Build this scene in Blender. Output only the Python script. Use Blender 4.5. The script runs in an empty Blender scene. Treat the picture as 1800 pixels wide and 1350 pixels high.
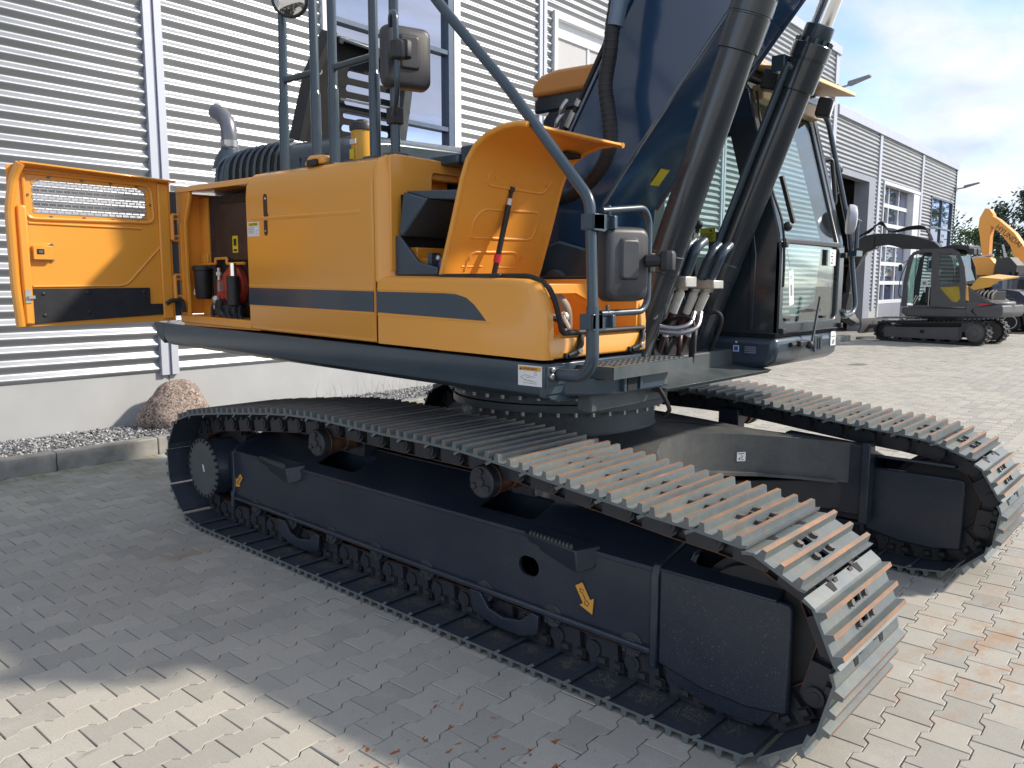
import bpy, bmesh, math, random
from mathutils import Vector, Matrix
random.seed(11)
R = math.radians
scene = bpy.context.scene
COL = scene.collection

# ------------------------------------------------------------------ camera
cam_d = bpy.data.cameras.new("camera")
cam = bpy.data.objects.new("camera", cam_d)
COL.objects.link(cam)
scene.camera = cam
cam_d.sensor_width = 36.0
cam_d.lens = 1396.0 / 1800.0 * 36.0
cam_d.clip_start = 0.05
cam_d.clip_end = 2000.0
yaw, pitch, roll = 2.3077, 0.1269, 0.0013
f = Vector((math.cos(yaw) * math.cos(pitch), math.sin(yaw) * math.cos(pitch), -math.sin(pitch)))
r = Vector((math.sin(yaw), -math.cos(yaw), 0.0))
u = r.cross(f)
r2 = r * math.cos(roll) + u * math.sin(roll)
u2 = u * math.cos(roll) - r * math.sin(roll)
m = Matrix((r2, u2, -f)).transposed().to_4x4()
m.translation = Vector((2.70, -4.2591, 1.825))
cam.matrix_world = m

# ------------------------------------------------------------------ sun and sky
SUN_AZ, SUN_EL = R(46.0), R(36.0)          # azimuth from +X towards +Y
sd = Vector((math.cos(SUN_EL) * math.cos(SUN_AZ), math.cos(SUN_EL) * math.sin(SUN_AZ), math.sin(SUN_EL)))
sun_d = bpy.data.lights.new("sun", 'SUN')
sun_d.energy = 2.15
sun_d.angle = R(3.0)          # veiled by thin cloud: soft shadow edges
sun_d.color = (1.0, 0.91, 0.78)
sun = bpy.data.objects.new("sun", sun_d)
COL.objects.link(sun)
sun.rotation_euler = sd.to_track_quat('Z', 'Y').to_euler()

CLX, CLY = 0.35, 0.9      # drift of the cloud sheet
world = bpy.data.worlds.new("World")
scene.world = world
world.use_nodes = True
wn = world.node_tree.nodes
wl = world.node_tree.links
wn.clear()
w_out = wn.new('ShaderNodeOutputWorld')
w_bg = wn.new('ShaderNodeBackground')
w_bg.inputs['Strength'].default_value = 0.135
sky = wn.new('ShaderNodeTexSky')
sky.sky_type = 'NISHITA'
sky.sun_disc = False
sky.sun_elevation = SUN_EL
sky.sun_rotation = math.pi / 2 - SUN_AZ
sky.air_density = 0.6
sky.dust_density = 0.3
sky.ozone_density = 1.6
# thin white cloud sheets over the whole sky: noise on the direction projected to a flat layer
tc = wn.new('ShaderNodeTexCoord')
sep = wn.new('ShaderNodeSeparateXYZ')
wl.new(tc.outputs['Generated'], sep.inputs[0])
mx = wn.new('ShaderNodeMath'); mx.operation = 'MAXIMUM'; mx.inputs[1].default_value = 0.0
wl.new(sep.outputs['Z'], mx.inputs[0])
ad = wn.new('ShaderNodeMath'); ad.operation = 'ADD'; ad.inputs[1].default_value = 0.16
wl.new(mx.outputs[0], ad.inputs[0])
dv = wn.new('ShaderNodeVectorMath'); dv.operation = 'DIVIDE'
cmb = wn.new('ShaderNodeCombineXYZ')
for i in range(3):
    wl.new(ad.outputs[0], cmb.inputs[i])
wl.new(tc.outputs['Generated'], dv.inputs[0]); wl.new(cmb.outputs[0], dv.inputs[1])
mp = wn.new('ShaderNodeMapping')
mp.inputs['Scale'].default_value = (1.0, 0.62, 0.0)
mp.inputs['Location'].default_value = (CLX, CLY, 0.0)
mp.inputs['Rotation'].default_value = (0, 0, R(25))
wl.new(dv.outputs[0], mp.inputs['Vector'])
nz = wn.new('ShaderNodeTexNoise')
nz.inputs['Scale'].default_value = 1.15; nz.inputs['Detail'].default_value = 9.0
nz.inputs['Roughness'].default_value = 0.58; nz.inputs['Distortion'].default_value = 0.7
wl.new(mp.outputs[0], nz.inputs['Vector'])
cr = wn.new('ShaderNodeValToRGB')
cr.color_ramp.elements[0].position = 0.38; cr.color_ramp.elements[0].color = (0.22, 0.22, 0.22, 1)
cr.color_ramp.elements[1].position = 0.56; cr.color_ramp.elements[1].color = (0.92, 0.92, 0.92, 1)
wl.new(nz.outputs['Fac'], cr.inputs[0])
nz2 = wn.new('ShaderNodeTexNoise')
nz2.inputs['Scale'].default_value = 3.2; nz2.inputs['Detail'].default_value = 6.0
wl.new(mp.outputs[0], nz2.inputs['Vector'])
ccol = wn.new('ShaderNodeValToRGB')
ccol.color_ramp.elements[0].position = 0.35; ccol.color_ramp.elements[0].color = (2.25, 2.5, 2.85, 1)
ccol.color_ramp.elements[1].position = 0.62; ccol.color_ramp.elements[1].color = (3.3, 3.35, 3.4, 1)
wl.new(nz2.outputs['Fac'], ccol.inputs[0])
wmix = wn.new('ShaderNodeMixRGB')
wl.new(cr.outputs[0], wmix.inputs[0])
wl.new(sky.outputs[0], wmix.inputs[1])
wl.new(ccol.outputs[0], wmix.inputs[2])
wl.new(wmix.outputs[0], w_bg.inputs['Color'])
wl.new(w_bg.outputs[0], w_out.inputs[0])

vs = scene.view_settings
scene.display_settings.display_device = 'sRGB'
vs.view_transform = 'Standard'
vs.look = 'None'
vs.exposure = 1.25
vs.gamma = 1.0
vs.use_curve_mapping = False
scene.cycles.max_bounces = 8
scene.cycles.transparent_max_bounces = 12
scene.cycles.sample_clamp_indirect = 6.0
scene.cycles.caustics_reflective = False
scene.cycles.caustics_refractive = False

# ------------------------------------------------------------------ materials
def new_mat(name):
    m = bpy.data.materials.new(name)
    m.use_nodes = True
    return m, m.node_tree.nodes, m.node_tree.links, m.node_tree.nodes['Principled BSDF']

def noise(nt, scale, detail=4.0, rough=0.55, vec=None, coord='Object', stretch=None):
    n, l = nt.nodes, nt.links
    t = n.new('ShaderNodeTexNoise')
    t.inputs['Scale'].default_value = scale
    t.inputs['Detail'].default_value = detail
    t.inputs['Roughness'].default_value = rough
    if vec is None:
        c = n.new('ShaderNodeTexCoord')
        vec = c.outputs[coord]
    if stretch:
        mpn = n.new('ShaderNodeMapping')
        mpn.inputs['Scale'].default_value = stretch
        l.new(vec, mpn.inputs['Vector'])
        vec = mpn.outputs[0]
    l.new(vec, t.inputs['Vector'])
    return t.outputs['Fac']

def ramp(nt, fac, stops):
    n, l = nt.nodes, nt.links
    c = n.new('ShaderNodeValToRGB')
    e = c.color_ramp.elements
    while len(e) < len(stops):
        e.new(0.5)
    for k, (p, col) in enumerate(stops):
        e[k].position = p
        e[k].color = (*col, 1.0) if len(col) == 3 else col
    l.new(fac, c.inputs[0])
    return c.outputs[0]

def mix(nt, fac, a, b, mode='MIX'):
    n, l = nt.nodes, nt.links
    x = n.new('ShaderNodeMixRGB')
    x.blend_type = mode
    for k, v in ((0, fac), (1, a), (2, b)):
        if hasattr(v, 'node'):
            l.new(v, x.inputs[k])
        elif k == 0:
            x.inputs[0].default_value = v
        else:
            x.inputs[k].default_value = (*v, 1.0)
    return x.outputs[0]

def bump(nt, b, height, strength=0.2, dist=0.01):
    k = nt.nodes.new('ShaderNodeBump')
    k.inputs['Strength'].default_value = strength
    k.inputs['Distance'].default_value = dist
    nt.links.new(height, k.inputs['Height'])
    nt.links.new(k.outputs[0], b.inputs['Normal'])

def grey(v):
    return (v, v, v)

def paint(name, col, rough=0.32, coat=0.25, dust=0.25, dustcol=(0.25, 0.23, 0.2), speck=0.0, metal=0.0, scale=3.0, wave=0.0, spec=0.5):
    """Sprayed paint with a thin uneven film of dust; `wave` is the slight unevenness of pressed sheet."""
    m, n, l, b = new_mat(name)
    nt = m.node_tree
    f1 = noise(nt, scale, 6.0, 0.65)
    f2 = noise(nt, scale * 14, 3.0, 0.6)
    d = ramp(nt, f1, [(0.35, grey(0.0)), (0.8, grey(dust))])
    c = mix(nt, d, col, dustcol)
    c = mix(nt, ramp(nt, f2, [(0.3, grey(0.0)), (0.75, grey(0.22 * dust))]), c, dustcol)
    if speck:
        f3 = noise(nt, 150.0, 2.0, 0.5)
        patch = ramp(nt, noise(nt, 2.2, 3.0, 0.6), [(0.35, grey(0.15)), (0.65, grey(1.0))])
        c = mix(nt, mix(nt, 1.0, ramp(nt, f3, [(0.66, grey(0.0)), (0.71, grey(speck))]), patch, 'MULTIPLY'), c, (0.22, 0.22, 0.215))
    l.new(c, b.inputs['Base Color'])
    rr = ramp(nt, f1, [(0.3, grey(rough)), (0.8, grey(min(1.0, rough + 0.35 * dust)))])
    l.new(rr, b.inputs['Roughness'])
    b.inputs['Metallic'].default_value = metal
    b.inputs['Specular IOR Level'].default_value = spec
    b.inputs['Coat Weight'].default_value = coat
    b.inputs['Coat Roughness'].default_value = 0.12
    if wave:
        bump(nt, b, noise(nt, 5.0, 1.0, 0.4), wave, 0.02)
    return m

def plain(name, col, rough=0.6, metal=0.0, var=0.15, scale=8.0, bmp=0.0, bscale=60.0, coat=0.0, spec=0.5):
    m, n, l, b = new_mat(name)
    nt = m.node_tree
    f1 = noise(nt, scale, 5.0, 0.6)
    lo = tuple(x * (1 - var) for x in col)
    hi = tuple(min(1.0, x * (1 + var)) for x in col)
    l.new(ramp(nt, f1, [(0.3, lo), (0.7, hi)]), b.inputs['Base Color'])
    b.inputs['Roughness'].default_value = rough
    b.inputs['Metallic'].default_value = metal
    b.inputs['Coat Weight'].default_value = coat
    b.inputs['Specular IOR Level'].default_value = spec
    if bmp:
        bump(nt, b, noise(nt, bscale, 4.0, 0.6), bmp, 0.004)
    return m

M = {}
M['orange'] = paint('orange_paint', (0.82, 0.35, 0.045), 0.30, 0.35, 0.10, (0.55, 0.36, 0.18), scale=2.0, wave=0.05)
M['orange_in'] = paint('orange_paint_inside', (0.84, 0.35, 0.04), 0.36, 0.2, 0.08, (0.5, 0.32, 0.14), scale=4.0)
M['slate'] = paint('slate_blue_paint', (0.024, 0.048, 0.072), 0.30, 0.4, 0.30, (0.09, 0.105, 0.115), scale=3.0, wave=0.04)
M['slate2'] = paint('slate_deck_paint', (0.045, 0.062, 0.070), 0.42, 0.15, 0.5, (0.16, 0.16, 0.15), scale=5.0)
M['under'] = paint('undercarriage_paint', (0.010, 0.018, 0.036), 0.36, 0.2, 0.32, (0.060, 0.066, 0.078), speck=0.75, scale=4.0)
M['under_in'] = paint('undercarriage_inner_paint', (0.016, 0.019, 0.024), 0.55, 0.0, 0.5, (0.07, 0.06, 0.05), scale=6.0)
M['carbody'] = paint('carbody_paint', (0.050, 0.056, 0.058), 0.5, 0.05, 0.6, (0.17, 0.165, 0.155), scale=3.0)
M['black'] = plain('black_plastic', (0.018, 0.018, 0.020), 0.5, 0.0, 0.3)
M['rubber'] = plain('rubber', (0.014, 0.014, 0.015), 0.6, 0.0, 0.4, 14.0, 0.2)
M['dark'] = plain('dark_interior', (0.010, 0.010, 0.011), 0.8, 0.0, 0.5)
M['mirrorback'] = plain('mirror_housing_plastic', (0.045, 0.045, 0.050), 0.45, 0.0, 0.2, 6.0)
M['chrome'] = plain('chrome', (0.75, 0.76, 0.78), 0.08, 1.0, 0.02)
M['steel'] = plain('bare_steel', (0.45, 0.45, 0.46), 0.35, 0.9, 0.2, 12.0)
M['zinc'] = plain('zinc_fitting', (0.55, 0.53, 0.48), 0.4, 0.7, 0.15, 20.0)
M['exhaust'] = plain('exhaust_pipe_metal', (0.20, 0.20, 0.225), 0.38, 0.6, 0.2, 9.0)
M['red'] = plain('red_pump_paint', (0.42, 0.05, 0.03), 0.4, 0.0, 0.2)
M['white'] = plain('white_sticker', (0.78, 0.78, 0.78), 0.5, 0.0, 0.03)
M['ink'] = plain('black_print', (0.02, 0.02, 0.02), 0.5)
M['inkgrey'] = plain('grey_print', (0.25, 0.26, 0.28), 0.5)
M['warnorange'] = plain('orange_sticker', (0.75, 0.36, 0.06), 0.45, 0.0, 0.05)
M['yellow'] = plain('yellow_sticker', (0.78, 0.62, 0.03), 0.45, 0.0, 0.05)
M['blue'] = plain('blue_sticker', (0.02, 0.13, 0.55), 0.4)
M['redprint'] = plain('red_print', (0.6, 0.03, 0.05), 0.45)
M['leaflet'] = plain('white_hose_sleeve', (0.62, 0.60, 0.54), 0.55, 0.0, 0.15, 20.0)

def glass(name, tint=(0.80, 0.93, 0.90), alpha=0.75, rough=0.0):
    m = bpy.data.materials.new(name); m.use_nodes = True
    n, l = m.node_tree.nodes, m.node_tree.links
    n.clear()
    o = n.new('ShaderNodeOutputMaterial')
    t = n.new('ShaderNodeBsdfTransparent'); t.inputs[0].default_value = (*tint, 1)
    g = n.new('ShaderNodeBsdfGlossy'); g.inputs['Roughness'].default_value = rough
    # Schlick curve on the facing angle: the same from both sides of the pane
    fr = n.new('ShaderNodeLayerWeight'); fr.inputs['Blend'].default_value = 0.5
    pw_ = n.new('ShaderNodeMath'); pw_.operation = 'POWER'; pw_.inputs[1].default_value = 3.5
    l.new(fr.outputs['Facing'], pw_.inputs[0])
    mu = n.new('ShaderNodeMath'); mu.operation = 'MULTIPLY_ADD'
    mu.inputs[1].default_value = 0.9; mu.inputs[2].default_value = (1 - alpha) * 0.5
    l.new(pw_.outputs[0], mu.inputs[0])
    x = n.new('ShaderNodeMixShader')
    l.new(mu.outputs[0], x.inputs[0]); l.new(t.outputs[0], x.inputs[1]); l.new(g.outputs[0], x.inputs[2])
    l.new(x.outputs[0], o.inputs[0])
    return m
M['glass'] = glass('cab_glass', (0.80, 0.91, 0.885), 0.84)
M['paneglass'] = glass('window_glass', (0.45, 0.5, 0.56), 0.15)
M['mirrorglass'] = plain('mirror_glass', (0.75, 0.77, 0.8), 0.03, 1.0, 0.02)

# ------------------------------------------------------------------ mesh helpers
class MB:
    """Collects shapes; build() links them as one mesh object."""
    def __init__(s):
        s.v = []; s.f = []; s.mi = []
    def add(s, vs_, fs, mi=0):
        o = len(s.v)
        s.v += [tuple(p) for p in vs_]
        for fc in fs:
            s.f.append([i + o for i in fc]); s.mi.append(mi)
        return s
    def box(s, a, b, mi=0, mat=None):
        x0, y0, z0 = [min(a[i], b[i]) for i in range(3)]
        x1, y1, z1 = [max(a[i], b[i]) for i in range(3)]
        vs_ = [Vector(p) for p in ((x0, y0, z0), (x1, y0, z0), (x1, y1, z0), (x0, y1, z0), (x0, y0, z1), (x1, y0, z1), (x1, y1, z1), (x0, y1, z1))]
        if mat is not None:
            vs_ = [mat @ p for p in vs_]
        return s.add(vs_, [(0, 3, 2, 1), (4, 5, 6, 7), (0, 1, 5, 4), (1, 2, 6, 5), (2, 3, 7, 6), (3, 0, 4, 7)], mi)
    def hexa(s, p, mi=0):
        return s.add(p, [(0, 3, 2, 1), (4, 5, 6, 7), (0, 1, 5, 4), (1, 2, 6, 5), (2, 3, 7, 6), (3, 0, 4, 7)], mi)
    def prism(s, poly, axis, a, b, mi=0, taper=None):
        """Extrude 2D polygon along axis ('x': poly=(y,z), 'y': (x,z), 'z': (x,y))."""
        def p3(q, t):
            if axis == 'x': return (t, q[0], q[1])
            if axis == 'y': return (q[0], t, q[1])
            return (q[0], q[1], t)
        n = len(poly)
        vs_ = [p3(q, a) for q in poly] + [p3(q, b) for q in (taper or poly)]
        fs = [list(range(n))[::-1], list(range(n, 2 * n))]
        for i in range(n):
            j = (i + 1) % n
            fs.append((i, j, n + j, n + i))
        return s.add(vs_, fs, mi)
    def cyl(s, p0, p1, r0, r1=None, n=20, mi=0, caps=True):
        if r1 is None: r1 = r0
        p0, p1 = Vector(p0), Vector(p1)
        q = (p1 - p0).to_track_quat('Z', 'Y')
        vs_ = []
        for p, rr in ((p0, r0), (p1, r1)):
            for k in range(n):
                a = 2 * math.pi * k / n
                vs_.append(p + q @ Vector((rr * math.cos(a), rr * math.sin(a), 0)))
        fs = [(k, (k + 1) % n, n + (k + 1) % n, n + k) for k in range(n)]
        if caps:
            fs += [list(range(n))[::-1], list(range(n, 2 * n))]
        return s.add(vs_, fs, mi)
    def lathe(s, p0, axis, prof, n=28, mi=0, closed=False):
        """prof: (distance along axis, radius) list."""
        p0 = Vector(p0); q = Vector(axis).to_track_quat('Z', 'Y')
        vs_ = []; fs = []
        for (t, rr) in prof:
            for k in range(n):
                a = 2 * math.pi * k / n
                vs_.append(p0 + q @ Vector((rr * math.cos(a), rr * math.sin(a), t)))
        m_ = len(prof)
        for i in range(m_ - 1):
            for k in range(n):
                k2 = (k + 1) % n
                fs.append((i * n + k, i * n + k2, (i + 1) * n + k2, (i + 1) * n + k))
        if not closed:
            fs += [list(range(n))[::-1], list(range((m_ - 1) * n, m_ * n))]
        return s.add(vs_, fs, mi)
    def tube(s, pts, rad, n=12, mi=0, caps=True, radii=None):
        pts = [Vector(p) for p in pts]
        m_ = len(pts)
        tg = []
        for i in range(m_):
            a = pts[max(0, i - 1)]; b = pts[min(m_ - 1, i + 1)]
            tg.append((b - a).normalized())
        up = Vector((0, 0, 1))
        if abs(tg[0].dot(up)) > 0.9: up = Vector((1, 0, 0))
        nrm = (up - tg[0] * up.dot(tg[0])).normalized()
        vs_ = []; fs = []
        for i in range(m_):
            nrm = (nrm - tg[i] * nrm.dot(tg[i])).normalized()
            bn = tg[i].cross(nrm)
            rr = radii[i] if radii else rad
            for k in range(n):
                a = 2 * math.pi * k / n
                vs_.append(pts[i] + (nrm * math.cos(a) + bn * math.sin(a)) * rr)
        for i in range(m_ - 1):
            for k in range(n):
                k2 = (k + 1) % n
                fs.append((i * n + k, i * n + k2, (i + 1) * n + k2, (i + 1) * n + k))
        if caps:
            fs += [list(range(n))[::-1], list(range((m_ - 1) * n, m_ * n))]
        return s.add(vs_, fs, mi)
    def sphere(s, c, rad, n=14, mi=0, sc=(1, 1, 1)):
        c = Vector(c); vs_ = [c + Vector((0, 0, rad * sc[2]))]; rows = n // 2
        for i in range(1, rows):
            th = math.pi * i / rows
            for k in range(n):
                a = 2 * math.pi * k / n
                vs_.append(c + Vector((rad * sc[0] * math.sin(th) * math.cos(a), rad * sc[1] * math.sin(th) * math.sin(a), rad * sc[2] * math.cos(th))))
        vs_.append(c - Vector((0, 0, rad * sc[2])))
        fs = [(0, 1 + k, 1 + (k + 1) % n) for k in range(n)]
        for i in range(rows - 2):
            for k in range(n):
                a = 1 + i * n + k; b = 1 + i * n + (k + 1) % n
                fs.append((a, a + n, b + n, b))
        L = len(vs_) - 1; o = 1 + (rows - 2) * n
        fs += [(L, o + (k + 1) % n, o + k) for k in range(n)]
        return s.add(vs_, fs, mi)
    def plate(s, outer, holes, axis, a, b, mi=0):
        """Flat plate with holes cut right through. 2D loops, extruded from a to b along axis."""
        bm = bmesh.new()
        loops = []
        for lp in [outer] + list(holes):
            vv = [bm.verts.new((q[0], q[1], 0)) for q in lp]
            ee = [bm.edges.new((vv[i], vv[(i + 1) % len(vv)])) for i in range(len(vv))]
            loops.append(vv)
        bmesh.ops.triangle_fill(bm, use_beauty=True, use_dissolve=False, edges=bm.edges[:])
        bm.verts.index_update()
        co = [(v.co.x, v.co.y) for v in bm.verts]
        tris = [[v.index for v in fc.verts] for fc in bm.faces]
        lid = [[v.index for v in lp] for lp in loops]
        bm.free()
        def p3(q, t):
            if axis == 'x': return (t, q[0], q[1])
            if axis == 'y': return (q[0], t, q[1])
            return (q[0], q[1], t)
        n = len(co)
        fs = [t for t in tris] + [[i + n for i in t][::-1] for t in tris]
        for lp in lid:
            for i in range(len(lp)):
                p, q = lp[i], lp[(i + 1) % len(lp)]
                fs.append((p, q, q + n, p + n))
        return s.add([p3(q, a) for q in co] + [p3(q, b) for q in co], fs, mi)
    def xf(s, mat):
        s.v = [tuple(mat @ Vector(p)) for p in s.v]
        return s
    def mesh(s, name, mats, smooth=35.0, fix=True):
        me = bpy.data.meshes.new(name)
        me.from_pydata(s.v, [], s.f)
        for mm in (mats if isinstance(mats, (list, tuple)) else [mats]):
            me.materials.append(mm)
        me.polygons.foreach_set('material_index', s.mi)
        if fix:
            bm = bmesh.new(); bm.from_mesh(me)
            bmesh.ops.recalc_face_normals(bm, faces=bm.faces[:])
            bm.to_mesh(me); bm.free()
        if smooth:
            me.polygons.foreach_set('use_smooth', [True] * len(me.polygons))
            me.set_sharp_from_angle(angle=R(smooth))
        me.update()
        return me
    def build(s, name, mats, parent=None, bevel=0.0, smooth=35.0, seg=2, fix=True):
        o = bpy.data.objects.new(name, s.mesh(name, mats, smooth, fix))
        COL.objects.link(o)
        if parent is not None:
            attach(o, parent)
        if bevel:
            add_bevel(o, bevel, seg)
        return o

def add_bevel(o, w, seg=2):
    b = o.modifiers.new('bevel', 'BEVEL')
    b.width = w; b.segments = seg; b.limit_method = 'ANGLE'; b.angle_limit = R(38)
    b.harden_normals = False

def attach(o, parent):
    o.parent = parent
    if parent.parent is None:
        o.matrix_parent_inverse = parent.matrix_basis.inverted()

def tag(o, label=None, cat=None, group=None, kind=None):
    if label: o['label'] = label
    if cat: o['category'] = cat
    if group: o['group'] = group
    if kind: o['kind'] = kind
    return o

def empty(name, loc, rz=0.0):
    o = bpy.data.objects.new(name, None)
    COL.objects.link(o)
    o.empty_display_size = 0.2
    o.location = loc; o.rotation_euler = (0, 0, rz)
    o.matrix_basis = Matrix.Translation(Vector(loc)) @ Matrix.Rotation(rz, 4, 'Z')
    return o

def thing(name, label, cat, loc=(0, 0, 0), rz=0.0, group=None):
    return tag(empty(name, loc, rz), label, cat, group)

def rrect(x0, z0, x1, z1, rad, n=4):
    """Rounded rectangle loop."""
    pts = []
    for cx, cz, a0 in ((x1 - rad, z0 + rad, -90), (x1 - rad, z1 - rad, 0), (x0 + rad, z1 - rad, 90), (x0 + rad, z0 + rad, 180)):
        for k in range(n + 1):
            a = R(a0 + 90.0 * k / n)
            pts.append((cx + rad * math.cos(a), cz + rad * math.sin(a)))
    return pts

def smooth_path(pts, rad, n=5):
    """Polyline with its corners rounded by radius rad."""
    pts = [Vector(p) for p in pts]
    out = [pts[0]]
    for i in range(1, len(pts) - 1):
        a, b, c = pts[i - 1], pts[i], pts[i + 1]
        d1 = (a - b); d2 = (c - b)
        t = min(rad, d1.length * 0.49, d2.length * 0.49)
        p0 = b + d1.normalized() * t; p1 = b + d2.normalized() * t
        for k in range(n + 1):
            w = k / n
            out.append(p0 * (1 - w) ** 2 + b * 2 * w * (1 - w) + p1 * w * w)
    out.append(pts[-1])
    return out

def spline(pts, n=8):
    pts = [Vector(p) for p in pts]
    out = []
    for i in range(len(pts) - 1):
        p0 = pts[max(0, i - 1)]; p1 = pts[i]; p2 = pts[i + 1]; p3 = pts[min(len(pts) - 1, i + 2)]
        for k in range(n):
            t = k / n
            out.append(0.5 * ((2 * p1) + (p2 - p0) * t + (2 * p0 - 5 * p1 + 4 * p2 - p3) * t * t + (3 * p1 - p0 - 3 * p2 + p3) * t ** 3))
    out.append(pts[-1])
    return out

def text(name, body, size, mat, parent, origin, right, up, align='LEFT', thick=0.0006, sx=1.0, bold=0.0):
    """Lettering as a real mesh."""
    cu = bpy.data.curves.new(name, 'FONT')
    cu.body = body; cu.size = size; cu.align_x = align; cu.extrude = thick
    cu.resolution_u = 3; cu.offset = bold
    tmp = bpy.data.objects.new(name, cu)
    COL.objects.link(tmp)
    bpy.context.view_layer.update()
    me = bpy.data.meshes.new_from_object(tmp.evaluated_get(bpy.context.evaluated_depsgraph_get()))
    bpy.data.objects.remove(tmp); bpy.data.curves.remove(cu)
    me.name = name
    me.materials.clear(); me.materials.append(mat)
    o = bpy.data.objects.new(name, me)
    COL.objects.link(o)
    rr = Vector(right).normalized(); uu = Vector(up).normalized(); nn = rr.cross(uu)
    mm = Matrix((rr * sx, uu, nn)).transposed().to_4x4()
    mm.translation = Vector(origin)
    o.matrix_basis = mm
    if parent is not None:
        attach(o, parent)
    return o

# ------------------------------------------------------------------ yard materials
def pos_node(nt):
    g = nt.nodes.new('ShaderNodeNewGeometry')
    return g.outputs['Position']

def spot(nt, pos, c, rad, soft=0.5, sc=(1, 1)):
    """1 inside a soft ellipse on the ground (for stains)."""
    n, l = nt.nodes, nt.links
    s_ = n.new('ShaderNodeVectorMath'); s_.operation = 'SUBTRACT'
    l.new(pos, s_.inputs[0]); s_.inputs[1].default_value = (c[0], c[1], 0)
    k = n.new('ShaderNodeVectorMath'); k.operation = 'MULTIPLY'
    l.new(s_.outputs[0], k.inputs[0]); k.inputs[1].default_value = (1 / (rad * sc[0]), 1 / (rad * sc[1]), 0)
    ln = n.new('ShaderNodeVectorMath'); ln.operation = 'LENGTH'
    l.new(k.outputs[0], ln.inputs[0])
    return ramp(nt, ln.outputs['Value'], [(1 - soft, grey(1)), (1.0, grey(0))])

def math_node(nt, op, a, b):
    x = nt.nodes.new('ShaderNodeMath'); x.operation = op; x.use_clamp = True
    for i, v in enumerate((a, b)):
        if hasattr(v, 'node'): nt.links.new(v, x.inputs[i])
        else: x.inputs[i].default_value = v
    return x.outputs[0]

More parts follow.
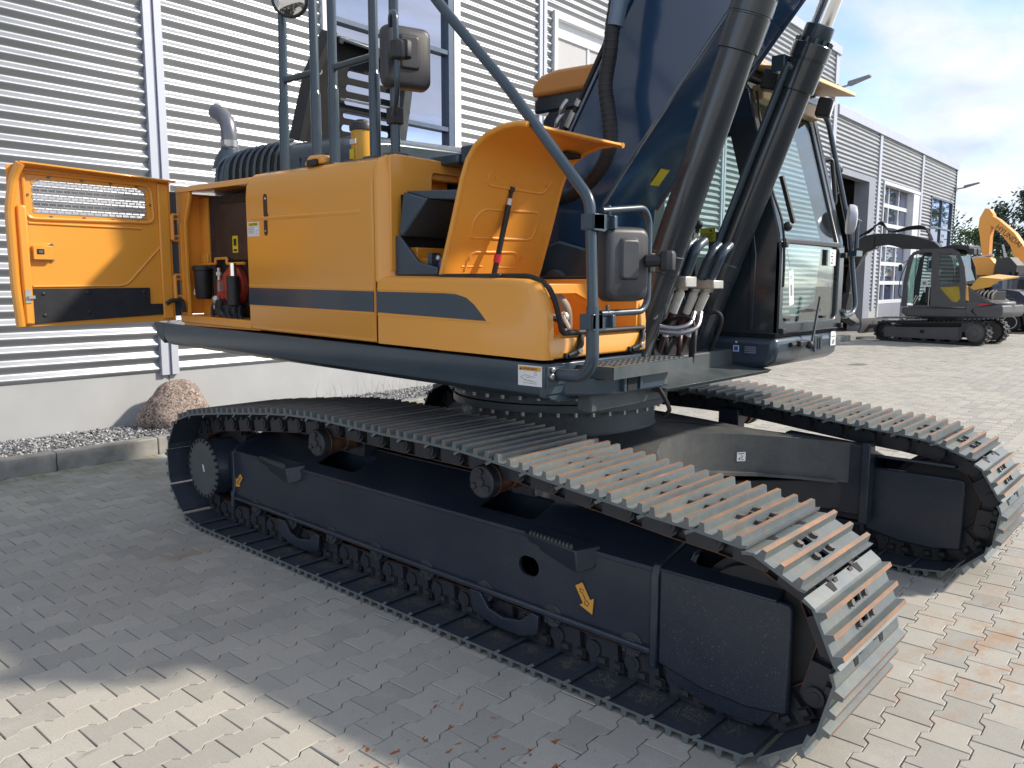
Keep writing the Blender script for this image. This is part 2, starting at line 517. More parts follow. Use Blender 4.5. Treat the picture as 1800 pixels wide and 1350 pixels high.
def paver_material(name, rnd_from):
    m, n, l, b = new_mat(name)
    nt = m.node_tree
    pos = pos_node(nt)
    if rnd_from == 'object':
        oi = n.new('ShaderNodeObjectInfo'); rv = oi.outputs['Random']
    else:
        at = n.new('ShaderNodeAttribute'); at.attribute_name = 'rnd'; rv = at.outputs['Fac']
    c = ramp(nt, rv, [(0.0, (0.365, 0.350, 0.312)), (0.35, (0.415, 0.395, 0.350)), (0.65, (0.445, 0.425, 0.375)), (1.0, (0.495, 0.465, 0.40))])
    big = noise(nt, 0.55, 5.0, 0.6, pos)
    c = mix(nt, ramp(nt, big, [(0.35, grey(0.0)), (0.7, grey(0.5))]), c, (0.34, 0.33, 0.30))
    pale = noise(nt, 3.1, 6.0, 0.68, pos)
    c = mix(nt, ramp(nt, pale, [(0.52, grey(0.0)), (0.72, grey(0.55))]), c, (0.52, 0.49, 0.44))
    grit = noise(nt, 130.0, 3.0, 0.7, pos)
    c = mix(nt, ramp(nt, grit, [(0.32, grey(0.30)), (0.5, grey(0.0))]), c, (0.16, 0.15, 0.135))
    c = mix(nt, ramp(nt, noise(nt, 310.0, 2.0, 0.5, pos), [(0.6, grey(0.0)), (0.72, grey(0.35))]), c, (0.55, 0.53, 0.49))
    # dark scuffs and worn-off paint scratches
    sc_ = noise(nt, 7.0, 5.0, 0.7, pos, stretch=(1.0, 0.25, 1.0))
    c = mix(nt, ramp(nt, sc_, [(0.66, grey(0.0)), (0.72, grey(0.5))]), c, (0.17, 0.165, 0.155))
    sc2 = noise(nt, 11.0, 3.0, 0.6, pos, stretch=(0.35, 2.2, 1.0))
    c = mix(nt, ramp(nt, sc2, [(0.70, grey(0.0)), (0.735, grey(0.6))]), c, (0.62, 0.60, 0.57))
    # rust and clay left by the track in front of the idlers, a few chips beside it
    rn = ramp(nt, noise(nt, 6.5, 6.0, 0.75, pos, stretch=(1.0, 0.6, 1.0)), [(0.48, grey(0)), (0.62, grey(1))])
    st = math_node(nt, 'MAXIMUM', spot(nt, pos, (1.95, 0.25), 0.95, 0.8, (0.5, 1.5)), spot(nt, pos, (2.35, 1.1), 0.7, 0.8, (0.8, 1.0)))
    st = math_node(nt, 'MAXIMUM', st, math_node(nt, 'MULTIPLY', spot(nt, pos, (1.75, 1.9), 0.6, 0.8), 0.5))
    c = mix(nt, math_node(nt, 'MULTIPLY', math_node(nt, 'MULTIPLY', st, rn), 0.65), c, (0.42, 0.24, 0.13))
    chip = ramp(nt, noise(nt, 26.0, 2.0, 0.5, pos, stretch=(1.0, 0.55, 1.0)), [(0.655, grey(0)), (0.675, grey(1))])
    cs = math_node(nt, 'MAXIMUM', spot(nt, pos, (0.42, -2.28), 0.42, 0.4), spot(nt, pos, (0.85, -2.1), 0.3, 0.4))
    c = mix(nt, math_node(nt, 'MULTIPLY', cs, chip), c, (0.33, 0.12, 0.05))
    rs = spot(nt, pos, (-2.4, -1.92), 0.2, 0.9, (0.45, 1.3))
    c = mix(nt, math_node(nt, 'MULTIPLY', rs, 0.45), c, (0.36, 0.22, 0.10))
    ws = spot(nt, pos, (-3.52, 14.2), 0.42, 0.5, (0.55, 1.0))
    c = mix(nt, math_node(nt, 'MULTIPLY', ws, 0.8), c, (0.12, 0.115, 0.10))
    # moss along the kerb
    sep_ = n.new('ShaderNodeSeparateXYZ'); l.new(pos, sep_.inputs[0])
    mr = n.new('ShaderNodeMapRange'); mr.inputs[1].default_value = -4.2; mr.inputs[2].default_value = -5.75
    l.new(sep_.outputs['X'], mr.inputs[0])
    mo = ramp(nt, noise(nt, 2.4, 6.0, 0.7, pos), [(0.42, grey(0)), (0.62, grey(0.75))])
    near_y = n.new('ShaderNodeMapRange'); near_y.inputs[1].default_value = 3.5; near_y.inputs[2].default_value = 1.0
    l.new(sep_.outputs['Y'], near_y.inputs[0])
    c = mix(nt, math_node(nt, 'MULTIPLY', math_node(nt, 'MULTIPLY', mr.outputs[0], mo), near_y.outputs[0]), c, (0.20, 0.195, 0.075))
    l.new(c, b.inputs['Base Color'])
    b.inputs['Roughness'].default_value = 0.82
    b.inputs['Specular IOR Level'].default_value = 0.25
    hb = noise(nt, 160.0, 4.0, 0.7, pos)
    bump(nt, b, hb, 0.35, 0.002)
    return m

M['paver'] = paver_material('paver_concrete', 'object')
M['paver_far'] = paver_material('paver_concrete_far', 'attr')
mj, nj, lj, bj = new_mat('joint_sand')
pj = pos_node(mj.node_tree)
fj = noise(mj.node_tree, 0.9, 5.0, 0.65, pj)
cj = ramp(mj.node_tree, fj, [(0.46, (0.026, 0.024, 0.021)), (0.55, (0.07, 0.064, 0.052)), (0.62, (0.26, 0.24, 0.195)), (0.70, (0.46, 0.42, 0.34))])
lj.new(cj, bj.inputs['Base Color']); bj.inputs['Roughness'].default_value = 0.95
bj.inputs['Specular IOR Level'].default_value = 0.1
bump(mj.node_tree, bj, noise(mj.node_tree, 220.0, 3.0, 0.7, pj), 0.5, 0.003)
M['joint'] = mj
M['groundfar'] = plain('far_paving', (0.42, 0.40, 0.355), 0.85, 0.0, 0.1, 0.4, spec=0.2)

# ------------------------------------------------------------------ ground
g = MB().add([(-420, -420, -0.03), (420, -420, -0.03), (420, 420, -0.03), (-420, 420, -0.03)], [(0, 1, 2, 3)])
tag(g.build('ground', M['groundfar'], smooth=0), kind='structure')

THW = R(1.64)
HM = Matrix.Rotation(THW, 4, 'Z')
def hw(x, s, z=0.0):
    """Point in the frame of the halls: x out from the wall, s along it."""
    return HM @ Vector((x, s, z))

paving = tag(empty('yard_paving', (0, 0, 0), THW), kind='structure')
jm = MB().add([(-5.73, -9, -0.0052), (14, -9, -0.0052), (14, 62, -0.0052), (-5.73, 62, -0.0052)], [(0, 1, 2, 3)])
jo = jm.build('joint_bed', M['joint'], smooth=0)
jo.parent = paving
LEN, WID = 0.22, 0.165
def paver_loop(g_=0.0016):
    e, mid = WID / 2 + 0.0125, WID / 2 - 0.0125
    h = LEN / 2
    q = [(e, -h), (e, -0.068), (mid, -0.043), (mid, 0.043), (e, 0.068), (e, h)]
    pts = q + [(-x, -y) for x, y in q]
    out = []
    for x, y in pts:
        out.append((x - math.copysign(g_, x), y - math.copysign(g_, y) if abs(abs(y) - h) < 1e-6 else y))
    return out
PL = paver_loop()
def paver_geo(full):
    n = len(PL)
    ins = []
    for x, y in PL:
        ins.append((x - math.copysign(0.0032, x), y - math.copysign(0.0032, y) if abs(abs(y) - LEN / 2) < 0.003 else y))
    v = [(x, y, 0.0) for x, y in ins] + [(x, y, -0.0042) for x, y in PL] + ([(x, y, -0.06) for x, y in PL] if full else [])
    # top as quads between opposite sides keeps it flat and cheap
    fs = [[0, 1, 10, 11], [1, 2, 9, 10], [2, 3, 8, 9], [3, 4, 7, 8], [4, 5, 6, 7]]
    for i in range(n):
        j = (i + 1) % n
        fs.append([i, n + i, n + j, j])
        if full: fs.append([n + i, 2 * n + i, 2 * n + j, n + j])
    return v, fs
pv, pf = paver_geo(True)
pvf, pff = paver_geo(False)
pme = MB().add(pv, pf).mesh('paver', M['paver'], smooth=0, fix=False)
# stones inside the camera's wedge (with a margin for a step to the side)
cw = Vector((2.70, -4.2591, 1.825))
ang0, ang1 = R(132.2 - 33 - 9), R(132.2 + 33 + 9)
stones = []
row = 0
x = -5.72 + WID / 2 + 0.01
while x < 4.6:
    off = (row % 2) * LEN / 2
    y = -4.6 + off
    while y < 34:
        p = hw(x, y)
        d = p - cw
        dist = math.hypot(d.x, d.y)
        a = math.atan2(d.y, d.x) % (2 * math.pi)
        ok = (ang0 < a < ang1 or dist < 1.4) and dist < 34 and (x > -5.72)
        if ok:
            stones.append((dist, x, y))
        y += LEN
    row += 1
    x += WID
fd = Vector((f.x, f.y)).normalized()
def shown(x, y):
    p = hw(x, y, 0)
    q = cam.matrix_world.inverted() @ p
    if q.z > -0.1: return False
    uu_, vv_ = q.x / -q.z, q.y / -q.z
    if abs(uu_) > 0.66 or abs(vv_) > 0.495: return False
    # under or just behind a crawler?
    if -3.3 < p.x < 1.85 and (-1.62 < p.y < -0.9): return False
    if -1.0 < p.y < 1.0 and p.x < 1.6: return False
    return True
def pix(p):
    q = cam.matrix_world.inverted() @ p
    return (900 + 1396 * q.x / -q.z, 675 - 1396 * q.y / -q.z)
stones.sort()
count = 0
far_v, far_f, far_r = [], [], []
rng = random.Random(5)
for dist, x, y in stones:
    jz = rng.uniform(-0.0016, 0.0016); rz = rng.gauss(0, 0.006)
    tx, ty = rng.gauss(0, 0.006), rng.gauss(0, 0.006)
    near = shown(x, y) and count < 300 and dist < 6
    if near:
        pp = pix(hw(x, y))
        # the near crawler hides what lies right of its outer lower edge until its front end
        if -0.9 < hw(x, y).y and hw(x, y).x < 1.9 and pp[0] < 1480 and dist < 6: near = False
    if near:
        o = bpy.data.objects.new('paver', pme)
        COL.objects.link(o); o.parent = paving
        o.location = (x, y, jz); o.rotation_euler = (tx, ty, rz)
        count += 1
    else:
        k = len(far_v)
        c_, s_ = math.cos(rz), math.sin(rz)
        for (a, b2, c2) in pvf:
            far_v.append((x + a * c_ - b2 * s_, y + a * s_ + b2 * c_, c2 + jz + b2 * tx - a * ty))
        far_f += [[i + k for i in q] for q in pff]
        far_r += [rng.random()] * len(pvf)
fm = bpy.data.meshes.new('paver_field')
fm.from_pydata(far_v, [], far_f)
fm.materials.append(M['paver_far'])
att = fm.attributes.new('rnd', 'FLOAT', 'POINT')
att.data.foreach_set('value', far_r)
fo = bpy.data.objects.new('paver_field', fm); COL.objects.link(fo); fo.parent = paving
fo['kind'] = 'stuff'

# ------------------------------------------------------------------ kerb and gravel strip
M['kerb'] = plain('kerb_concrete', (0.30, 0.29, 0.265), 0.85, 0.0, 0.28, 5.0, 0.35, 90.0, spec=0.2)
kerb = tag(empty('kerb', (0, 0, 0), THW), kind='structure')
ky = -1.46 - 4.0
while ky < 22.4:
    o = MB().box((-5.865, ky + 0.004, -0.1), (-5.722, ky + 0.996, 0.178 + rng.uniform(-0.003, 0.003))).build('kerb_stone', M['kerb'], bevel=0.012)
    o.parent = kerb
    ky += 1.0
bed = MB()
nx, ny = 8, 120
vv = []
for j in range(ny + 1):
    for i in range(nx + 1):
        vv.append((-6.96 + 1.10 * i / nx, -5.4 + 28.0 * j / ny, 0.125 + rng.uniform(-0.012, 0.012)))
bed.add(vv, [(j * (nx + 1) + i, j * (nx + 1) + i + 1, (j + 1) * (nx + 1) + i + 1, (j + 1) * (nx + 1) + i) for j in range(ny) for i in range(nx)])
M['gravelbed'] = plain('gravel_bed', (0.16, 0.16, 0.165), 0.9, 0.0, 0.5, 60.0, 0.8, 80.0)
bo = bed.build('gravel_bed', M['gravelbed'], smooth=0); bo.parent = kerb
mg, ng, lg, bg_ = new_mat('gravel_stone')
at_ = ng.new('ShaderNodeAttribute'); at_.attribute_name = 'rnd'
lg.new(ramp(mg.node_tree, at_.outputs['Fac'], [(0.0, (0.09, 0.095, 0.105)), (0.4, (0.22, 0.225, 0.235)), (0.75, (0.38, 0.38, 0.375)), (1.0, (0.60, 0.59, 0.57))]), bg_.inputs['Base Color'])
bg_.inputs['Roughness'].default_value = 0.8
gv, gf, gr = [], [], []
def pebble(px, py, pz, s):
    k = len(gv)
    q = Matrix.Rotation(rng.uniform(0, 6.28), 3, 'Z') @ Matrix.Rotation(rng.uniform(-0.7, 0.7), 3, 'X')
    for a in ((1, 0, 0), (0, 1, 0), (-1, 0, 0), (0, -1, 0), (0, 0, 0.7), (0, 0, -0.7)):
        p = q @ Vector(a) * s * rng.uniform(0.7, 1.2)
        gv.append((px + p.x * 1.25, py + p.y, pz + p.z))
    for t in ((0, 1, 4), (1, 2, 4), (2, 3, 4), (3, 0, 4), (1, 0, 5), (2, 1, 5), (3, 2, 5), (0, 3, 5)):
        gf.append([i + k for i in t])
    gr.extend([rng.random()] * 6)
for i in range(15000):
    t = rng.random()
    py = -5.0 + 16.0 * t
    pebble(rng.uniform(-6.93, -5.88), py, 0.135 + rng.uniform(0, 0.012), rng.uniform(0.010, 0.022))
gm = bpy.data.meshes.new('gravel'); gm.from_pydata(gv, [], gf); gm.materials.append(mg)
ga = gm.attributes.new('rnd', 'FLOAT', 'POINT'); ga.data.foreach_set('value', gr)
go = bpy.data.objects.new('gravel', gm); COL.objects.link(go)
go.matrix_basis = HM
tag(go, kind='stuff')

# dry grass stalks growing out of the gravel by the wall
gs = MB()
for i in range(45):
    s0 = rng.uniform(2.3, 4.6); x0 = rng.uniform(-6.9, -6.55); h_ = rng.uniform(0.12, 0.42)
    bx, by = rng.uniform(-0.12, 0.12), rng.uniform(-0.14, 0.14)
    w_ = 0.0022
    gs.add([(x0 - w_, s0, 0.12), (x0 + w_, s0, 0.12), (x0 + bx * 0.4 + w_, s0 + by * 0.4, 0.12 + h_ * 0.6), (x0 + bx, s0 + by, 0.12 + h_), (x0 + bx * 0.4 - w_, s0 + by * 0.4, 0.12 + h_ * 0.6)], [(0, 1, 2, 3, 4)])
gso = gs.build('dry_grass', plain('dry_stalk', (0.46, 0.42, 0.30), 0.8), smooth=0, fix=False)
gso.matrix_basis = HM
tag(gso, 'thin dry grass stalks growing in the gravel along the wall', 'grass', kind='stuff')

# ------------------------------------------------------------------ boulder
bm = bmesh.new()
bmesh.ops.create_icosphere(bm, subdivisions=5, radius=1.0)
from mathutils import noise as mnoise
for v in bm.verts:
    p = v.co.copy()
    d = 1.0 + 0.24 * mnoise.noise(p * 1.3 + Vector((3, 1, 7))) + 0.05 * mnoise.noise(p * 3.5) + 0.014 * mnoise.noise(p * 14)
    q = p * d
    q.x *= 0.33; q.y *= 0.40; q.z *= 0.355
    q.y += 0.16 * q.z
    tz = max(0.0, min(1.0, (q.z + 0.35) / 0.7)); k = 1.06 - 0.30 * tz ** 2
    q.x *= k; q.y *= k
    v.co = q
bme = bpy.data.meshes.new('boulder'); bm.to_mesh(bme); bm.free()
mr_, nr_, lr_, br_ = new_mat('pink_granite')
vor = nr_.new('ShaderNodeTexVoronoi'); vor.inputs['Scale'].default_value = 62.0
tcr = nr_.new('ShaderNodeTexCoord'); lr_.new(tcr.outputs['Object'], vor.inputs['Vector'])
sepc = nr_.new('ShaderNodeSeparateColor'); lr_.new(vor.outputs['Color'], sepc.inputs[0])
gc = ramp(mr_.node_tree, sepc.outputs[0], [(0.1, (0.07, 0.065, 0.062)), (0.3, (0.22, 0.16, 0.135)), (0.6, (0.33, 0.235, 0.19)), (0.9, (0.46, 0.37, 0.31))])
gc = mix(mr_.node_tree, ramp(mr_.node_tree, noise(mr_.node_tree, 4.0, 5.0, 0.6), [(0.4, grey(0)), (0.75, grey(0.5))]), gc, (0.17, 0.15, 0.12))
lr_.new(gc, br_.inputs['Base Color']); br_.inputs['Roughness'].default_value = 0.8
bump(mr_.node_tree, br_, noise(mr_.node_tree, 45.0, 5.0, 0.7), 0.6, 0.01)
bme.materials.append(mr_)
bme.polygons.foreach_set('use_smooth', [True] * len(bme.polygons))
bo_ = bpy.data.objects.new('boulder', bme); COL.objects.link(bo_)
bo_.location = (-6.59, 0.0, 0.295)
tag(bo_, 'large rounded granite boulder on the gravel against the hall wall', 'boulder')

# ------------------------------------------------------------------ halls
mc, nc, lc, bc = new_mat('aluminium_cladding')
ntc = mc.node_tree
fc1 = noise(ntc, 1.3, 4.0, 0.6, stretch=(1, 0.25, 1))
lc.new(ramp(ntc, fc1, [(0.3, (0.35, 0.365, 0.385)), (0.7, (0.41, 0.425, 0.445))]), bc.inputs['Base Color'])
bc.inputs['Metallic'].default_value = 0.62
lc.new(ramp(ntc, noise(ntc, 9.0, 4.0, 0.6, stretch=(1, 0.2, 1)), [(0.3, grey(0.30)), (0.7, grey(0.40))]), bc.inputs['Roughness'])
M['clad'] = mc
M['flash'] = plain('pale_flashing', (0.52, 0.54, 0.60), 0.4, 0.1, 0.04, 2.0)
M['flashgap'] = plain('flashing_gap', (0.16, 0.17, 0.24), 0.5)
M['plinth'] = plain('plinth_concrete', (0.44, 0.445, 0.445), 0.85, 0.0, 0.07, 1.5, 0.15, 60.0, spec=0.2)
M['winframe'] = plain('window_frame_blue', (0.075, 0.11, 0.165), 0.35, 0.0, 0.1, coat=0.2)
M['whiteframe'] = plain('white_frame', (0.74, 0.75, 0.77), 0.4, 0.0, 0.03)
M['lilac'] = plain('grey_door_panel', (0.30, 0.315, 0.36), 0.5, 0.0, 0.05, 2.0)
M['inside'] = plain('hall_interior', (0.12, 0.12, 0.11), 0.9, 0.0, 0.2)
M['roofgrey'] = plain('roof_grey', (0.35, 0.35, 0.36), 0.8)
def pane_mat(name, base, refl, mixf):
    m, n, l, b = new_mat(name)
    b.inputs['Base Color'].default_value = (*base, 1); b.inputs['Roughness'].default_value = 0.06
    g_ = n.new('ShaderNodeBsdfGlossy'); g_.inputs['Color'].default_value = (*refl, 1); g_.inputs['Roughness'].default_value = 0.015
    x_ = n.new('ShaderNodeMixShader'); x_.inputs[0].default_value = mixf
    l.new(b.outputs[0], x_.inputs[1]); l.new(g_.outputs[0], x_.inputs[2])
    l.new(x_.outputs[0], n['Material Output'].inputs[0])
    # slight waviness of the panes
    bump(m.node_tree, g_, noise(m.node_tree, 1.2, 2.0, 0.5), 0.03, 0.05)
    return m
M['pane'] = pane_mat('coated_pane', (0.05, 0.055, 0.075), (0.62, 0.66, 0.80), 0.62)
M['pane_dim'] = pane_mat('door_pane', (0.075, 0.085, 0.13), (0.62, 0.68, 0.85), 0.38)
M['pane_blind'] = plain('window_blind', (0.50, 0.50, 0.50), 0.7, 0.0, 0.03)

WX = -6.95
WAVE, AMP = 0.1474, 0.021
def cladding(s0, s1, z0, z1, x0=WX):
    mb = MB()
    n = int(round((z1 - z0) / WAVE * 10))
    vv, fs = [], []
    for i in range(n + 1):
        z = z0 + (z1 - z0) * i / n
        ph = 2 * math.pi * (z - 0.74) / WAVE
        sheet = int((z - 0.74 + WAVE * 0.4) / (WAVE * 8))
        w = math.sin(ph)
        xx = x0 + AMP * (w - 0.12 * math.sin(3 * ph)) + 0.0035 * (sheet % 2)
        vv += [(xx, s0, z), (xx, s1, z)]
    fs = [(2 * i, 2 * i + 1, 2 * i + 3, 2 * i + 2) for i in range(n)]
    return mb.add(vv, fs)

def child(mb, name, mat, parent, bevel=0.0, smooth=35.0, fix=True):
    """A part given in its parent's own frame."""
    o = mb.build(name, mat, None, bevel, smooth, fix=fix)
    o.parent = parent
    return o

def strip_pair(parent, s, z0, z1, w=0.22):
    p = child(MB().box((WX - 0.03, s - w / 2, z0), (WX + 0.048, s - 0.018, z1)).box((WX - 0.03, s + 0.018, z0), (WX + 0.048, s + w / 2, z1)), 'pilaster', M['flash'], parent, 0.004)
    child(MB().box((WX - 0.02, s - 0.017, z0 + 0.002), (WX + 0.03, s + 0.017, z1 - 0.002)), 'pilaster_joint', M['flashgap'], p)

hall = thing('workshop_hall', 'tall hall clad in corrugated aluminium along the left of the yard', 'building', (0, 0, 0), THW)
child(MB().box((WX - 0.25, -14, -0.2), (WX - 0.012, 0.293, 0.752)).box((WX - 0.25, 0.307, -0.2), (WX - 0.012, 23.2, 0.752)).box((WX - 0.25, 0.25, -0.2), (WX - 0.04, 0.35, 0.752)), 'plinth', M['plinth'], hall)
for a, b2, z0, z1 in ((-14, 0.20, 0.74, 9.2), (0.40, 2.70, 0.74, 9.2), (5.42, 7.50, 0.74, 9.2), (2.70, 5.42, 7.2, 9.2), (7.72, 7.92, 0.74, 9.2),
                      (7.92, 11.6, 6.84, 9.2), (7.92, 11.6, 0.74, 3.2), (11.6, 15.0, 0.74, 9.2), (15.2, 22.9, 0.74, 9.2)):
    child(cladding(a, b2, z0, z1), 'cladding_sheet', M['clad'], hall, smooth=60, fix=False)
for s in (0.30, 7.61, 15.1):
    strip_pair(hall, s, 0.70, 9.2)
child(MB().box((WX - 0.03, 22.9, 0.70), (WX + 0.048, 23.2, 9.2)), 'corner_flashing', M['flash'], hall, 0.004)
child(MB().box((WX - 0.35, -14, 9.2), (WX + 0.10, 23.24, 9.46)), 'parapet_flashing', M['flash'], hall, 0.006)
child(MB().box((-40, -14, -0.2), (WX - 0.62, 23.19, 9.3)), 'hall_body', M['inside'], hall)

def window(parent, s0, s1, z0, z1, verticals, transoms, frame, pane, fw=0.07, depth=0.05, sill=True):
    mb = MB()
    x1 = WX + depth; x0 = WX - 0.09
    mb.box((x0, s0, z0), (x1, s0 + fw, z1)).box((x0, s1 - fw, z0), (x1, s1, z1))
    mb.box((x0, s0 + fw, z0), (x1, s1 - fw, z0 + fw)).box((x0, s0 + fw, z1 - fw), (x1, s1 - fw, z1))
    for t in transoms:
        mb.box((x0, s0 + fw, t - 0.035), (x1 - 0.012, s1 - fw, t + 0.035))
    for t in verticals:
        mb.box((x0, t - 0.03, z0 + fw), (x1 - 0.015, t + 0.03, z1 - fw))
    w = child(mb, 'window', frame, parent, 0.004)
    ss = [s0 + fw] + sorted(verticals) + [s1 - fw]
    zz = [z0 + fw] + sorted(transoms) + [z1 - fw]
    for i in range(len(ss) - 1):
        for j in range(len(zz) - 1):
            child(MB().box((x0 + 0.03, ss[i], zz[j]), (x0 + 0.05, ss[i + 1], zz[j + 1])), 'pane', pane, w)
    return w

window(hall, 2.82, 5.27, 0.95, 7.2, [], [2.15, 3.05, 4.30, 5.50, 6.4], M['winframe'], M['pane'], 0.12)
child(MB().box((WX - 0.03, 2.70, 0.74), (WX + 0.06, 2.815, 7.2)).box((WX - 0.03, 5.275, 0.74), (WX + 0.06, 5.42, 7.2)).box((WX - 0.03, 2.815, 7.205), (WX + 0.06, 5.275, 7.3)).box((WX - 0.1, 2.815, 0.74), (WX + 0.05, 5.275, 0.94)), 'window_surround', M['whiteframe'], hall)
w2 = window(hall, 7.98, 11.54, 3.26, 6.5, [9.12, 10.3], [4.9], M['whiteframe'], M['pane_blind'], 0.09, 0.0)
child(MB().box((WX - 0.10, 7.92, 3.2), (WX + 0.07, 8.02, 6.84)).box((WX - 0.10, 11.5, 3.2), (WX + 0.07, 11.6, 6.84)).box((WX - 0.10, 8.02, 6.72), (WX + 0.07, 11.5, 6.84)).box((WX - 0.14, 8.02, 6.5), (WX - 0.05, 11.5, 6.72)), 'window_surround', M['whiteframe'], hall)

# low hall: doors, window, lower parapet
low = thing('low_hall', 'lower aluminium clad hall with roller door openings at the far end', 'building', (0, 0, 0), THW)
DT = 5.62
for a, b2, z0, z1 in ((23.2, 28.0, DT + 0.1, 7.36), (28.3, 34.1, DT + 0.1, 7.36), (34.4, 40.6, 5.78, 7.36), (27.75, 28.0, 0.85, DT + 0.1), (28.3, 28.75, 0.85, DT + 0.1),
                      (34.4, 36.1, 0.85, 5.78), (40.15, 40.6, 0.85, 5.78), (36.1, 40.15, 0.85, 2.4)):
    child(cladding(a, b2, z0, z1), 'cladding_sheet', M['clad'], low, smooth=60, fix=False)
for a, b2 in ((27.7, 28.8), (34.0, 40.6)):
    child(MB().box((WX - 0.2, a, -0.1), (WX - 0.01, b2, 0.86)), 'plinth', M['plinth'], low)
for s in (28.15, 34.25):
    child(MB().box((WX - 0.03, s - 0.14, 0.8), (WX + 0.05, s + 0.14, 7.36)), 'pilaster', M['flash'], low, 0.004)
child(MB().box((WX - 0.35, 23.24, 7.36), (WX + 0.10, 40.66, 7.68)), 'parapet_flashing', M['flash'], low, 0.006)
child(MB().box((WX - 0.03, 40.6, 0.0), (WX + 0.04, 40.64, 7.36)), 'corner_flashing', M['slate'], low)
# walls behind the front: end wall, back wall, floor and ceiling of the open bay
child(MB().box((-28, 40.42, -0.1), (WX - 0.04, 40.6, 7.3)), 'end_wall', M['flash'], low)
child(MB().box((-28, 23.2, 7.1), (WX - 0.04, 40.58, 7.34)), 'roof', M['roofgrey'], low)
child(MB().box((-14.2, 23.2, -0.05), (-14, 40.4, 7.1)), 'inner_wall', M['inside'], low)
child(MB().box((-14, 23.2, -0.05), (WX - 0.25, 40.4, 0.012)), 'hall_floor', M['kerb'], low)
child(MB().box((WX - 0.5, 27.0, 0.0), (WX + 0.03, 27.75, DT + 0.1)).box((WX - 0.3, 23.4, DT - 0.1), (WX + 0.03, 27.0, DT + 0.1)), 'door_jamb', M['lilac'], low)
# glazed sectional door
sd_ = child(MB().box((WX - 0.35, 28.76, DT), (WX + 0.06, 34.0, DT + 0.12)).box((WX - 0.3, 28.76, 0), (WX + 0.06, 28.84, DT)).box((WX - 0.4, 33.1, 0), (WX + 0.03, 34.0, DT)), 'door_frame', M['whiteframe'], low)
sdoor = child(MB().box((WX - 0.30, 28.86, 0.02), (WX - 0.20, 33.08, 1.0)), 'sectional_door', M['lilac'], low)
zs = [1.0 + i * 0.765 for i in range(7)]
for i in range(6):
    child(MB().box((WX - 0.30, 28.86, zs[i]), (WX - 0.185, 33.08, zs[i] + 0.15)).box((WX - 0.30, 28.86, zs[i] + 0.15), (WX - 0.185, 28.95, zs[i + 1])).box((WX - 0.3, 30.25, zs[i] + 0.15), (WX - 0.185, 30.33, zs[i + 1])).box((WX - 0.3, 31.65, zs[i] + 0.15), (WX - 0.185, 31.73, zs[i + 1])).box((WX - 0.3, 33.0, zs[i] + 0.15), (WX - 0.185, 33.08, zs[i + 1])), 'door_rail', M['whiteframe'], sdoor)
    for a, b2 in ((28.95, 30.25), (30.33, 31.65), (31.73, 33.0)):
        child(MB().box((WX - 0.27, a, zs[i] + 0.15), (WX - 0.24, b2, zs[i + 1])), 'pane', M['pane_dim'], sdoor)
w3 = window(low, 36.1, 40.15, 2.4, 5.78, [38.1], [3.0, 4.4], M['winframe'], M['pane'], 0.09, 0.04)
child(MB().box((WX - 0.4, 23.2, 0.0), (WX + 2.6, 28.4, 0.022)), 'door_ramp', M['kerb'], low)

def floodlight(s, z, label):
    t = thing('wall_floodlight', label, 'floodlight', hw(WX + 0.05, s, z), THW, 'floodlights on the hall corners')
    child(MB().box((0, -0.09, -0.12), (0.05, 0.09, 0.12)).cyl((0.05, 0, 0), (0.40, 0, 0.05), 0.035, n=10), 'bracket', M['steel'], t, 0.006)
    child(MB().hexa([(0.34, -0.17, 0.02), (1.0, -0.13, 0.20), (1.0, 0.13, 0.20), (0.34, 0.17, 0.02), (0.36, -0.17, 0.14), (1.02, -0.13, 0.26), (1.02, 0.13, 0.26), (0.36, 0.17, 0.14)]), 'lamp_head', M['lilac'], t, 0.02)
floodlight(23.1, 8.15, 'floodlight on the corner of the tall hall, below its parapet')
floodlight(40.5, 6.45, 'small floodlight on the far corner of the low hall')

# ================================================================== the big excavator: crawlers
EX = thing('crawler_excavator', 'large orange and dark slate crawler excavator with open side door and open toolbox lid', 'excavator', (-0.77, 0.05, 0))

# track shoe: painted plate, grousers worn to rust on their tips
ms, ns, ls, bs = new_mat('shoe_paint')
nts = ms.node_tree
oi = ns.new('ShaderNodeObjectInfo')
fs1 = noise(nts, 5.0, 6.0, 0.65)
cs1 = ramp(nts, fs1, [(0.3, (0.105, 0.128, 0.138)), (0.55, (0.145, 0.165, 0.168)), (0.75, (0.20, 0.205, 0.165))])
posw = pos_node(nts)
rust = ramp(nts, noise(nts, 9.0, 7.0, 0.75, posw), [(0.54, grey(0)), (0.68, grey(0.5))])
cs1 = mix(nts, rust, cs1, (0.20, 0.105, 0.06))
cs1 = mix(nts, ramp(nts, noise(nts, 60.0, 3.0, 0.6, posw), [(0.6, grey(0)), (0.75, grey(0.35))]), cs1, (0.30, 0.29, 0.26))
ls.new(cs1, bs.inputs['Base Color']); bs.inputs['Roughness'].default_value = 0.48; bs.inputs['Metallic'].default_value = 0.15
M['shoe'] = ms
mt, nt_, lt, bt = new_mat('grouser_tip_rust')
ntt = mt.node_tree
pw = pos_node(ntt)
ct = ramp(ntt, noise(ntt, 16.0, 6.0, 0.7, pw, stretch=(1, 0.3, 1)), [(0.25, (0.15, 0.15, 0.145)), (0.46, (0.22, 0.145, 0.10)), (0.62, (0.33, 0.17, 0.09)), (0.8, (0.40, 0.28, 0.20))])
lt.new(ct, bt.inputs['Base Color']); bt.inputs['Roughness'].default_value = 0.62; bt.inputs['Metallic'].default_value = 0.2
M['shoetip'] = mt
M['link'] = paint('track_link_paint', (0.020, 0.026, 0.040), 0.4, 0.1, 0.5, (0.085, 0.075, 0.06), scale=9.0)
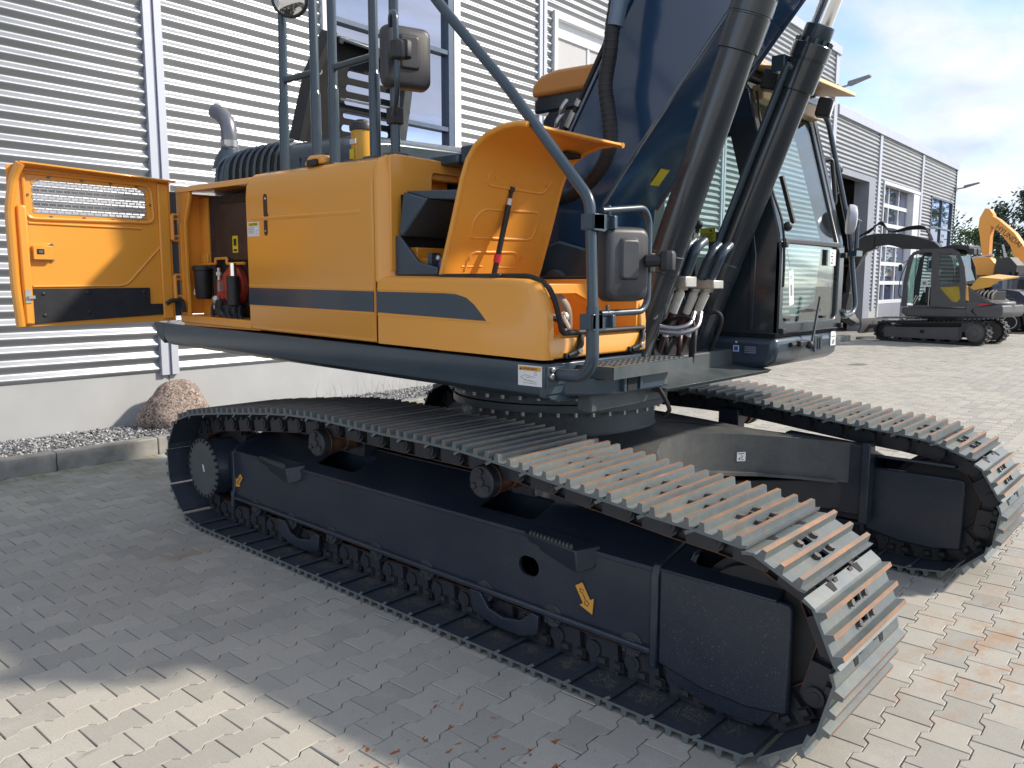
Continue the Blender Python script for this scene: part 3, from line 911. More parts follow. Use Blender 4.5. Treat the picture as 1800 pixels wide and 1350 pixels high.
M['railrust'] = plain('worn_rail_rust', (0.15, 0.075, 0.045), 0.5, 0.35, 0.4, 12.0)
M['boltmat'] = plain('shoe_bolt', (0.17, 0.155, 0.14), 0.45, 0.5, 0.3, 30.0)

M['shoeunder'] = paint('shoe_underside_navy', (0.016, 0.025, 0.046), 0.42, 0.1, 0.55, (0.085, 0.092, 0.10), scale=5.0)  # darker navy on the undersides than on the outer plates
SW = 0.69                 # shoe width
YN, YF = -1.255, 1.345    # track centre lines

def shoe_mesh():
    mb = MB()
    h = SW / 2
    w0, w1 = 0.088, 0.100
    # plate: strips between grousers, split round the two mud holes
    def strip(u0, u1, gaps):
        vs_ = [-h]
        for a, b in gaps: vs_ += [a, b]
        vs_.append(h)
        for i in range(0, len(vs_), 2):
            mb.box((u0, vs_[i], w0), (u1, vs_[i + 1], w1))
    gu = (-0.088, -0.012, 0.066)
    hole = [(-0.034, 0.034)]
    strip(-0.100, -0.058, [])
    strip(-0.058, -0.028, hole)
    strip(-0.028, 0.018, [])
    strip(0.018, 0.050, hole)
    strip(0.050, 0.094, [])
    # front lip bent down, dark pads stand in for shade in the link notches
    for a, b in ((-h, h),):
        mb.hexa([(0.094, a, w0), (0.128, a, w0 - 0.024), (0.128, b, w0 - 0.024), (0.094, b, w0), (0.094, a, w1), (0.137, a, w1 - 0.024), (0.137, b, w1 - 0.024), (0.094, b, w1)])
    for v0 in (-0.135, 0.135):
        mb.hexa([(0.100, v0 - 0.022, w1 - 0.006), (0.132, v0 - 0.030, w1 - 0.024), (0.132, v0 + 0.030, w1 - 0.024), (0.100, v0 + 0.022, w1 - 0.006), (0.100, v0 - 0.016, w1 - 0.0015), (0.134, v0 - 0.026, w1 - 0.0195), (0.134, v0 + 0.026, w1 - 0.0195), (0.100, v0 + 0.016, w1 - 0.0015)], 3)
    # back curl rises over the next lip
    mb.hexa([(-0.122, -h, w0 + 0.006), (-0.100, -h, w0), (-0.100, h, w0), (-0.122, h, w0 + 0.006), (-0.124, -h, w1 + 0.008), (-0.100, -h, w1), (-0.100, h, w1), (-0.124, h, w1 + 0.008)])
    for k, uu in enumerate(gu):
        t = 0.134 if k != 1 else 0.131
        b0, b1 = 0.016, 0.009
        z0 = w1 - 0.001
        mb.add([(uu - b0, -h, z0), (uu + b0, -h, z0), (uu + b0, h, z0), (uu - b0, h, z0), (uu - b1, -h, t), (uu + b1, -h, t), (uu + b1, h, t), (uu - b1, h, t)],
               [(0, 1, 5, 4), (1, 2, 6, 5), (2, 3, 7, 6), (3, 0, 4, 7)], 0)
        mb.add([(uu - b1, -h, t), (uu + b1, -h, t), (uu + b1, h, t), (uu - b1, h, t)], [(0, 1, 2, 3)], 1)
    for uu, vv_ in ((-0.043, -0.07), (-0.043, 0.07), (0.034, -0.07), (0.034, 0.07)):
        mb.cyl((uu, vv_, w1 - 0.002), (uu, vv_, w1 + 0.016), 0.0155, n=6, mi=2)
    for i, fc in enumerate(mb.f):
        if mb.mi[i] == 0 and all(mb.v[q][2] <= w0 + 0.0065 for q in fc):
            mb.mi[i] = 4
    return mb.mesh('track_shoe', [M['shoe'], M['shoetip'], M['boltmat'], M['dark'], M['shoeunder']], smooth=30)

def link_mesh():
    mb = MB()
    for sgn in (-1, 1):
        y0, y1, y2 = sgn * 0.062, sgn * 0.098, sgn * 0.130
        a = [(-0.150, -0.030), (-0.128, -0.052), (0.02, -0.056), (0.03, 0.086), (-0.135, 0.086), (-0.135, 0.03), (-0.150, 0.02)]
        b = [(-0.03, -0.056), (0.128, -0.052), (0.150, -0.03), (0.150, 0.02), (0.135, 0.03), (0.135, 0.086), (-0.03, 0.086)]
        mb.prism(a, 'y', y1, y2)
        mb.prism(b, 'y', y0, y1 - sgn * 0.002)
        # dark pads as the shade of hollows beside the bolts, boss and pin end
        mb.cyl((-0.108, y2, 0.0), (-0.108, y2 + sgn * 0.014, 0.0), 0.040, n=14)
        mb.cyl((-0.108, y2 + sgn * 0.014, 0.0), (-0.108, y2 + sgn * 0.017, 0.0), 0.022, n=12)
        for q in (-0.05, 0.035):
            mb.box((q - 0.026, y2 - 0.003 * sgn, 0.022), (q + 0.026, y2 + sgn * 0.004, 0.072), 2)
            mb.box((q - 0.016, y2, 0.028), (q + 0.016, y2 + sgn * 0.020, 0.052), 0)
        mb.box((-0.13, min(y0, y2) + 0.004, -0.0585), (0.13, max(y0, y2) - 0.004, -0.0545), 1)
    mb.cyl((-0.108, -0.10, 0), (-0.108, 0.10, 0), 0.034, n=12)
    return mb.mesh('track_link', [M['link'], M['railrust'], M['dark']], smooth=30)

XI, XS, ZC, RP = 1.383, -2.90, 0.45, 0.318
def pin_path():
    pts = []
    n = 60
    for i in range(n):
        pts.append((XS + (XI - XS) * i / n, ZC - RP))
    for i in range(41):
        a = -math.pi / 2 + math.pi * i / 40
        pts.append((XI + RP * math.cos(a), ZC + RP * math.sin(a)))
    top = [(1.383, 0.768), (1.23, 0.789), (1.0, 0.806), (0.8, 0.826), (0.6, 0.846), (0.385, 0.870), (0.17, 0.892), (-0.05, 0.910), (-0.25, 0.916), (-0.47, 0.915), (-0.69, 0.916),
           (-0.9, 0.920), (-1.11, 0.924), (-1.325, 0.926), (-1.54, 0.920), (-1.78, 0.900), (-2.0, 0.878), (-2.235, 0.852), (-2.45, 0.828), (-2.7, 0.796), (-2.9, 0.768)]
    sp = spline([(x, 0, z) for x, z in top], 6)
    pts += [(p.x, p.z) for p in sp[1:]]
    for i in range(1, 40):
        a = math.pi / 2 + math.pi * i / 40
        pts.append((XS + RP * math.cos(a), ZC + RP * math.sin(a)))
    pts.append(pts[0])
    return pts

def place_track(parent, yc, phase_x):
    pts = pin_path()
    cum = [0.0]
    for a, b in zip(pts, pts[1:]):
        cum.append(cum[-1] + math.hypot(b[0] - a[0], b[1] - a[1]))
    L = cum[-1]
    N = int(round(L / 0.216))
    def at(s):
        s %= L
        lo, hi = 0, len(cum) - 1
        while hi - lo > 1:
            mid_ = (lo + hi) // 2
            if cum[mid_] <= s: lo = mid_
            else: hi = mid_
        t = (s - cum[lo]) / max(1e-9, cum[hi] - cum[lo])
        return Vector((pts[lo][0] + (pts[hi][0] - pts[lo][0]) * t, 0, pts[lo][1] + (pts[hi][1] - pts[lo][1]) * t))
    # arc length of the pin that sits at phase_x on the upper run
    s0 = None
    for i in range(len(pts)):
        if pts[i][1] > 0.75 and pts[i][0] <= phase_x and i > 80:
            s0 = cum[i]; break
    for k in range(N):
        a = at(s0 + k * L / N); b = at(s0 + (k + 1) * L / N)
        c = (a + b) / 2
        t = (b - a).normalized()
        nn = Vector((t.z, 0, -t.x))
        mm = Matrix((t, Vector((0, 1, 0)) if (t.cross(Vector((0, 1, 0)))).dot(nn) > 0 else Vector((0, -1, 0)), nn)).transposed().to_4x4()
        mm.translation = Vector((c.x, yc, c.z))
        for me in (SHOE, LINK):
            o = bpy.data.objects.new(me.name, me)
            COL.objects.link(o); o.parent = parent
            o.matrix_basis = mm
SHOE, LINK = shoe_mesh(), link_mesh()

def part(name, parent=EX):
    """An Empty that carries a group of sub-parts."""
    e = bpy.data.objects.new(name, None); COL.objects.link(e); e.empty_display_size = 0.1
    attach(e, parent)
    return e

def roller(parent, x, y, z, name='track_roller', r=0.062):
    mb = MB()
    prof = [(-0.15, 0.045), (-0.148, 0.055), (-0.140, 0.055), (-0.138, r + 0.016), (-0.131, r + 0.016), (-0.126, r), (-0.05, r), (-0.046, r * 0.72), (0.046, r * 0.72), (0.05, r), (0.126, r), (0.131, r + 0.016), (0.138, r + 0.016), (0.140, 0.055), (0.148, 0.055), (0.15, 0.045)]
    mb.lathe((x, y, z), (0, 1, 0), prof, 20)
    for s_ in (-1, 1):   # end collar with its two bolts and the saddle above
        mb.box((x - 0.07, y + s_ * 0.135, z - 0.005), (x + 0.07, y + s_ * 0.158, z + 0.018))
        mb.cyl((x, y + s_ * 0.142, z - 0.012), (x, y + s_ * 0.172, z - 0.012), 0.058, n=16)
        mb.cyl((x, y + s_ * 0.172, z - 0.012), (x, y + s_ * 0.178, z - 0.012), 0.030, n=12)
        for q in (-0.05, 0.05):
            mb.cyl((x + q * 0.7, y + s_ * 0.168, z - 0.047), (x + q * 0.7, y + s_ * 0.180, z - 0.047), 0.010, n=6)
    return mb.build(name, M['link'], parent, 0.003)

def crawler(yc, outward, phase):
    """outward = -1 for the crawler nearer the camera."""
    side = part('crawler_track')
    place_track(side, yc, phase)
    yo = yc + outward * 0.165          # outer face of the frame
    yi = yc - outward * 0.205          # inner face
    fr = part('track_frame')
    lo, hi = min(yo, yi), max(yo, yi)
    zr, zt = 0.612, 0.735              # outer ridge, inner ridge
    # outer side plate with the oval hole
    oval = rrect(0.172, 0.395, 0.302, 0.493, 0.048, 5)
    MB().plate([(-2.60, 0.275), (0.95, 0.250), (0.95, zr - 0.006), (-2.60, zr - 0.006)], [oval], 'y', yo, yo - outward * 0.018).build('side_plate', M['under'], fr)
    MB().prism([(-2.60, 0.24), (0.95, 0.21), (0.95, zt), (-2.60, zt)], 'y', yi, yi + outward * 0.018).build('inner_plate', M['under'], fr)
    # lower flange lip
    MB().hexa([(-2.60, yo + outward * 0.024, 0.250), (0.95, yo + outward * 0.024, 0.222), (0.95, yi, 0.222), (-2.60, yi, 0.250), (-2.60, yo + outward * 0.024, 0.280), (0.95, yo + outward * 0.024, 0.255), (0.95, yi, 0.255), (-2.60, yi, 0.280)]).build('lower_flange', M['under'], fr, 0.010)
    # sloped top plate with cut-outs below the carrier rollers (made flat, then tilted)
    wt = math.hypot(yi - yo, zt - zr)
    holes = [rrect(-1.72, 0.10 * 1, -1.30, 0.30, 0.03, 3), rrect(-0.20, 0.10, 0.18, 0.30, 0.03, 3)]
    mb = MB().plate([(-2.60, 0.0), (0.955, 0.0), (0.955, wt), (-2.60, wt)], holes, 'z', -0.016, 0.0)
    ex, ey, ez = Vector((1, 0, 0)), Vector((0, yi - yo, zt - zr)).normalized(), None
    ez = ex.cross(ey)
    if ez.z < 0: ez = -ez
    tm = Matrix((ex, ey, ez)).transposed().to_4x4(); tm.translation = Vector((0, yo, zr))
    mb.xf(tm).build('top_plate', M['under'], fr, 0.004)
    # rounded outer edge
    MB().tube([(-2.6, yo - outward * 0.010, zr - 0.012), (0.955, yo - outward * 0.010, zr - 0.012)], 0.0135, 10).build('edge_bead', M['under'], fr)
    # rear end plate and front rib
    MB().prism([(yo + outward * 0.024, 0.19), (yo + outward * 0.024, 0.30), (yo + outward * 0.012, 0.32), (yo + outward * 0.012, zr - 0.01), (yo - outward * 0.03, zr + 0.028), (yi - outward * 0.012, zt + 0.02), (yi - outward * 0.012, 0.19)], 'x', -2.64, -2.60).build('end_flange', M['under'], fr, 0.006)
    MB().prism([(yo + outward * 0.026, 0.17), (yo + outward * 0.026, zr - 0.02), (yo + outward * 0.005, zr + 0.022), (yi, zt + 0.02), (yi, 0.17)], 'x', 0.945, 0.985).build('front_rib', M['under'], fr, 0.008)
    # idler guard block: outer and inner cheek, sloping top with slot
    bo_y = yo + outward * 0.018
    for yy, th in ((bo_y, -outward * 0.03), (yi, outward * 0.03)):
        MB().prism([(0.985, 0.20), (1.20, 0.155), (1.40, 0.150), (1.555, 0.175), (1.565, 0.19), (1.565, 0.60), (1.55, 0.622), (0.985, 0.622)], 'y', yy, yy + th).build('idler_cheek', M['under'], fr, 0.012)
    slot = rrect(1.04, 0.13, 1.60, 0.285, 0.06, 5)
    slot = [(min(a, 1.6), b) for a, b in slot]
    w2 = abs(yi - bo_y)
    mb = MB().plate([(0.985, 0.0), (1.50, 0.0), (1.50, 0.10), (1.30, 0.10)] + [(1.12 + 0.09 * math.cos(R(90 + k * 22.5)), 0.19 + 0.09 * math.sin(R(90 - 180 - k * 22.5))) for k in range(0)] + [(1.12, 0.10), (1.07, 0.125), (1.05, 0.185), (1.07, 0.245), (1.12, 0.27), (1.30, 0.27), (1.50, 0.27), (1.50, w2), (0.985, w2)], [], 'z', -0.02, 0.0)
    ey2 = Vector((0, yi - bo_y, 0.085)).normalized(); ez2 = ex.cross(ey2)
    if ez2.z < 0: ez2 = -ez2
    tm2 = Matrix((ex, ey2, ez2)).transposed().to_4x4(); tm2.translation = Vector((0, bo_y, 0.625))
    mb.xf(tm2).build('idler_top_plate', M['under'], fr, 0.006)
    # curved skid below the block
    MB().prism([(0.98, 0.21), (1.05, 0.125), (1.25, 0.075), (1.45, 0.085), (1.50, 0.16), (1.40, 0.17), (1.2, 0.175)], 'y', yo - outward * 0.005, yo - outward * 0.03).build('skid_plate', M['under'], fr, 0.004)
    # serrated steps
    for x0, x1 in ((-2.22, -1.76), (0.24, 0.62)):
        p = MB().hexa([(x0, yo - outward * 0.02, 0.545), (x1 - 0.03, yo + outward * 0.075, 0.515), (x1 + 0.02, yo + outward * 0.005, 0.535), (x0, yo - outward * 0.03, 0.545),
                       (x0, yo + outward * 0.045, zr + 0.012), (x1 - 0.04, yo + outward * 0.075, zr + 0.006), (x1 + 0.03, yo - outward * 0.03, zr + 0.025), (x0, yo - outward * 0.06, zr + 0.03)]).build('step', M['under'], fr, 0.012)
        mb = MB()
        k = 0
        xx = x0 + 0.03
        while xx < x1 - 0.08:
            tt = (xx - x0) / (x1 - x0)
            yy = yo + outward * (0.045 + 0.032 * tt) - outward * 0.012
            mb.prism([(xx, zr + 0.005), (xx + 0.022, zr + 0.005), (xx + 0.011, zr + 0.030)], 'y', yy - 0.006, yy + 0.006)
            xx += 0.024
        mb.build('step_teeth', M['carbody'], p)
    # rollers
    for i in range(8):
        roller(fr, -2.32 + i * 0.452, yc, 0.248)
    for gx in (-1.75, 0.09):
        for s_ in (-1, 1):
            go_ = MB()
            y0 = yc + s_ * 0.188
            pl = [(gx - 0.24, 0.235), (gx - 0.21, 0.12), (gx - 0.05, 0.085), (gx + 0.12, 0.085), (gx + 0.23, 0.125), (gx + 0.235, 0.22), (gx + 0.19, 0.225), (gx + 0.12, 0.165), (gx, 0.145), (gx - 0.10, 0.165), (gx - 0.16, 0.235)]
            go_.prism(pl, 'y', y0 - 0.010, y0 + 0.010)
            go_.build('roller_guard', M['under'], fr, 0.004)
    for cx in (-1.50, -0.05):
        mb = MB()
        z_ = 0.825
        mb.lathe((cx, yc + outward * 0.10, z_), (0, outward, 0), [(-0.20, 0.05), (-0.17, 0.05), (-0.165, 0.075), (-0.09, 0.075), (-0.085, 0.062), (-0.04, 0.062), (-0.035, 0.078), (0.03, 0.078), (0.035, 0.088), (0.05, 0.088)], 22, mi=1)
        mb.lathe((cx, yc + outward * 0.10, z_), (0, outward, 0), [(0.05, 0.086), (0.10, 0.086), (0.108, 0.078)], 22)
        ye = yc + outward * 0.208
        mb.cyl((cx, ye, z_), (cx, ye + outward * 0.010, z_), 0.024, n=14)
        for k in range(3):
            a = R(90 + 120 * k)
            q = Vector((math.cos(a), 0, math.sin(a)))
            mb.cyl(Vector((cx, ye, z_)) + q * 0.055, Vector((cx, ye + outward * 0.012, z_)) + q * 0.055, 0.017, n=10)
            mb.box((-0.006, 0, 0.024), (0.006, outward * 0.006, 0.045), 0, Matrix.Translation((cx, ye, z_)) @ Matrix.Rotation(-a + R(90), 4, 'Y'))
        rl = mb.build('carrier_roller', [M['link'], M['railrust']], fr, 0.003)
        MB().box((cx - 0.06, yc - outward * 0.20, 0.70), (cx + 0.10, yc - outward * 0.09, 0.90)).build('roller_bracket', M['under'], fr, 0.006)
    # front idler
    mb = MB()
    RI = RP - 0.055
    mb.lathe((XI, yc, ZC), (0, 1, 0), [(-0.17, 0.06), (-0.165, 0.10), (-0.11, 0.12), (-0.10, RI - 0.06), (-0.098, RI - 0.008), (-0.05, RI), (-0.048, RI + 0.028), (0.048, RI + 0.028), (0.05, RI), (0.098, RI - 0.008), (0.10, RI - 0.06), (0.11, 0.12), (0.165, 0.10), (0.17, 0.06)], 48)
    mb.build('front_idler', M['under_in'], fr)
    # sprocket with teeth, drum and bolted cover
    sp = MB()
    n = 23
    prof = []
    for k in range(n * 4):
        rr = (RP + 0.012 if k % 4 in (0, 1) else RP - 0.035)
        a = 2 * math.pi * k / (n * 4)
        prof.append((XS + rr * math.cos(a), ZC + rr * math.sin(a)))
    sp.prism(prof, 'y', yc - 0.028, yc + 0.028)
    sprk = sp.build('sprocket', M['under_in'], fr, 0.004)
    mb = MB().lathe((XS, yc - outward * 0.19, ZC), (0, outward, 0), [(0.0, 0.22), (0.14, 0.235), (0.20, 0.212), (0.425, 0.205), (0.437, 0.198)], 40)
    mb.build('final_drive_hub', M['under'], fr, 0.003)
    yc_ = yc + outward * 0.247
    cv = MB()
    prof = []
    nb = 26
    for k in range(nb):
        a0 = 2 * math.pi * k / nb
        for da, rr in ((0.0, 0.222), (0.13, 0.222), (0.15, 0.205), (0.22, 0.205)):
            a = a0 + da
            prof.append((XS + rr * math.cos(a), ZC + rr * math.sin(a)))
    cv.prism(prof, 'y', yc_, yc_ + outward * 0.014)
    cvo = cv.build('drive_cover', M['slate2'], fr, 0.002)
    yv = yc_ + outward * 0.014
    bb = MB()
    for k in range(nb):
        a = 2 * math.pi * (k + 0.82) / nb
        px_, pz_ = XS + 0.206 * math.cos(a), ZC + 0.206 * math.sin(a)
        bb.cyl((px_, yv - outward * 0.016, pz_), (px_, yv + outward * 0.008, pz_), 0.0105, n=6)
    bb.build('cover_bolts', M['under_in'], fr)['kind'] = 'stuff'
    if outward < 0:
        MB().prism([(XS - 0.008, ZC + 0.03), (XS + 0.014, ZC + 0.024), (XS + 0.026, ZC - 0.026), (XS + 0.006, ZC - 0.022)], 'y', yv, yv - 0.0015).build('paper_tag', M['white'], fr)
        # lifting-point arrows
        def arrow(cx, cz, ang, L_):
            pts = [(-0.5, 0.16), (0.08, 0.16), (0.08, 0.32), (0.5, 0.0), (0.08, -0.32), (0.08, -0.16), (-0.5, -0.16)]
            c_, s_ = math.cos(ang), math.sin(ang)
            lp = [(cx + L_ * (a * c_ - b * s_), cz + L_ * (a * s_ + b * c_)) for a, b in pts]
            y_ = yo - 0.0008
            lp2 = [(cx + L_ * 1.12 * (a * c_ - b * 1.15 * s_), cz + L_ * 1.12 * (a * s_ + b * 1.15 * c_)) for a, b in pts]
            a1 = MB().prism(lp2, 'y', y_, y_ - 0.001).build('arrow_sticker', M['ink'], fr)
            MB().prism(lp, 'y', y_ - 0.0012, y_ - 0.002).build('arrow_sticker', M['warnorange'], fr)
            hk = MB().tube([(cx + L_ * (a * c_ - b * s_), y_ - 0.003, cz + L_ * (a * s_ + b * c_)) for a, b in ((-0.36, -0.02), (-0.27, 0.08), (-0.2, 0.0), (-0.27, -0.07), (-0.36, -0.02))], 0.0014, 6)
            hk.tube([(cx + L_ * (a * c_ - b * s_), y_ - 0.003, cz + L_ * (a * s_ + b * c_)) for a, b in ((-0.18, 0.0), (0.02, 0.0), (0.16, 0.06), (0.22, -0.02), (0.14, -0.1), (0.04, -0.07))], 0.0018, 6)
            hk.build('hook_symbol', M['ink'], fr)
        arrow(0.587, 0.372, R(-58), 0.15)
        arrow(-2.555, 0.392, R(-133), 0.13)
    return fr

crawler(YN, -1, 0.17)
crawler(YF, 1, 0.12)

# dirt and straw caught on the lower shoes of the near crawler
st_ = MB()
rs_ = random.Random(3)
for i in range(1500):
    k = rs_.randint(0, 15)
    x0 = 1.46 - k * 0.2161 - 0.07 + rs_.gauss(0, 0.04)
    y0 = -1.475 + rs_.gauss(0, 0.035)
    a = rs_.uniform(0, 3.14); L_ = rs_.uniform(0.012, 0.06)
    z0 = 0.0475 + rs_.uniform(0, 0.006)
    dx, dy = math.cos(a) * L_, math.sin(a) * L_
    w_ = 0.0007
    st_.add([(x0 - w_ * math.sin(a), y0 + w_ * math.cos(a), z0), (x0 + w_ * math.sin(a), y0 - w_ * math.cos(a), z0), (x0 + dx, y0 + dy, z0 + rs_.uniform(-0.001, 0.004))], [(0, 1, 2)])
so_ = st_.build('straw_litter', plain('dry_straw', (0.26, 0.235, 0.18), 0.9, 0.0, 0.3), EX, smooth=0, fix=False)
so_['kind'] = 'stuff'

# ------------------------------------------------------------------ carbody
cb = part('carbody')
CX, CY = -0.77, 0.05
half = [(1.02, -1.03), (0.80, -0.90), (0.60, -0.72), (0.42, -0.52), (0.28, -0.34), (0.19, -0.15), (0.165, 0.05), (0.19, 0.25), (0.28, 0.44), (0.42, 0.62), (0.60, 0.82), (0.80, 1.0), (1.02, 1.13),
        (0.75, 1.13), (0.48, 0.92), (0.30, 0.85), (-0.10, 0.83), (-0.45, 0.83), (-0.77, 0.83), (-1.10, 0.83), (-1.45, 0.83), (-1.85, 0.85), (-2.02, 0.92), (-2.29, 1.13),
        (-2.56, 1.13), (-2.34, 1.0), (-2.14, 0.82), (-1.96, 0.62), (-1.82, 0.44), (-1.73, 0.25), (-1.705, 0.05), (-1.73, -0.15), (-1.82, -0.34), (-1.96, -0.52), (-2.14, -0.72), (-2.34, -0.90), (-2.56, -1.03),
        (-2.29, -1.03), (-2.02, -0.82), (-1.85, -0.75), (-1.45, -0.73), (-1.10, -0.73), (-0.77, -0.73), (-0.45, -0.73), (-0.10, -0.73), (0.30, -0.75), (0.48, -0.82), (0.75, -1.03)]
def ztop(x, y):
    rr = math.hypot(x - CX, y - CY)
    return 0.885 - 0.115 * max(0.0, min(1.0, (rr - 0.75) / 1.25))
def zbot(x, y):
    rr = math.hypot(x - CX, y - CY)
    return 0.60 - 0.10 * max(0.0, min(1.0, (rr - 1.0) / 1.0))
n = len(half)
ring = []
for x, y in half:
    a = math.atan2(y - CY, x - CX)
    ring.append((CX + 0.55 * math.cos(a), CY + 0.55 * math.sin(a)))
vs_ = [(x, y, ztop(x, y)) for x, y in half] + [(x, y, 0.885) for x, y in ring] + [(x, y, zbot(x, y)) for x, y in half]
mid_ = [((x + rx) / 2, (y + ry) / 2) for (x, y), (rx, ry) in zip(half, ring)]
vs_ += [(x, y, ztop(x, y)) for x, y in mid_]
fs_ = []
for i in range(n):
    j = (i + 1) % n
    fs_ += [(i, j, 3 * n + j, 3 * n + i), (3 * n + i, 3 * n + j, n + j, n + i), (i, 2 * n + i, 2 * n + j, j)]
fs_.append(list(range(2 * n, 3 * n)))
MB().add(vs_, fs_).build('carbody_plates', M['carbody'], cb, smooth=30)
# flange along the lower edge of the front arms, with the lifting eye
fl = [(x, y) for x, y in half[1:12]]
fo_ = []
for i, (x, y) in enumerate(fl):
    nx_ = 0.045 if i not in (6, 7) else 0.085
    d = Vector((x - CX + 0.9, (y - CY) * -0.35, 0)).normalized()
    fo_.append((x + d.x * nx_, y + d.y * nx_))
poly = fl + fo_[::-1]
mb = MB()
m_ = len(fl)
for i in range(m_ - 1):
    z0, z1 = zbot(*fl[i]), zbot(*fl[i + 1])
    mb.hexa([(*fl[i], z0 - 0.006), (*fl[i + 1], z1 - 0.006), (*fo_[i + 1], z1 - 0.006), (*fo_[i], z0 - 0.006), (*fl[i], z0 + 0.014), (*fl[i + 1], z1 + 0.014), (*fo_[i + 1], z1 + 0.014), (*fo_[i], z0 + 0.014)])
mb.build('lower_flange', M['carbody'], cb)
# under box of the carbody and arm ends
MB().prism([(0.95, -1.03), (0.75, -0.9), (0.05, -0.25), (0.05, 0.30), (0.75, 0.98), (0.95, 1.13), (-2.5, 1.13), (-2.3, 0.95), (-1.6, 0.3), (-1.6, -0.25), (-2.3, -0.9), (-2.5, -1.03)], 'z', 0.32, 0.52).build('under_box', M['under_in'], cb, 0.01)
for sg, ye in ((1, 1.135), (-1, -1.035)):
    MB().box((0.98, ye - sg * 0.02, 0.26), (1.035, ye - sg * 0.12, 0.80)).build('arm_flange', M['under'], cb, 0.006)
    MB().prism([(0.45, 0.30), (1.0, 0.30), (1.0, 0.77), (0.45, 0.80)], 'y', ye - sg * 0.08, ye + sg * 0.01).build('arm_end', M['under'], cb, 0.008)
sk = MB().box((0.385, 0.565, 0.700), (0.3853, 0.625, 0.755)).build('sling_sticker', M['white'], cb)
sk.data.transform(Matrix.Identity(4))
# put the sticker flat on the front arm
pA, pB = Vector((0.28, 0.44, 0)), Vector((0.42, 0.62, 0))
td = (pB - pA).normalized(); nd = Vector((td.y, -td.x, 0))
mm = Matrix((td, Vector((0, 0, 1)), nd)).transposed().to_4x4(); mm.translation = (pA + pB) / 2 + nd * 0.0015 + Vector((0.02, 0.026, 0.69))
me_ = MB().box((-0.03, -0.03, 0), (0.03, 0.03, 0.001)).box((-0.022, 0.018, 0.001), (0.022, 0.023, 0.0015), 1).box((-0.018, -0.02, 0.001), (-0.008, -0.01, 0.0015), 1).box((0.0, -0.022, 0.001), (0.02, -0.018, 0.0015), 1)
me_.tube([(0.0, 0.012, 0.001), (0.012, 0.002, 0.001), (0.004, -0.01, 0.001), (-0.006, -0.004, 0.001)], 0.002, 6, 1)
me_.xf(mm)
bpy.data.objects.remove(sk)
me_.build('sling_sticker', [M['white'], M['ink']], cb, smooth=0)

# swing bearing
sb = part('swing_bearing')
mb = MB().lathe((CX, CY, 0), (0, 0, 1), [(0.86, 0.69), (0.885, 0.675), (0.90, 0.668), (1.03, 0.664)], 72)
mb.build('pedestal', M['carbody'], sb)
MB().lathe((CX, CY, 0), (0, 0, 1), [(1.03, 0.655), (1.032, 0.735), (1.078, 0.735), (1.08, 0.66), (1.083, 0.66), (1.085, 0.72), (1.128, 0.72), (1.13, 0.65), (1.135, 0.655), (1.137, 0.775), (1.19, 0.79), (1.24, 0.79)], 72).build('bearing_ring', M['slate2'], sb)
bb = MB()
for k in range(40):
    a = 2 * math.pi * (k + 0.3) / 40
    for rr, z0, z1 in ((0.705, 1.004, 1.031), (0.755, 1.112, 1.136)):
        bb.cyl((CX + rr * math.cos(a), CY + rr * math.sin(a), z0), (CX + rr * math.cos(a), CY + rr * math.sin(a), z1), 0.0125, n=6)
bb.build('bearing_bolts', M['steel'], sb)['kind'] = 'stuff'

# ================================================================== upper structure of the excavator
SH = Matrix.Identity(4); SH[2][0] = -0.0151; SH[2][3] = 0.0151 * 0.35     # the deck rises slightly towards the rear
def shp(p):
    return SH @ Vector(p)
YS = -1.44

deck = part('upper_frame')
prof = [(YS, 1.447), (YS, 1.345), (YS + 0.015, 1.300), (YS + 0.055, 1.272), (YS + 0.16, 1.258), (-0.62, 1.258), (-0.62, 1.447)]
MB().prism(prof, 'x', -3.60, 0.345).xf(SH).build('side_deck', M['slate'], deck, 0.006)
# rear end piece with rounded underside
MB().prism([(-3.78, 1.447), (-3.77, 1.40), (-3.72, 1.33), (-3.62, 1.285), (-3.606, 1.283), (-3.606, 1.447)], 'y', YS + 0.004, -1.15).xf(SH).build('rear_end_cap', M['slate'], deck, 0.006)
MB().box((-3.60, -0.62, 1.24), (0.30, 0.60, 1.40)).build('main_frame', M['slate2'], deck, 0.01)
MB().prism([(0.30, 1.25), (0.50, 1.25), (0.53, 1.275), (0.30, 1.30)], 'y', -0.66, 0.62).build('frame_nose', M['slate2'], deck, 0.004)
# far side deck (cab side)
MB().box((-3.60, 0.62, 1.25), (-1.0, 1.54, 1.47)).build('side_deck', M['slate'], deck, 0.01)
# curved front end of the deck towards the middle
MB().prism([(0.345, -1.435), (0.345, -1.30), (0.46, -1.22), (0.52, -1.05), (0.52, -0.66), (0.30, -0.62), (0.30, -1.435)], 'z', 1.285, 1.375).build('deck_nose', M['slate'], deck, 0.012)
MB().box((0.30, -1.43, 1.30), (0.352, -0.63, 1.447)).build('deck_front', M['slate'], deck, 0.006)
# socket for a tie-down in the nose
MB().box((0.50, -1.02, 1.30), (0.528, -0.94, 1.37)).box((0.515, -1.06, 1.30), (0.535, -1.04, 1.375), 1).box((0.515, -0.92, 1.30), (0.535, -0.90, 1.375), 1).build('tie_down_socket', [M['dark'], M['slate']], deck)
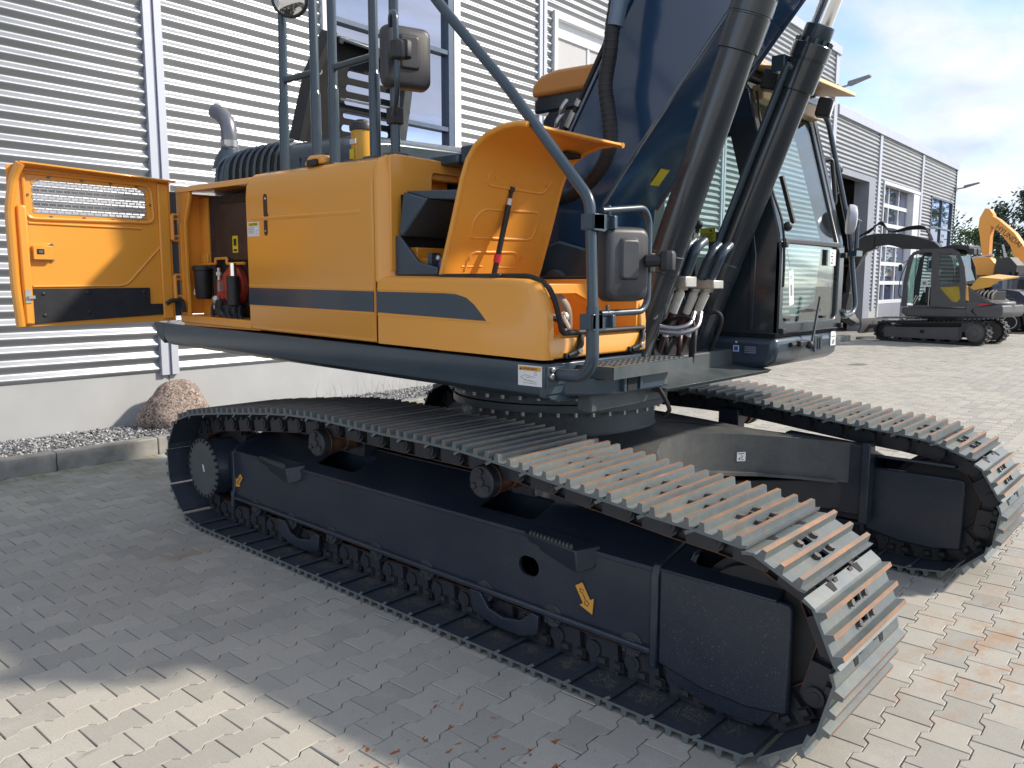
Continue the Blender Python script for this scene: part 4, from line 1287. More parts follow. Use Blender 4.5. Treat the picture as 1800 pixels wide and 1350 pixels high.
# cable hanging below the nose and yellow plate
MB().tube(spline([(0.50, -0.70, 1.29), (0.52, -0.66, 1.22), (0.50, -0.58, 1.15), (0.42, -0.50, 1.10)], 6), 0.012, 8).build('cable', M['rubber'], deck)
q = Vector((-0.77 + 0.80 * math.cos(R(-12)), 0.05 + 0.80 * math.sin(R(-12)), 1.19))
MB().box((-0.002, -0.045, -0.045), (0.003, 0.045, 0.045)).xf(Matrix.Translation(q) @ Matrix.Rotation(R(-12), 4, 'Z')).build('warning_sticker', M['warnorange'], deck)
# perforated step platform
stp = part('step_platform')
holes = []
for i in range(4):
    for j in range(13):
        holes.append([(0.385 + i * 0.044 + 0.013 * math.cos(R(k * 60 + 30)) , -1.14 + j * 0.050 + (0.025 if i % 2 else 0) + 0.015 * math.sin(R(k * 60 + 30))) for k in range(6)])
MB().plate([(0.352, -1.20), (0.567, -1.20), (0.567, -0.47), (0.352, -0.47)], holes, 'z', 1.4255, 1.4295).build('grip_plate', M['slate2'], stp, smooth=0)
MB().box((0.563, -1.20, 1.372), (0.569, -0.47, 1.4305)).box((0.352, -0.472, 1.372), (0.563, -0.466, 1.4305)).box((0.352, -1.203, 1.372), (0.563, -1.199, 1.4305)).build('platform_lip', M['slate2'], stp)
teeth = MB()
for i in range(4):
    for j in range(13):
        teeth.lathe((0.385 + i * 0.044, -1.14 + j * 0.050 + (0.025 if i % 2 else 0), 1.4294), (0, 0, 1), [(0, 0.019), (0.004, 0.0155), (0.0042, 0.0135), (0.0, 0.0135)], 6, closed=True)
to = teeth.build('grip_teeth', M['slate2'], stp, smooth=0); to['kind'] = 'stuff'
MB().box((0.352, -1.20, 1.20), (0.44, -0.50, 1.372)).build('platform_bracket', M['slate2'], stp, 0.008)

# ------------------------------------------------------------------ right side bodywork
body = part('side_bodywork')
def side_prof(zb=1.465, zt=2.512, stripe=True):
    return [(YS + 0.012, zb), (YS + 0.012, zb + 0.028), (YS, zb + 0.048), (YS, 2.34), (YS + 0.008, 2.42), (YS + 0.035, 2.475), (YS + 0.08, 2.505), (YS + 0.15, zt), (YS + 0.28, zt), (YS + 0.28, zb)]
pnl = MB().prism(side_prof(), 'x', -2.275, -0.908).xf(SH).build('engine_side_panel', M['orange'], body, 0.012)
tnk = MB().plate([(-1.40, 1.87), (-1.36, 1.87), (-0.30, 1.87), (-0.30, 2.50), (-1.36, 2.512), (-1.40, 2.50)], [rrect(-1.09, 2.315, -0.86, 2.435, 0.025, 3)], 'x', -0.826, -0.800).xf(SH).build('tank_front', M['orange'], body, 0.006)
# rounded corner between side and front, with rounded top
mb = MB()
pl = []
for k in range(7):
    a = R(-90 + 90 * k / 6)
    pl.append((-0.895 + 0.095 * math.cos(a) if k else -0.895, -1.345 + 0.095 * math.sin(a)))
cr_ = []
for zz, ins in ((1.465, 0.0), (2.40, 0.0), (2.455, 0.012), (2.492, 0.036), (2.512, 0.075)):
    cr_.append([(-0.894, YS + ins), (-0.88, YS + ins), (-0.845 - ins * 0.4, YS + 0.012 + ins), (-0.815 - ins * 0.7, YS + 0.04 + ins), (-0.801 - ins, YS + 0.085 + ins), (-0.800 - ins, YS + 0.18)])
    cr_[-1] = [(x, y, zz) for x, y in cr_[-1]]
vs_ = [p for r_ in cr_ for p in r_]
fs_ = []
for i in range(len(cr_) - 1):
    for j in range(5):
        fs_.append((i * 6 + j, i * 6 + j + 1, (i + 1) * 6 + j + 1, (i + 1) * 6 + j))
mb.add(vs_, fs_)
top = cr_[-1]
mb.add(top + [(-0.876, -1.20, 2.513), (-0.894, -1.20, 2.513)], [(0, 1, 2, 3, 4, 5, 6, 7)])
mb.xf(SH).build('tank_corner', M['orange'], body, smooth=50)
MB().box((-2.275, -1.17, 2.44), (-0.905, -0.30, 2.512)).box((-0.9, -1.27, 2.40), (-0.826, -0.30, 2.512)).xf(SH).build('top_cover', M['orange'], body, 0.01)
MB().box((-0.96, -1.10, 2.30), (-0.93, -0.85, 2.45)).box((-0.93, -1.10, 2.30), (-0.826, -0.85, 2.314)).xf(SH).build('recess_back', M['orange_in'], body)
# dark stripe let into the panels
def stripe(pts, name='side_stripe'):
    return MB().prism(pts, 'y', YS - 0.0025, YS + 0.002).xf(SH).build(name, M['slate'], body, smooth=0)
stripe([(-2.268, 1.636), (-0.914, 1.640), (-0.914, 1.756), (-2.268, 1.750)])
nose_ = [(-0.888, 1.640), (-0.03, 1.632)] + [(-0.065, 1.665), (-0.115, 1.71), (-0.17, 1.742), (-0.24, 1.757), (-0.33, 1.760)] + [(-0.888, 1.756)]
stripe(nose_)
for x0, x1, z in ((-2.268, -0.914, 1.764), (-2.268, -0.914, 1.628), (-0.885, -0.25, 1.768), (-0.885, 0.0, 1.624)):
    MB().hexa([(x0, YS - 0.003, z), (x1, YS - 0.003, z), (x1, YS + 0.02, z - 0.007), (x0, YS + 0.02, z - 0.007), (x0, YS + 0.001, z + 0.008), (x1, YS + 0.001, z + 0.008), (x1, YS + 0.02, z + 0.008), (x0, YS + 0.02, z + 0.008)]).xf(SH).build('panel_crease', M['orange'], body)
# pressed crease across the panel
MB().prism([(YS + 0.004, 2.175), (YS - 0.006, 2.205), (YS + 0.004, 2.222)], 'x', -2.20, -1.02).xf(SH).build('panel_crease', M['orange'], body, 0.004)
# handle: the shade of its recess as a dark plate on the panel
hp = [(-2.048, 2.340), (-2.034, 2.358), (-2.014, 2.358), (-2.000, 2.340), (-2.000, 2.238), (-1.990, 2.226), (-1.992, 2.212), (-2.004, 2.200), (-2.004, 2.108), (-2.018, 2.092), (-2.036, 2.092), (-2.048, 2.108), (-2.048, 2.200), (-2.042, 2.214), (-2.048, 2.226)]
hnd = MB().prism(hp, 'y', YS - 0.0012, YS + 0.003).xf(SH).build('door_handle', plain('handle_recess_shade', (0.05, 0.018, 0.012), 0.5), body, smooth=0)
MB().sphere(shp((-2.013, YS - 0.004, 2.326)), 0.010, 10).sphere(shp((-2.024, YS - 0.004, 2.12)), 0.008, 10).build('lock', M['steel'], hnd)
# caution sticker
stx = MB().box((-2.255, YS - 0.0018, 2.09), (-2.105, YS - 0.0005, 2.185)).box((-2.245, YS - 0.0024, 2.158), (-2.115, YS - 0.0016, 2.180), 1)
for k in range(4):
    stx.box((-2.243, YS - 0.0022, 2.145 - k * 0.011), (-2.165 - 0.01 * (k % 2), YS - 0.0016, 2.1485 - k * 0.011), 2)
stx.box((-2.15, YS - 0.0022, 2.125), (-2.118, YS - 0.0016, 2.1275), 2).box((-2.15, YS - 0.0022, 2.105), (-2.125, YS - 0.0016, 2.1075), 2)
so = stx.xf(SH).build('caution_sticker', [M['white'], M['yellow'], M['inkgrey']], body, smooth=0)
text('lettering', 'CAUTION', 0.022, M['ink'], so, shp((-2.18, YS - 0.0028, 2.161)), (1, 0, 0), (0, 0, 1), 'CENTER')

# toolbox in front
tb = part('toolbox')
prof = [(-0.892, 1.465), (0.345, 1.465), (0.347, 1.60), (0.340, 1.68), (0.318, 1.76), (0.275, 1.822), (0.21, 1.842), (0.10, 1.845), (-0.892, 1.845)]
mb = MB()
lay = ((YS + 0.012, 1.465, 0.0), (YS, 1.51, 0.0))
# side wall with rolled upper edge and a rounded front corner
def wall_loop(y, ins, cut=0.0):
    cx_, cz_ = -0.3, 1.60
    out = []
    for x, z in prof:
        xx = x - ins if x > 0 else x
        zz = z - ins if z > 1.7 else z
        out.append((xx, y, zz))
    return out
loops = [wall_loop(YS + 0.065, 0.0), wall_loop(YS + 0.03, 0.003), wall_loop(YS + 0.010, 0.012), wall_loop(YS, 0.034)]
n = len(prof)
vs_ = [p for l_ in loops for p in l_] + [(x - (0.05 if x > 0 else 0), YS + 0.065, z - (0.0 if z < 1.8 else 0.0)) for x, y, z in loops[0]]
fs_ = []
for i in range(3):
    for j in range(n):
        k = (j + 1) % n
        fs_.append((i * n + j, i * n + k, (i + 1) * n + k, (i + 1) * n + j))
fs_.append([3 * n + j for j in range(n)])
fs_.append([j for j in range(n)][::-1])
mb.add(vs_, fs_)
mb.xf(SH).build('toolbox_side', M['orange'], tb, smooth=45)
MB().prism([(0.345, 1.465), (0.347, 1.555), (0.335, 1.575), (0.27, 1.580), (0.27, 1.465)], 'y', YS + 0.03, -0.58).build('toolbox_sill', M['orange'], tb, 0.012)
# far upright of the opening, curved
MB().prism([(0.345, 1.56), (0.347, 1.62), (0.338, 1.70), (0.315, 1.775), (0.27, 1.825), (0.20, 1.845), (-0.40, 1.845), (-0.40, 1.82), (0.19, 1.82), (0.255, 1.795), (0.29, 1.74), (0.31, 1.66), (0.315, 1.56)], 'y', -0.64, -0.585).build('toolbox_upright', M['orange'], tb, 0.008)
MB().box((-0.45, -0.66, 1.47), (0.33, -0.62, 1.83)).box((-0.47, -1.40, 1.47), (-0.44, -0.60, 1.85)).box((-0.44, -1.38, 1.465), (0.30, -0.62, 1.49)).build('toolbox_inside', M['orange_in'], tb)
MB().box((-0.892, -1.40, 1.80), (-0.46, -0.60, 1.845)).xf(SH).build('toolbox_shelf', M['orange'], tb)
# partition with an arched cut-out seen through the opening
arch = [(-1.36, 1.49), (-1.30, 1.49)] + [(-0.98 + 0.32 * math.cos(R(180 - k * 15)), 1.49 + 0.29 * math.sin(R(180 - k * 15))) for k in range(0, 13)] + [(-0.64, 1.49), (-0.64, 1.82), (-1.36, 1.82)]
MB().plate([(-1.36, 1.49), (-1.36, 1.82), (-0.64, 1.82), (-0.64, 1.49)], [[(-1.30, 1.50), (-0.70, 1.50), (-0.70, 1.62), (-0.78, 1.72), (-0.92, 1.77), (-1.08, 1.77), (-1.22, 1.72), (-1.30, 1.62)]], 'x', 0.10, 0.12).build('toolbox_partition', M['orange_in'], tb, 0.004)
seal = smooth_path([(-0.40, YS + 0.066, 1.858), (0.20, YS + 0.066, 1.856), (0.295, YS + 0.075, 1.82), (0.335, YS + 0.085, 1.745), (0.352, YS + 0.10, 1.655), (0.356, YS + 0.115, 1.588), (0.352, YS + 0.17, 1.588), (0.350, -0.62, 1.586)], 0.035, 4)
MB().tube(seal, 0.0135, 10).build('rubber_seal', M['rubber'], tb)
MB().box((-0.41, YS + 0.04, 1.848), (0.02, YS + 0.085, 1.868)).build('hinge_strip', M['black'], tb, 0.004)
MB().tube([(-0.40, -0.60, 1.852), (0.20, -0.60, 1.852), (0.29, -0.60, 1.81)], 0.011, 8).build('rubber_seal', M['rubber'], tb)
# filler hoses and valve inside
MB().tube(spline([(-0.20, -0.92, 1.80), (-0.02, -1.0, 1.79), (0.08, -0.96, 1.70), (0.05, -0.90, 1.56)], 7), 0.030, 12).build('filler_hose', plain('grey_filler_hose', (0.30, 0.27, 0.22), 0.6), tb)
MB().tube(spline([(0.13, -1.33, 1.64), (0.20, -1.25, 1.66), (0.22, -1.17, 1.64), (0.22, -1.12, 1.58), (0.22, -1.10, 1.52)], 6), 0.020, 10).build('valve_hose', M['black'], tb)
MB().cyl((0.22, -1.17, 1.66), (0.22, -1.12, 1.60), 0.024, n=12).cyl((0.22, -1.14, 1.60), (0.22, -1.13, 1.545), 0.019, n=12).sphere((0.22, -1.14, 1.655), 0.028, 10).build('valve', M['zinc'], tb)
MB().tube(spline([(0.25, -1.26, 1.50), (0.26, -1.18, 1.55), (0.24, -1.06, 1.56), (0.20, -0.98, 1.52)], 6), 0.014, 8).build('cable', M['rubber'], tb)
MB().box((0.02, -1.34, 1.70), (0.09, -1.26, 1.80)).cyl((0.05, -1.26, 1.75), (0.05, -1.18, 1.72), 0.02, n=10).build('pump_unit', M['dark'], tb, 0.008)
ws = MB().box((0.1205, -0.83, 1.525), (0.122, -0.70, 1.575)).build('arrow_plate', M['warnorange'], tb)
MB().prism([(-0.815, 1.53), (-0.785, 1.53), (-0.80, 1.568)], 'x', 0.122, 0.1228).prism([(-0.775, 1.538), (-0.755, 1.55), (-0.775, 1.562)], 'x', 0.122, 0.1228).box((0.122, -0.752, 1.538), (0.1228, -0.712, 1.544)).box((0.122, -0.752, 1.552), (0.1228, -0.712, 1.558)).build('print', M['ink'], ws)
# rubber latches on the sill
for yy in (-1.20, -0.66):
    la = MB().tube([(0.352, yy + 0.03, 1.57), (0.366, yy + 0.01, 1.53), (0.366, yy - 0.02, 1.495), (0.356, yy - 0.08, 1.477)], 0.016, 8)
    la.box((0.345, yy - 0.10, 1.466), (0.362, yy + 0.0, 1.492)).cyl((0.36, yy - 0.012, 1.498), (0.386, yy - 0.012, 1.498), 0.016, n=10, mi=1)
    la.build('rubber_latch', [M['rubber'], M['steel']], tb, 0.003)

# open lid
lid = part('toolbox_lid')
lid['label'] = 'toolbox lid standing open on its gas strut'
pr = [(-0.425, 1.872), (-0.335, 2.13), (-0.262, 2.35), (-0.222, 2.44), (-0.165, 2.505), (-0.08, 2.55), (0.02, 2.572), (0.12, 2.574), (0.175, 2.562)]
inn = [(x + 0.020, z - 0.010) for x, z in pr]
def lid_shell(y0, y1):
    m_ = len(pr)
    mb = MB()
    # the far lip narrows towards the front edge
    def yy(i, side):
        t = max(0.0, (i - 4) / 4.0)
        return (y0 + 0.0 * t) if side == 0 else (y1 - 0.0 * t)
    vs_ = []
    for i in range(m_):
        vs_ += [(pr[i][0], yy(i, 0), pr[i][1]), (pr[i][0], yy(i, 1), pr[i][1]), (inn[i][0], yy(i, 0) + 0.012, inn[i][1]), (inn[i][0], yy(i, 1) - 0.012, inn[i][1])]
    fs_ = []
    for i in range(m_ - 1):
        a, b = 4 * i, 4 * (i + 1)
        fs_ += [(a, a + 1, b + 1, b), (a + 2, b + 2, b + 3, a + 3), (a, b, b + 2, a + 2), (a + 1, a + 3, b + 3, b + 1)]
    fs_ += [(0, 2, 3, 1), (4 * m_ - 4, 4 * m_ - 3, 4 * m_ - 1, 4 * m_ - 2)]
    return mb.add(vs_, fs_)
lid_shell(-1.385, -0.605).build('lid_shell', M['orange_in'], lid, smooth=40)
# folded rim round the lid
for yy in (-1.385, -0.605):
    s_ = 1 if yy > -1 else -1
    MB().tube([(x + 0.014, yy, z - 0.006) for x, z in pr], 0.014, 8).build('lid_rim', M['orange'], lid)
MB().tube([(pr[-1][0], -1.385, pr[-1][1] - 0.004), (pr[-1][0], -0.605, pr[-1][1] - 0.004)], 0.012, 8).build('lid_rim', M['orange'], lid)
def lidp(y, t, out=0.0):
    """Point on the inner face: t runs 0..1 up the straight part."""
    a, b = Vector((inn[0][0], y, inn[0][1])), Vector((inn[2][0], y, inn[2][1]))
    nrm = Vector((0.943, 0, -0.333))
    return a + (b - a) * t + nrm * out
def rib(loop, rad=0.010):
    pts = smooth_path([lidp(y, t, -0.003) for y, t in loop], 0.05, 4)
    return MB().tube(pts, rad, 8).build('pressed_rib', M['orange_in'], lid, smooth=80)
rib([(-1.24, 0.42), (-0.75, 0.43), (-0.73, 0.60), (-0.75, 0.75), (-1.20, 0.73), (-1.25, 0.60), (-1.24, 0.42)])
rib([(-1.23, 0.06), (-1.22, 0.26), (-0.84, 0.28), (-0.82, 0.10)])
rib([(-1.20, 1.18), (-1.22, 0.98), (-0.74, 0.96), (-0.70, 1.14)])
rib([(-1.26, 0.10), (-1.10, 0.105)], 0.006); rib([(-0.97, 0.10), (-0.84, 0.10)], 0.006)
scr = MB()
for y, t in ((-1.215, 0.20), (-0.80, 0.22), (-1.16, 1.07), (-0.74, 1.06)):
    scr.cyl(lidp(y, t, -0.004), lidp(y, t, 0.012), 0.009, n=10)
scr.build('lid_stud', M['orange_in'], lid)
st0, st1 = Vector((-0.24, -1.02, 2.325)), Vector((-0.33, -1.08, 1.83))
dd = st1 - st0
mb = MB().cyl(st0 - dd * 0.02, st0 + dd * 0.03, 0.016, n=10).cyl(st0 + dd * 0.03, st0 + dd * 0.10, 0.010, n=10).cyl(st0 + dd * 0.10, st0 + dd * 0.17, 0.0125, n=12, mi=1).cyl(st0 + dd * 0.17, st1, 0.0155, n=12).cyl(st0 + dd * 0.70, st0 + dd * 0.79, 0.021, n=12, mi=2)
mb.sphere(st0 + Vector((-0.02, 0, 0.0)), 0.024, 10)
mb.build('gas_strut', [M['black'], M['white'], M['redprint']], lid)
MB().box((-0.13, -0.80, 2.505), (-0.05, -0.66, 2.53)).build('lock_bracket', M['dark'], lid, 0.004)

# dark blue flap and tray behind the lid
tr = part('filler_cover')
MB().prism([(-0.835, 1.865), (-0.835, 2.085), (-0.765, 2.080), (-0.61, 1.935), (-0.46, 1.905), (-0.46, 1.865)], 'y', -1.37, -1.35).build('tray_side', M['slate'], tr, 0.006)
MB().box((-0.83, -1.35, 1.86), (-0.46, -0.62, 1.885)).build('tray_floor', M['slate'], tr)
MB().hexa([(-0.775, -1.37, 2.10), (-0.75, -1.36, 2.075), (-0.75, -0.75, 2.075), (-0.775, -0.75, 2.10), (-0.735, -1.365, 2.318), (-0.555, -1.35, 2.272), (-0.555, -0.75, 2.272), (-0.735, -0.75, 2.318)]).build('flap', M['slate'], tr, 0.01)
MB().prism([(-0.555, 2.272), (-0.735, 2.318), (-0.73, 2.325), (-0.30, 2.300), (-0.30, 2.25)], 'y', -1.34, -0.75).build('flap_top', M['slate'], tr, 0.01)
MB().box((-0.795, -1.33, 1.88), (-0.785, -0.62, 2.31)).build('flap_back', M['dark'], tr)
MB().box((-0.78, -1.30, 1.95), (-0.70, -0.70, 2.02)).box((-0.74, -1.28, 1.885), (-0.5, -0.7, 1.96), 0).build('inner_box', M['orange_in'], tr, 0.006)
MB().box((-0.58, -1.33, 1.885), (-0.545, -1.27, 1.985)).build('latch_plate', M['slate'], tr)
MB().sphere((-0.545, -1.28, 1.955), 0.024, 12).build('plug', M['steel'], tr)
MB().box((-0.53, -1.30, 1.885), (-0.47, -1.24, 1.93)).build('blue_plug', M['blue'], tr, 0.008)

# ------------------------------------------------------------------ rear pump room with its open door
pr_ = part('pump_room')
X0, X1 = -3.30, -2.28
MB().box((X0 - 0.02, YS + 0.01, 1.465), (X1, -1.18, 1.525)).xf(SH).build('sill', M['orange'], pr_, 0.01)
MB().prism([(YS + 0.02, 2.44), (YS + 0.05, 2.485), (YS + 0.16, 2.505), (-0.6, 2.505), (-0.6, 2.47), (YS + 0.16, 2.45)], 'x', X0 - 0.06, X1 - 0.004).xf(SH).build('roof_edge', M['orange'], pr_, 0.006)
MB().plate([(YS + 0.02, 1.53), (YS + 0.02, 2.20), (YS + 0.06, 2.30), (YS + 0.12, 2.44), (-0.9, 2.44), (-0.9, 1.53)], [], 'x', X0 - 0.02, X0 + 0.02).xf(SH).build('rear_wall', M['orange_in'], pr_)
MB().prism([(X0 - 0.06, 1.47), (X0 + 0.08, 1.47), (X0 + 0.08, 2.22), (X0 + 0.17, 2.40), (X0 + 0.17, 2.46), (X0 - 0.06, 2.46)], 'y', YS + 0.03, YS + 0.06).xf(SH).build('door_post', M['orange_in'], pr_, 0.008)
MB().box((X0 + 0.02, -1.26, 1.50), (-3.14, -1.23, 2.46)).build('inner_panel', M['orange_in'], pr_)
MB().box((-3.14, -1.25, 1.50), (X1 + 0.1, -1.22, 2.46)).build('back_wall', plain('brown_soundproofing', (0.030, 0.022, 0.020), 0.7, 0.0, 0.4), pr_)
MB().box((X0 + 0.02, -1.42, 1.50), (X1 + 0.1, -1.22, 1.528)).build('room_floor', M['orange_in'], pr_)
MB().box((-2.75, -1.42, 1.528), (X1 + 0.1, -1.23, 1.56)).build('drip_tray', M['dark'], pr_)
MB().prism([(-3.02, 1.98), (-3.02, 2.34), (-2.94, 2.40), (-2.25, 2.40), (-2.25, 1.98)], 'y', -1.268, -1.252).build('heat_shield', plain('shield_sheet', (0.050, 0.040, 0.038), 0.4, 0.3, 0.3), pr_, 0.01)
MB().box((X0 + 0.04, -1.275, 1.97), (-3.15, -1.26, 2.04)).build('rail', M['orange_in'], pr_, 0.006)
MB().box((-2.775, -1.2705, 2.04), (-2.70, -1.268, 2.16)).box((-2.757, -1.272, 2.09), (-2.718, -1.2703, 2.14), 1).box((-2.762, -1.272, 2.05), (-2.713, -1.2703, 2.065), 1).build('warning_sticker', [M['yellow'], M['ink']], pr_)
SHX = Matrix.Translation((-0.27, -0.055, 0.0))
MB().tube(smooth_path([(-2.92, -1.24, 1.96), (-2.72, -1.24, 1.96), (-2.72, -1.24, 2.0), (-2.55, -1.24, 2.0), (-2.55, -1.24, 1.96), (-2.30, -1.24, 1.96)], 0.01), 0.011, 8).xf(SHX).build('bracket_bar', M['orange_in'], pr_)
MB().lathe((-2.85, -1.28, 1.70), (0, 0, 1), [(0, 0.05), (0.02, 0.060), (0.21, 0.066), (0.215, 0.075), (0.245, 0.075), (0.25, 0.06)], 20).xf(SHX).build('filter_canister', M['black'], pr_)
MB().box((-2.93, -1.31, 1.73), (-2.90, -1.26, 1.80)).xf(SHX @ Matrix.Translation((-2.93, -1.3, 1.76)) @ Matrix.Rotation(R(25), 4, 'Y') @ Matrix.Translation((2.92, 1.3, -1.76))).build('paper_tag', M['white'], pr_)
MB().cyl((-2.47, -1.25, 1.80), (-2.47, -1.20, 1.80), 0.145, n=28).cyl((-2.47, -1.285, 1.80), (-2.47, -1.25, 1.80), 0.11, n=24).cyl((-2.47, -1.30, 1.80), (-2.47, -1.285, 1.80), 0.05, n=16).box((-2.63, -1.29, 1.70), (-2.54, -1.21, 1.85)).xf(SHX).build('fan_pump', M['red'], pr_, 0.008)
MB().cyl((-2.565, -1.30, 1.84), (-2.565, -1.30, 1.93), 0.012, n=10).cyl((-2.565, -1.30, 1.875), (-2.565, -1.30, 1.90), 0.021, n=8).box((-2.535, -1.33, 1.76), (-2.505, -1.30, 1.83)).cyl((-2.60, -1.31, 1.72), (-2.575, -1.31, 1.60), 0.023, n=12).sphere((-2.60, -1.31, 1.70), 0.032, 10).cyl((-2.59, -1.31, 1.655), (-2.583, -1.31, 1.63), 0.031, n=8).xf(SHX).build('hose_fitting', M['zinc'], pr_)
MB().cyl((-2.33, -1.32, 1.66), (-2.33, -1.32, 1.87), 0.045, n=18).xf(SHX).build('accumulator', M['black'], pr_, 0.006)
MB().cyl((-2.32, -1.32, 1.87), (-2.32, -1.32, 1.96), 0.024, n=14).xf(SHX).build('chrome_cap', M['chrome'], pr_)
mb = MB()
rp = random.Random(8)
for k in range(9):
    a = Vector((-2.62 + 0.04 * k, -1.33 + 0.02 * (k % 3), 1.66 + 0.03 * (k % 2)))
    mb.tube(spline([a, a + Vector((0.03, -0.02, -0.07)), a + Vector((0.02 + rp.uniform(0, 0.1), 0.0, -0.13))], 5), 0.013 + 0.006 * (k % 2), 8)
mb.tube(spline([(-2.80, -1.27, 1.93), (-2.68, -1.27, 1.93), (-2.66, -1.28, 1.80), (-2.60, -1.3, 1.60)], 6), 0.016, 8)
mb.xf(SHX).build('pump_hoses', M['rubber'], pr_)['kind'] = 'stuff'
MB().box((-2.50, -1.34, 1.56), (-2.30, -1.26, 1.66)).cyl((-2.45, -1.36, 1.60), (-2.45, -1.34, 1.60), 0.022, n=6).xf(SHX).build('pump_block', plain('oily_casting', (0.02, 0.03, 0.045), 0.3), pr_, 0.01)

door = part('pump_room_door')
door['label'] = 'orange rear side door standing open with mesh vent'
# the door is swung out square to the side: it lies across Y, its inner face looks forward
DX = -3.30
def dz(y, z):      # heights on the door
    return z
yo_, yh_ = -2.545, -1.475
vent = rrect(-2.40, 2.285, -1.66, 2.50, 0.055, 4)
MB().plate([(yh_, 1.535), (yh_, 2.575), (yo_ + 0.10, 2.600), (yo_, 2.585), (yo_ - 0.012, 2.30), (yo_ - 0.012, 1.80), (yo_, 1.525)], [vent], 'x', DX - 0.012, DX).build('door_skin', M['orange_in'], door, 0.003)
# top flange bent forward, thick outer edge, hinge-side edge
MB().hexa([(DX, yo_ + 0.04, 2.575), (DX + 0.10, yo_ + 0.05, 2.590), (DX + 0.07, yh_ + 0.02, 2.560), (DX, yh_, 2.550), (DX - 0.005, yo_ + 0.04, 2.602), (DX + 0.10, yo_ + 0.05, 2.605), (DX + 0.07, yh_ + 0.02, 2.575), (DX - 0.005, yh_, 2.578)]).build('top_flange', M['orange'], door, 0.006)
MB().tube(smooth_path([(DX + 0.012, yo_ + 0.012, 1.53), (DX + 0.012, yo_ - 0.004, 1.80), (DX + 0.02, yo_ - 0.008, 2.30), (DX + 0.05, yo_ + 0.02, 2.50), (DX + 0.09, yo_ + 0.055, 2.59)], 0.06), 0.028, 10).build('outer_edge', M['orange'], door)
MB().box((DX, yo_ + 0.035, 1.54), (DX + 0.03, yo_ + 0.095, 2.33)).build('edge_channel', M['orange_in'], door, 0.014)
MB().box((DX, yh_ - 0.10, 1.55), (DX + 0.022, yh_ - 0.02, 2.55)).build('hinge_channel', M['orange_in'], door, 0.01)
MB().tube(smooth_path([(DX + 0.004, -2.45, 2.545), (DX + 0.006, -1.62, 2.53), (DX + 0.006, -1.605, 2.26), (DX + 0.006, -2.455, 2.245), (DX + 0.006, -2.455, 2.545)], 0.06), 0.012, 8).build('vent_frame', M['orange_in'], door)
# honeycomb mesh in the vent: staggered rows of bars
me_ = MB()
zz = 2.285
rowi = 0
def inside(y, z):
    return -2.397 < y < -1.663 and 2.288 < z < 2.497
while zz < 2.505:
    me_.box((DX + 0.0005, -2.405, zz - 0.0035), (DX + 0.0025, -1.655, zz + 0.0035))
    y = -2.405 + (0.024 if rowi % 2 else 0)
    while y < -1.655:
        me_.box((DX + 0.0005, y - 0.003, zz + 0.0035), (DX + 0.0025, y + 0.003, min(zz + 0.0195, 2.508)))
        y += 0.048
    zz += 0.023; rowi += 1
me_.build('vent_mesh', M['steel'], door, smooth=0)['kind'] = 'stuff'
bt_ = MB()
for y, z in ((-2.30, 2.527), (-2.09, 2.523), (-1.90, 2.519), (-1.72, 2.515), (-2.30, 2.262), (-2.09, 2.266), (-1.90, 2.264), (-1.72, 2.264), (-2.435, 2.40), (-1.625, 2.39)):
    bt_.cyl((DX, y, z), (DX + 0.012, y, z), 0.009, n=8)
bt_.build('vent_bolts', M['boltmat'], door)['kind'] = 'stuff'
# pressed creases
for pts in ([(-2.44, 2.215), (-1.70, 2.215)], [(-2.44, 1.795), (-1.83, 1.80), (-1.555, 2.10)]):
    MB().tube(smooth_path([(DX + 0.001, y, z) for y, z in pts], 0.05), 0.009, 8).build('pressed_crease', M['orange'], door, smooth=80)
# black insulation pad
MB().prism([(-2.455, 1.545), (-1.555, 1.585), (-1.555, 1.665), (-1.665, 1.665), (-1.665, 1.785), (-2.455, 1.780)], 'x', DX + 0.001, DX + 0.014).build('insulation_pad', plain('insulation_foam', (0.016, 0.017, 0.022), 0.75, 0.0, 0.3, 10.0, 0.3, 40.0), door, 0.003)
bt_ = MB()
for y, z in ((-2.385, 1.745), (-2.10, 1.752), (-1.71, 1.752), (-2.385, 1.60), (-2.10, 1.615)):
    bt_.sphere((DX + 0.014, y, z), 0.014, 10, sc=(0.5, 1, 1))
bt_.build('pad_bolts', M['black'], door)['kind'] = 'stuff'
# latch box
lb = MB().box((DX, -2.47, 1.965), (DX + 0.004, -2.30, 2.085)).box((DX + 0.004, -2.435, 1.975), (DX + 0.045, -2.315, 2.065))
lb.build('latch_box', M['orange_in'], door, 0.006)
mb = MB().box((DX + 0.045, -2.415, 2.01), (DX + 0.047, -2.37, 2.045)).build('latch_slot', M['black'], door)
bt_ = MB()
for y, z in ((-2.46, 2.075), (-2.31, 2.075), (-2.31, 1.972), (-2.46, 1.972)):
    bt_.cyl((DX + 0.004, y, z), (DX + 0.014, y, z), 0.010, n=8)
bt_.box((DX + 0.047, -2.405, 2.018), (DX + 0.052, -2.38, 2.035))
bt_.build('latch_bolts', M['boltmat'], door)
MB().box((DX + 0.03, -2.500, 1.685), (DX + 0.036, -2.465, 1.775)).box((DX + 0.036, -2.485, 1.715), (DX + 0.05, -2.445, 1.735)).build('striker', M['zinc'], door)
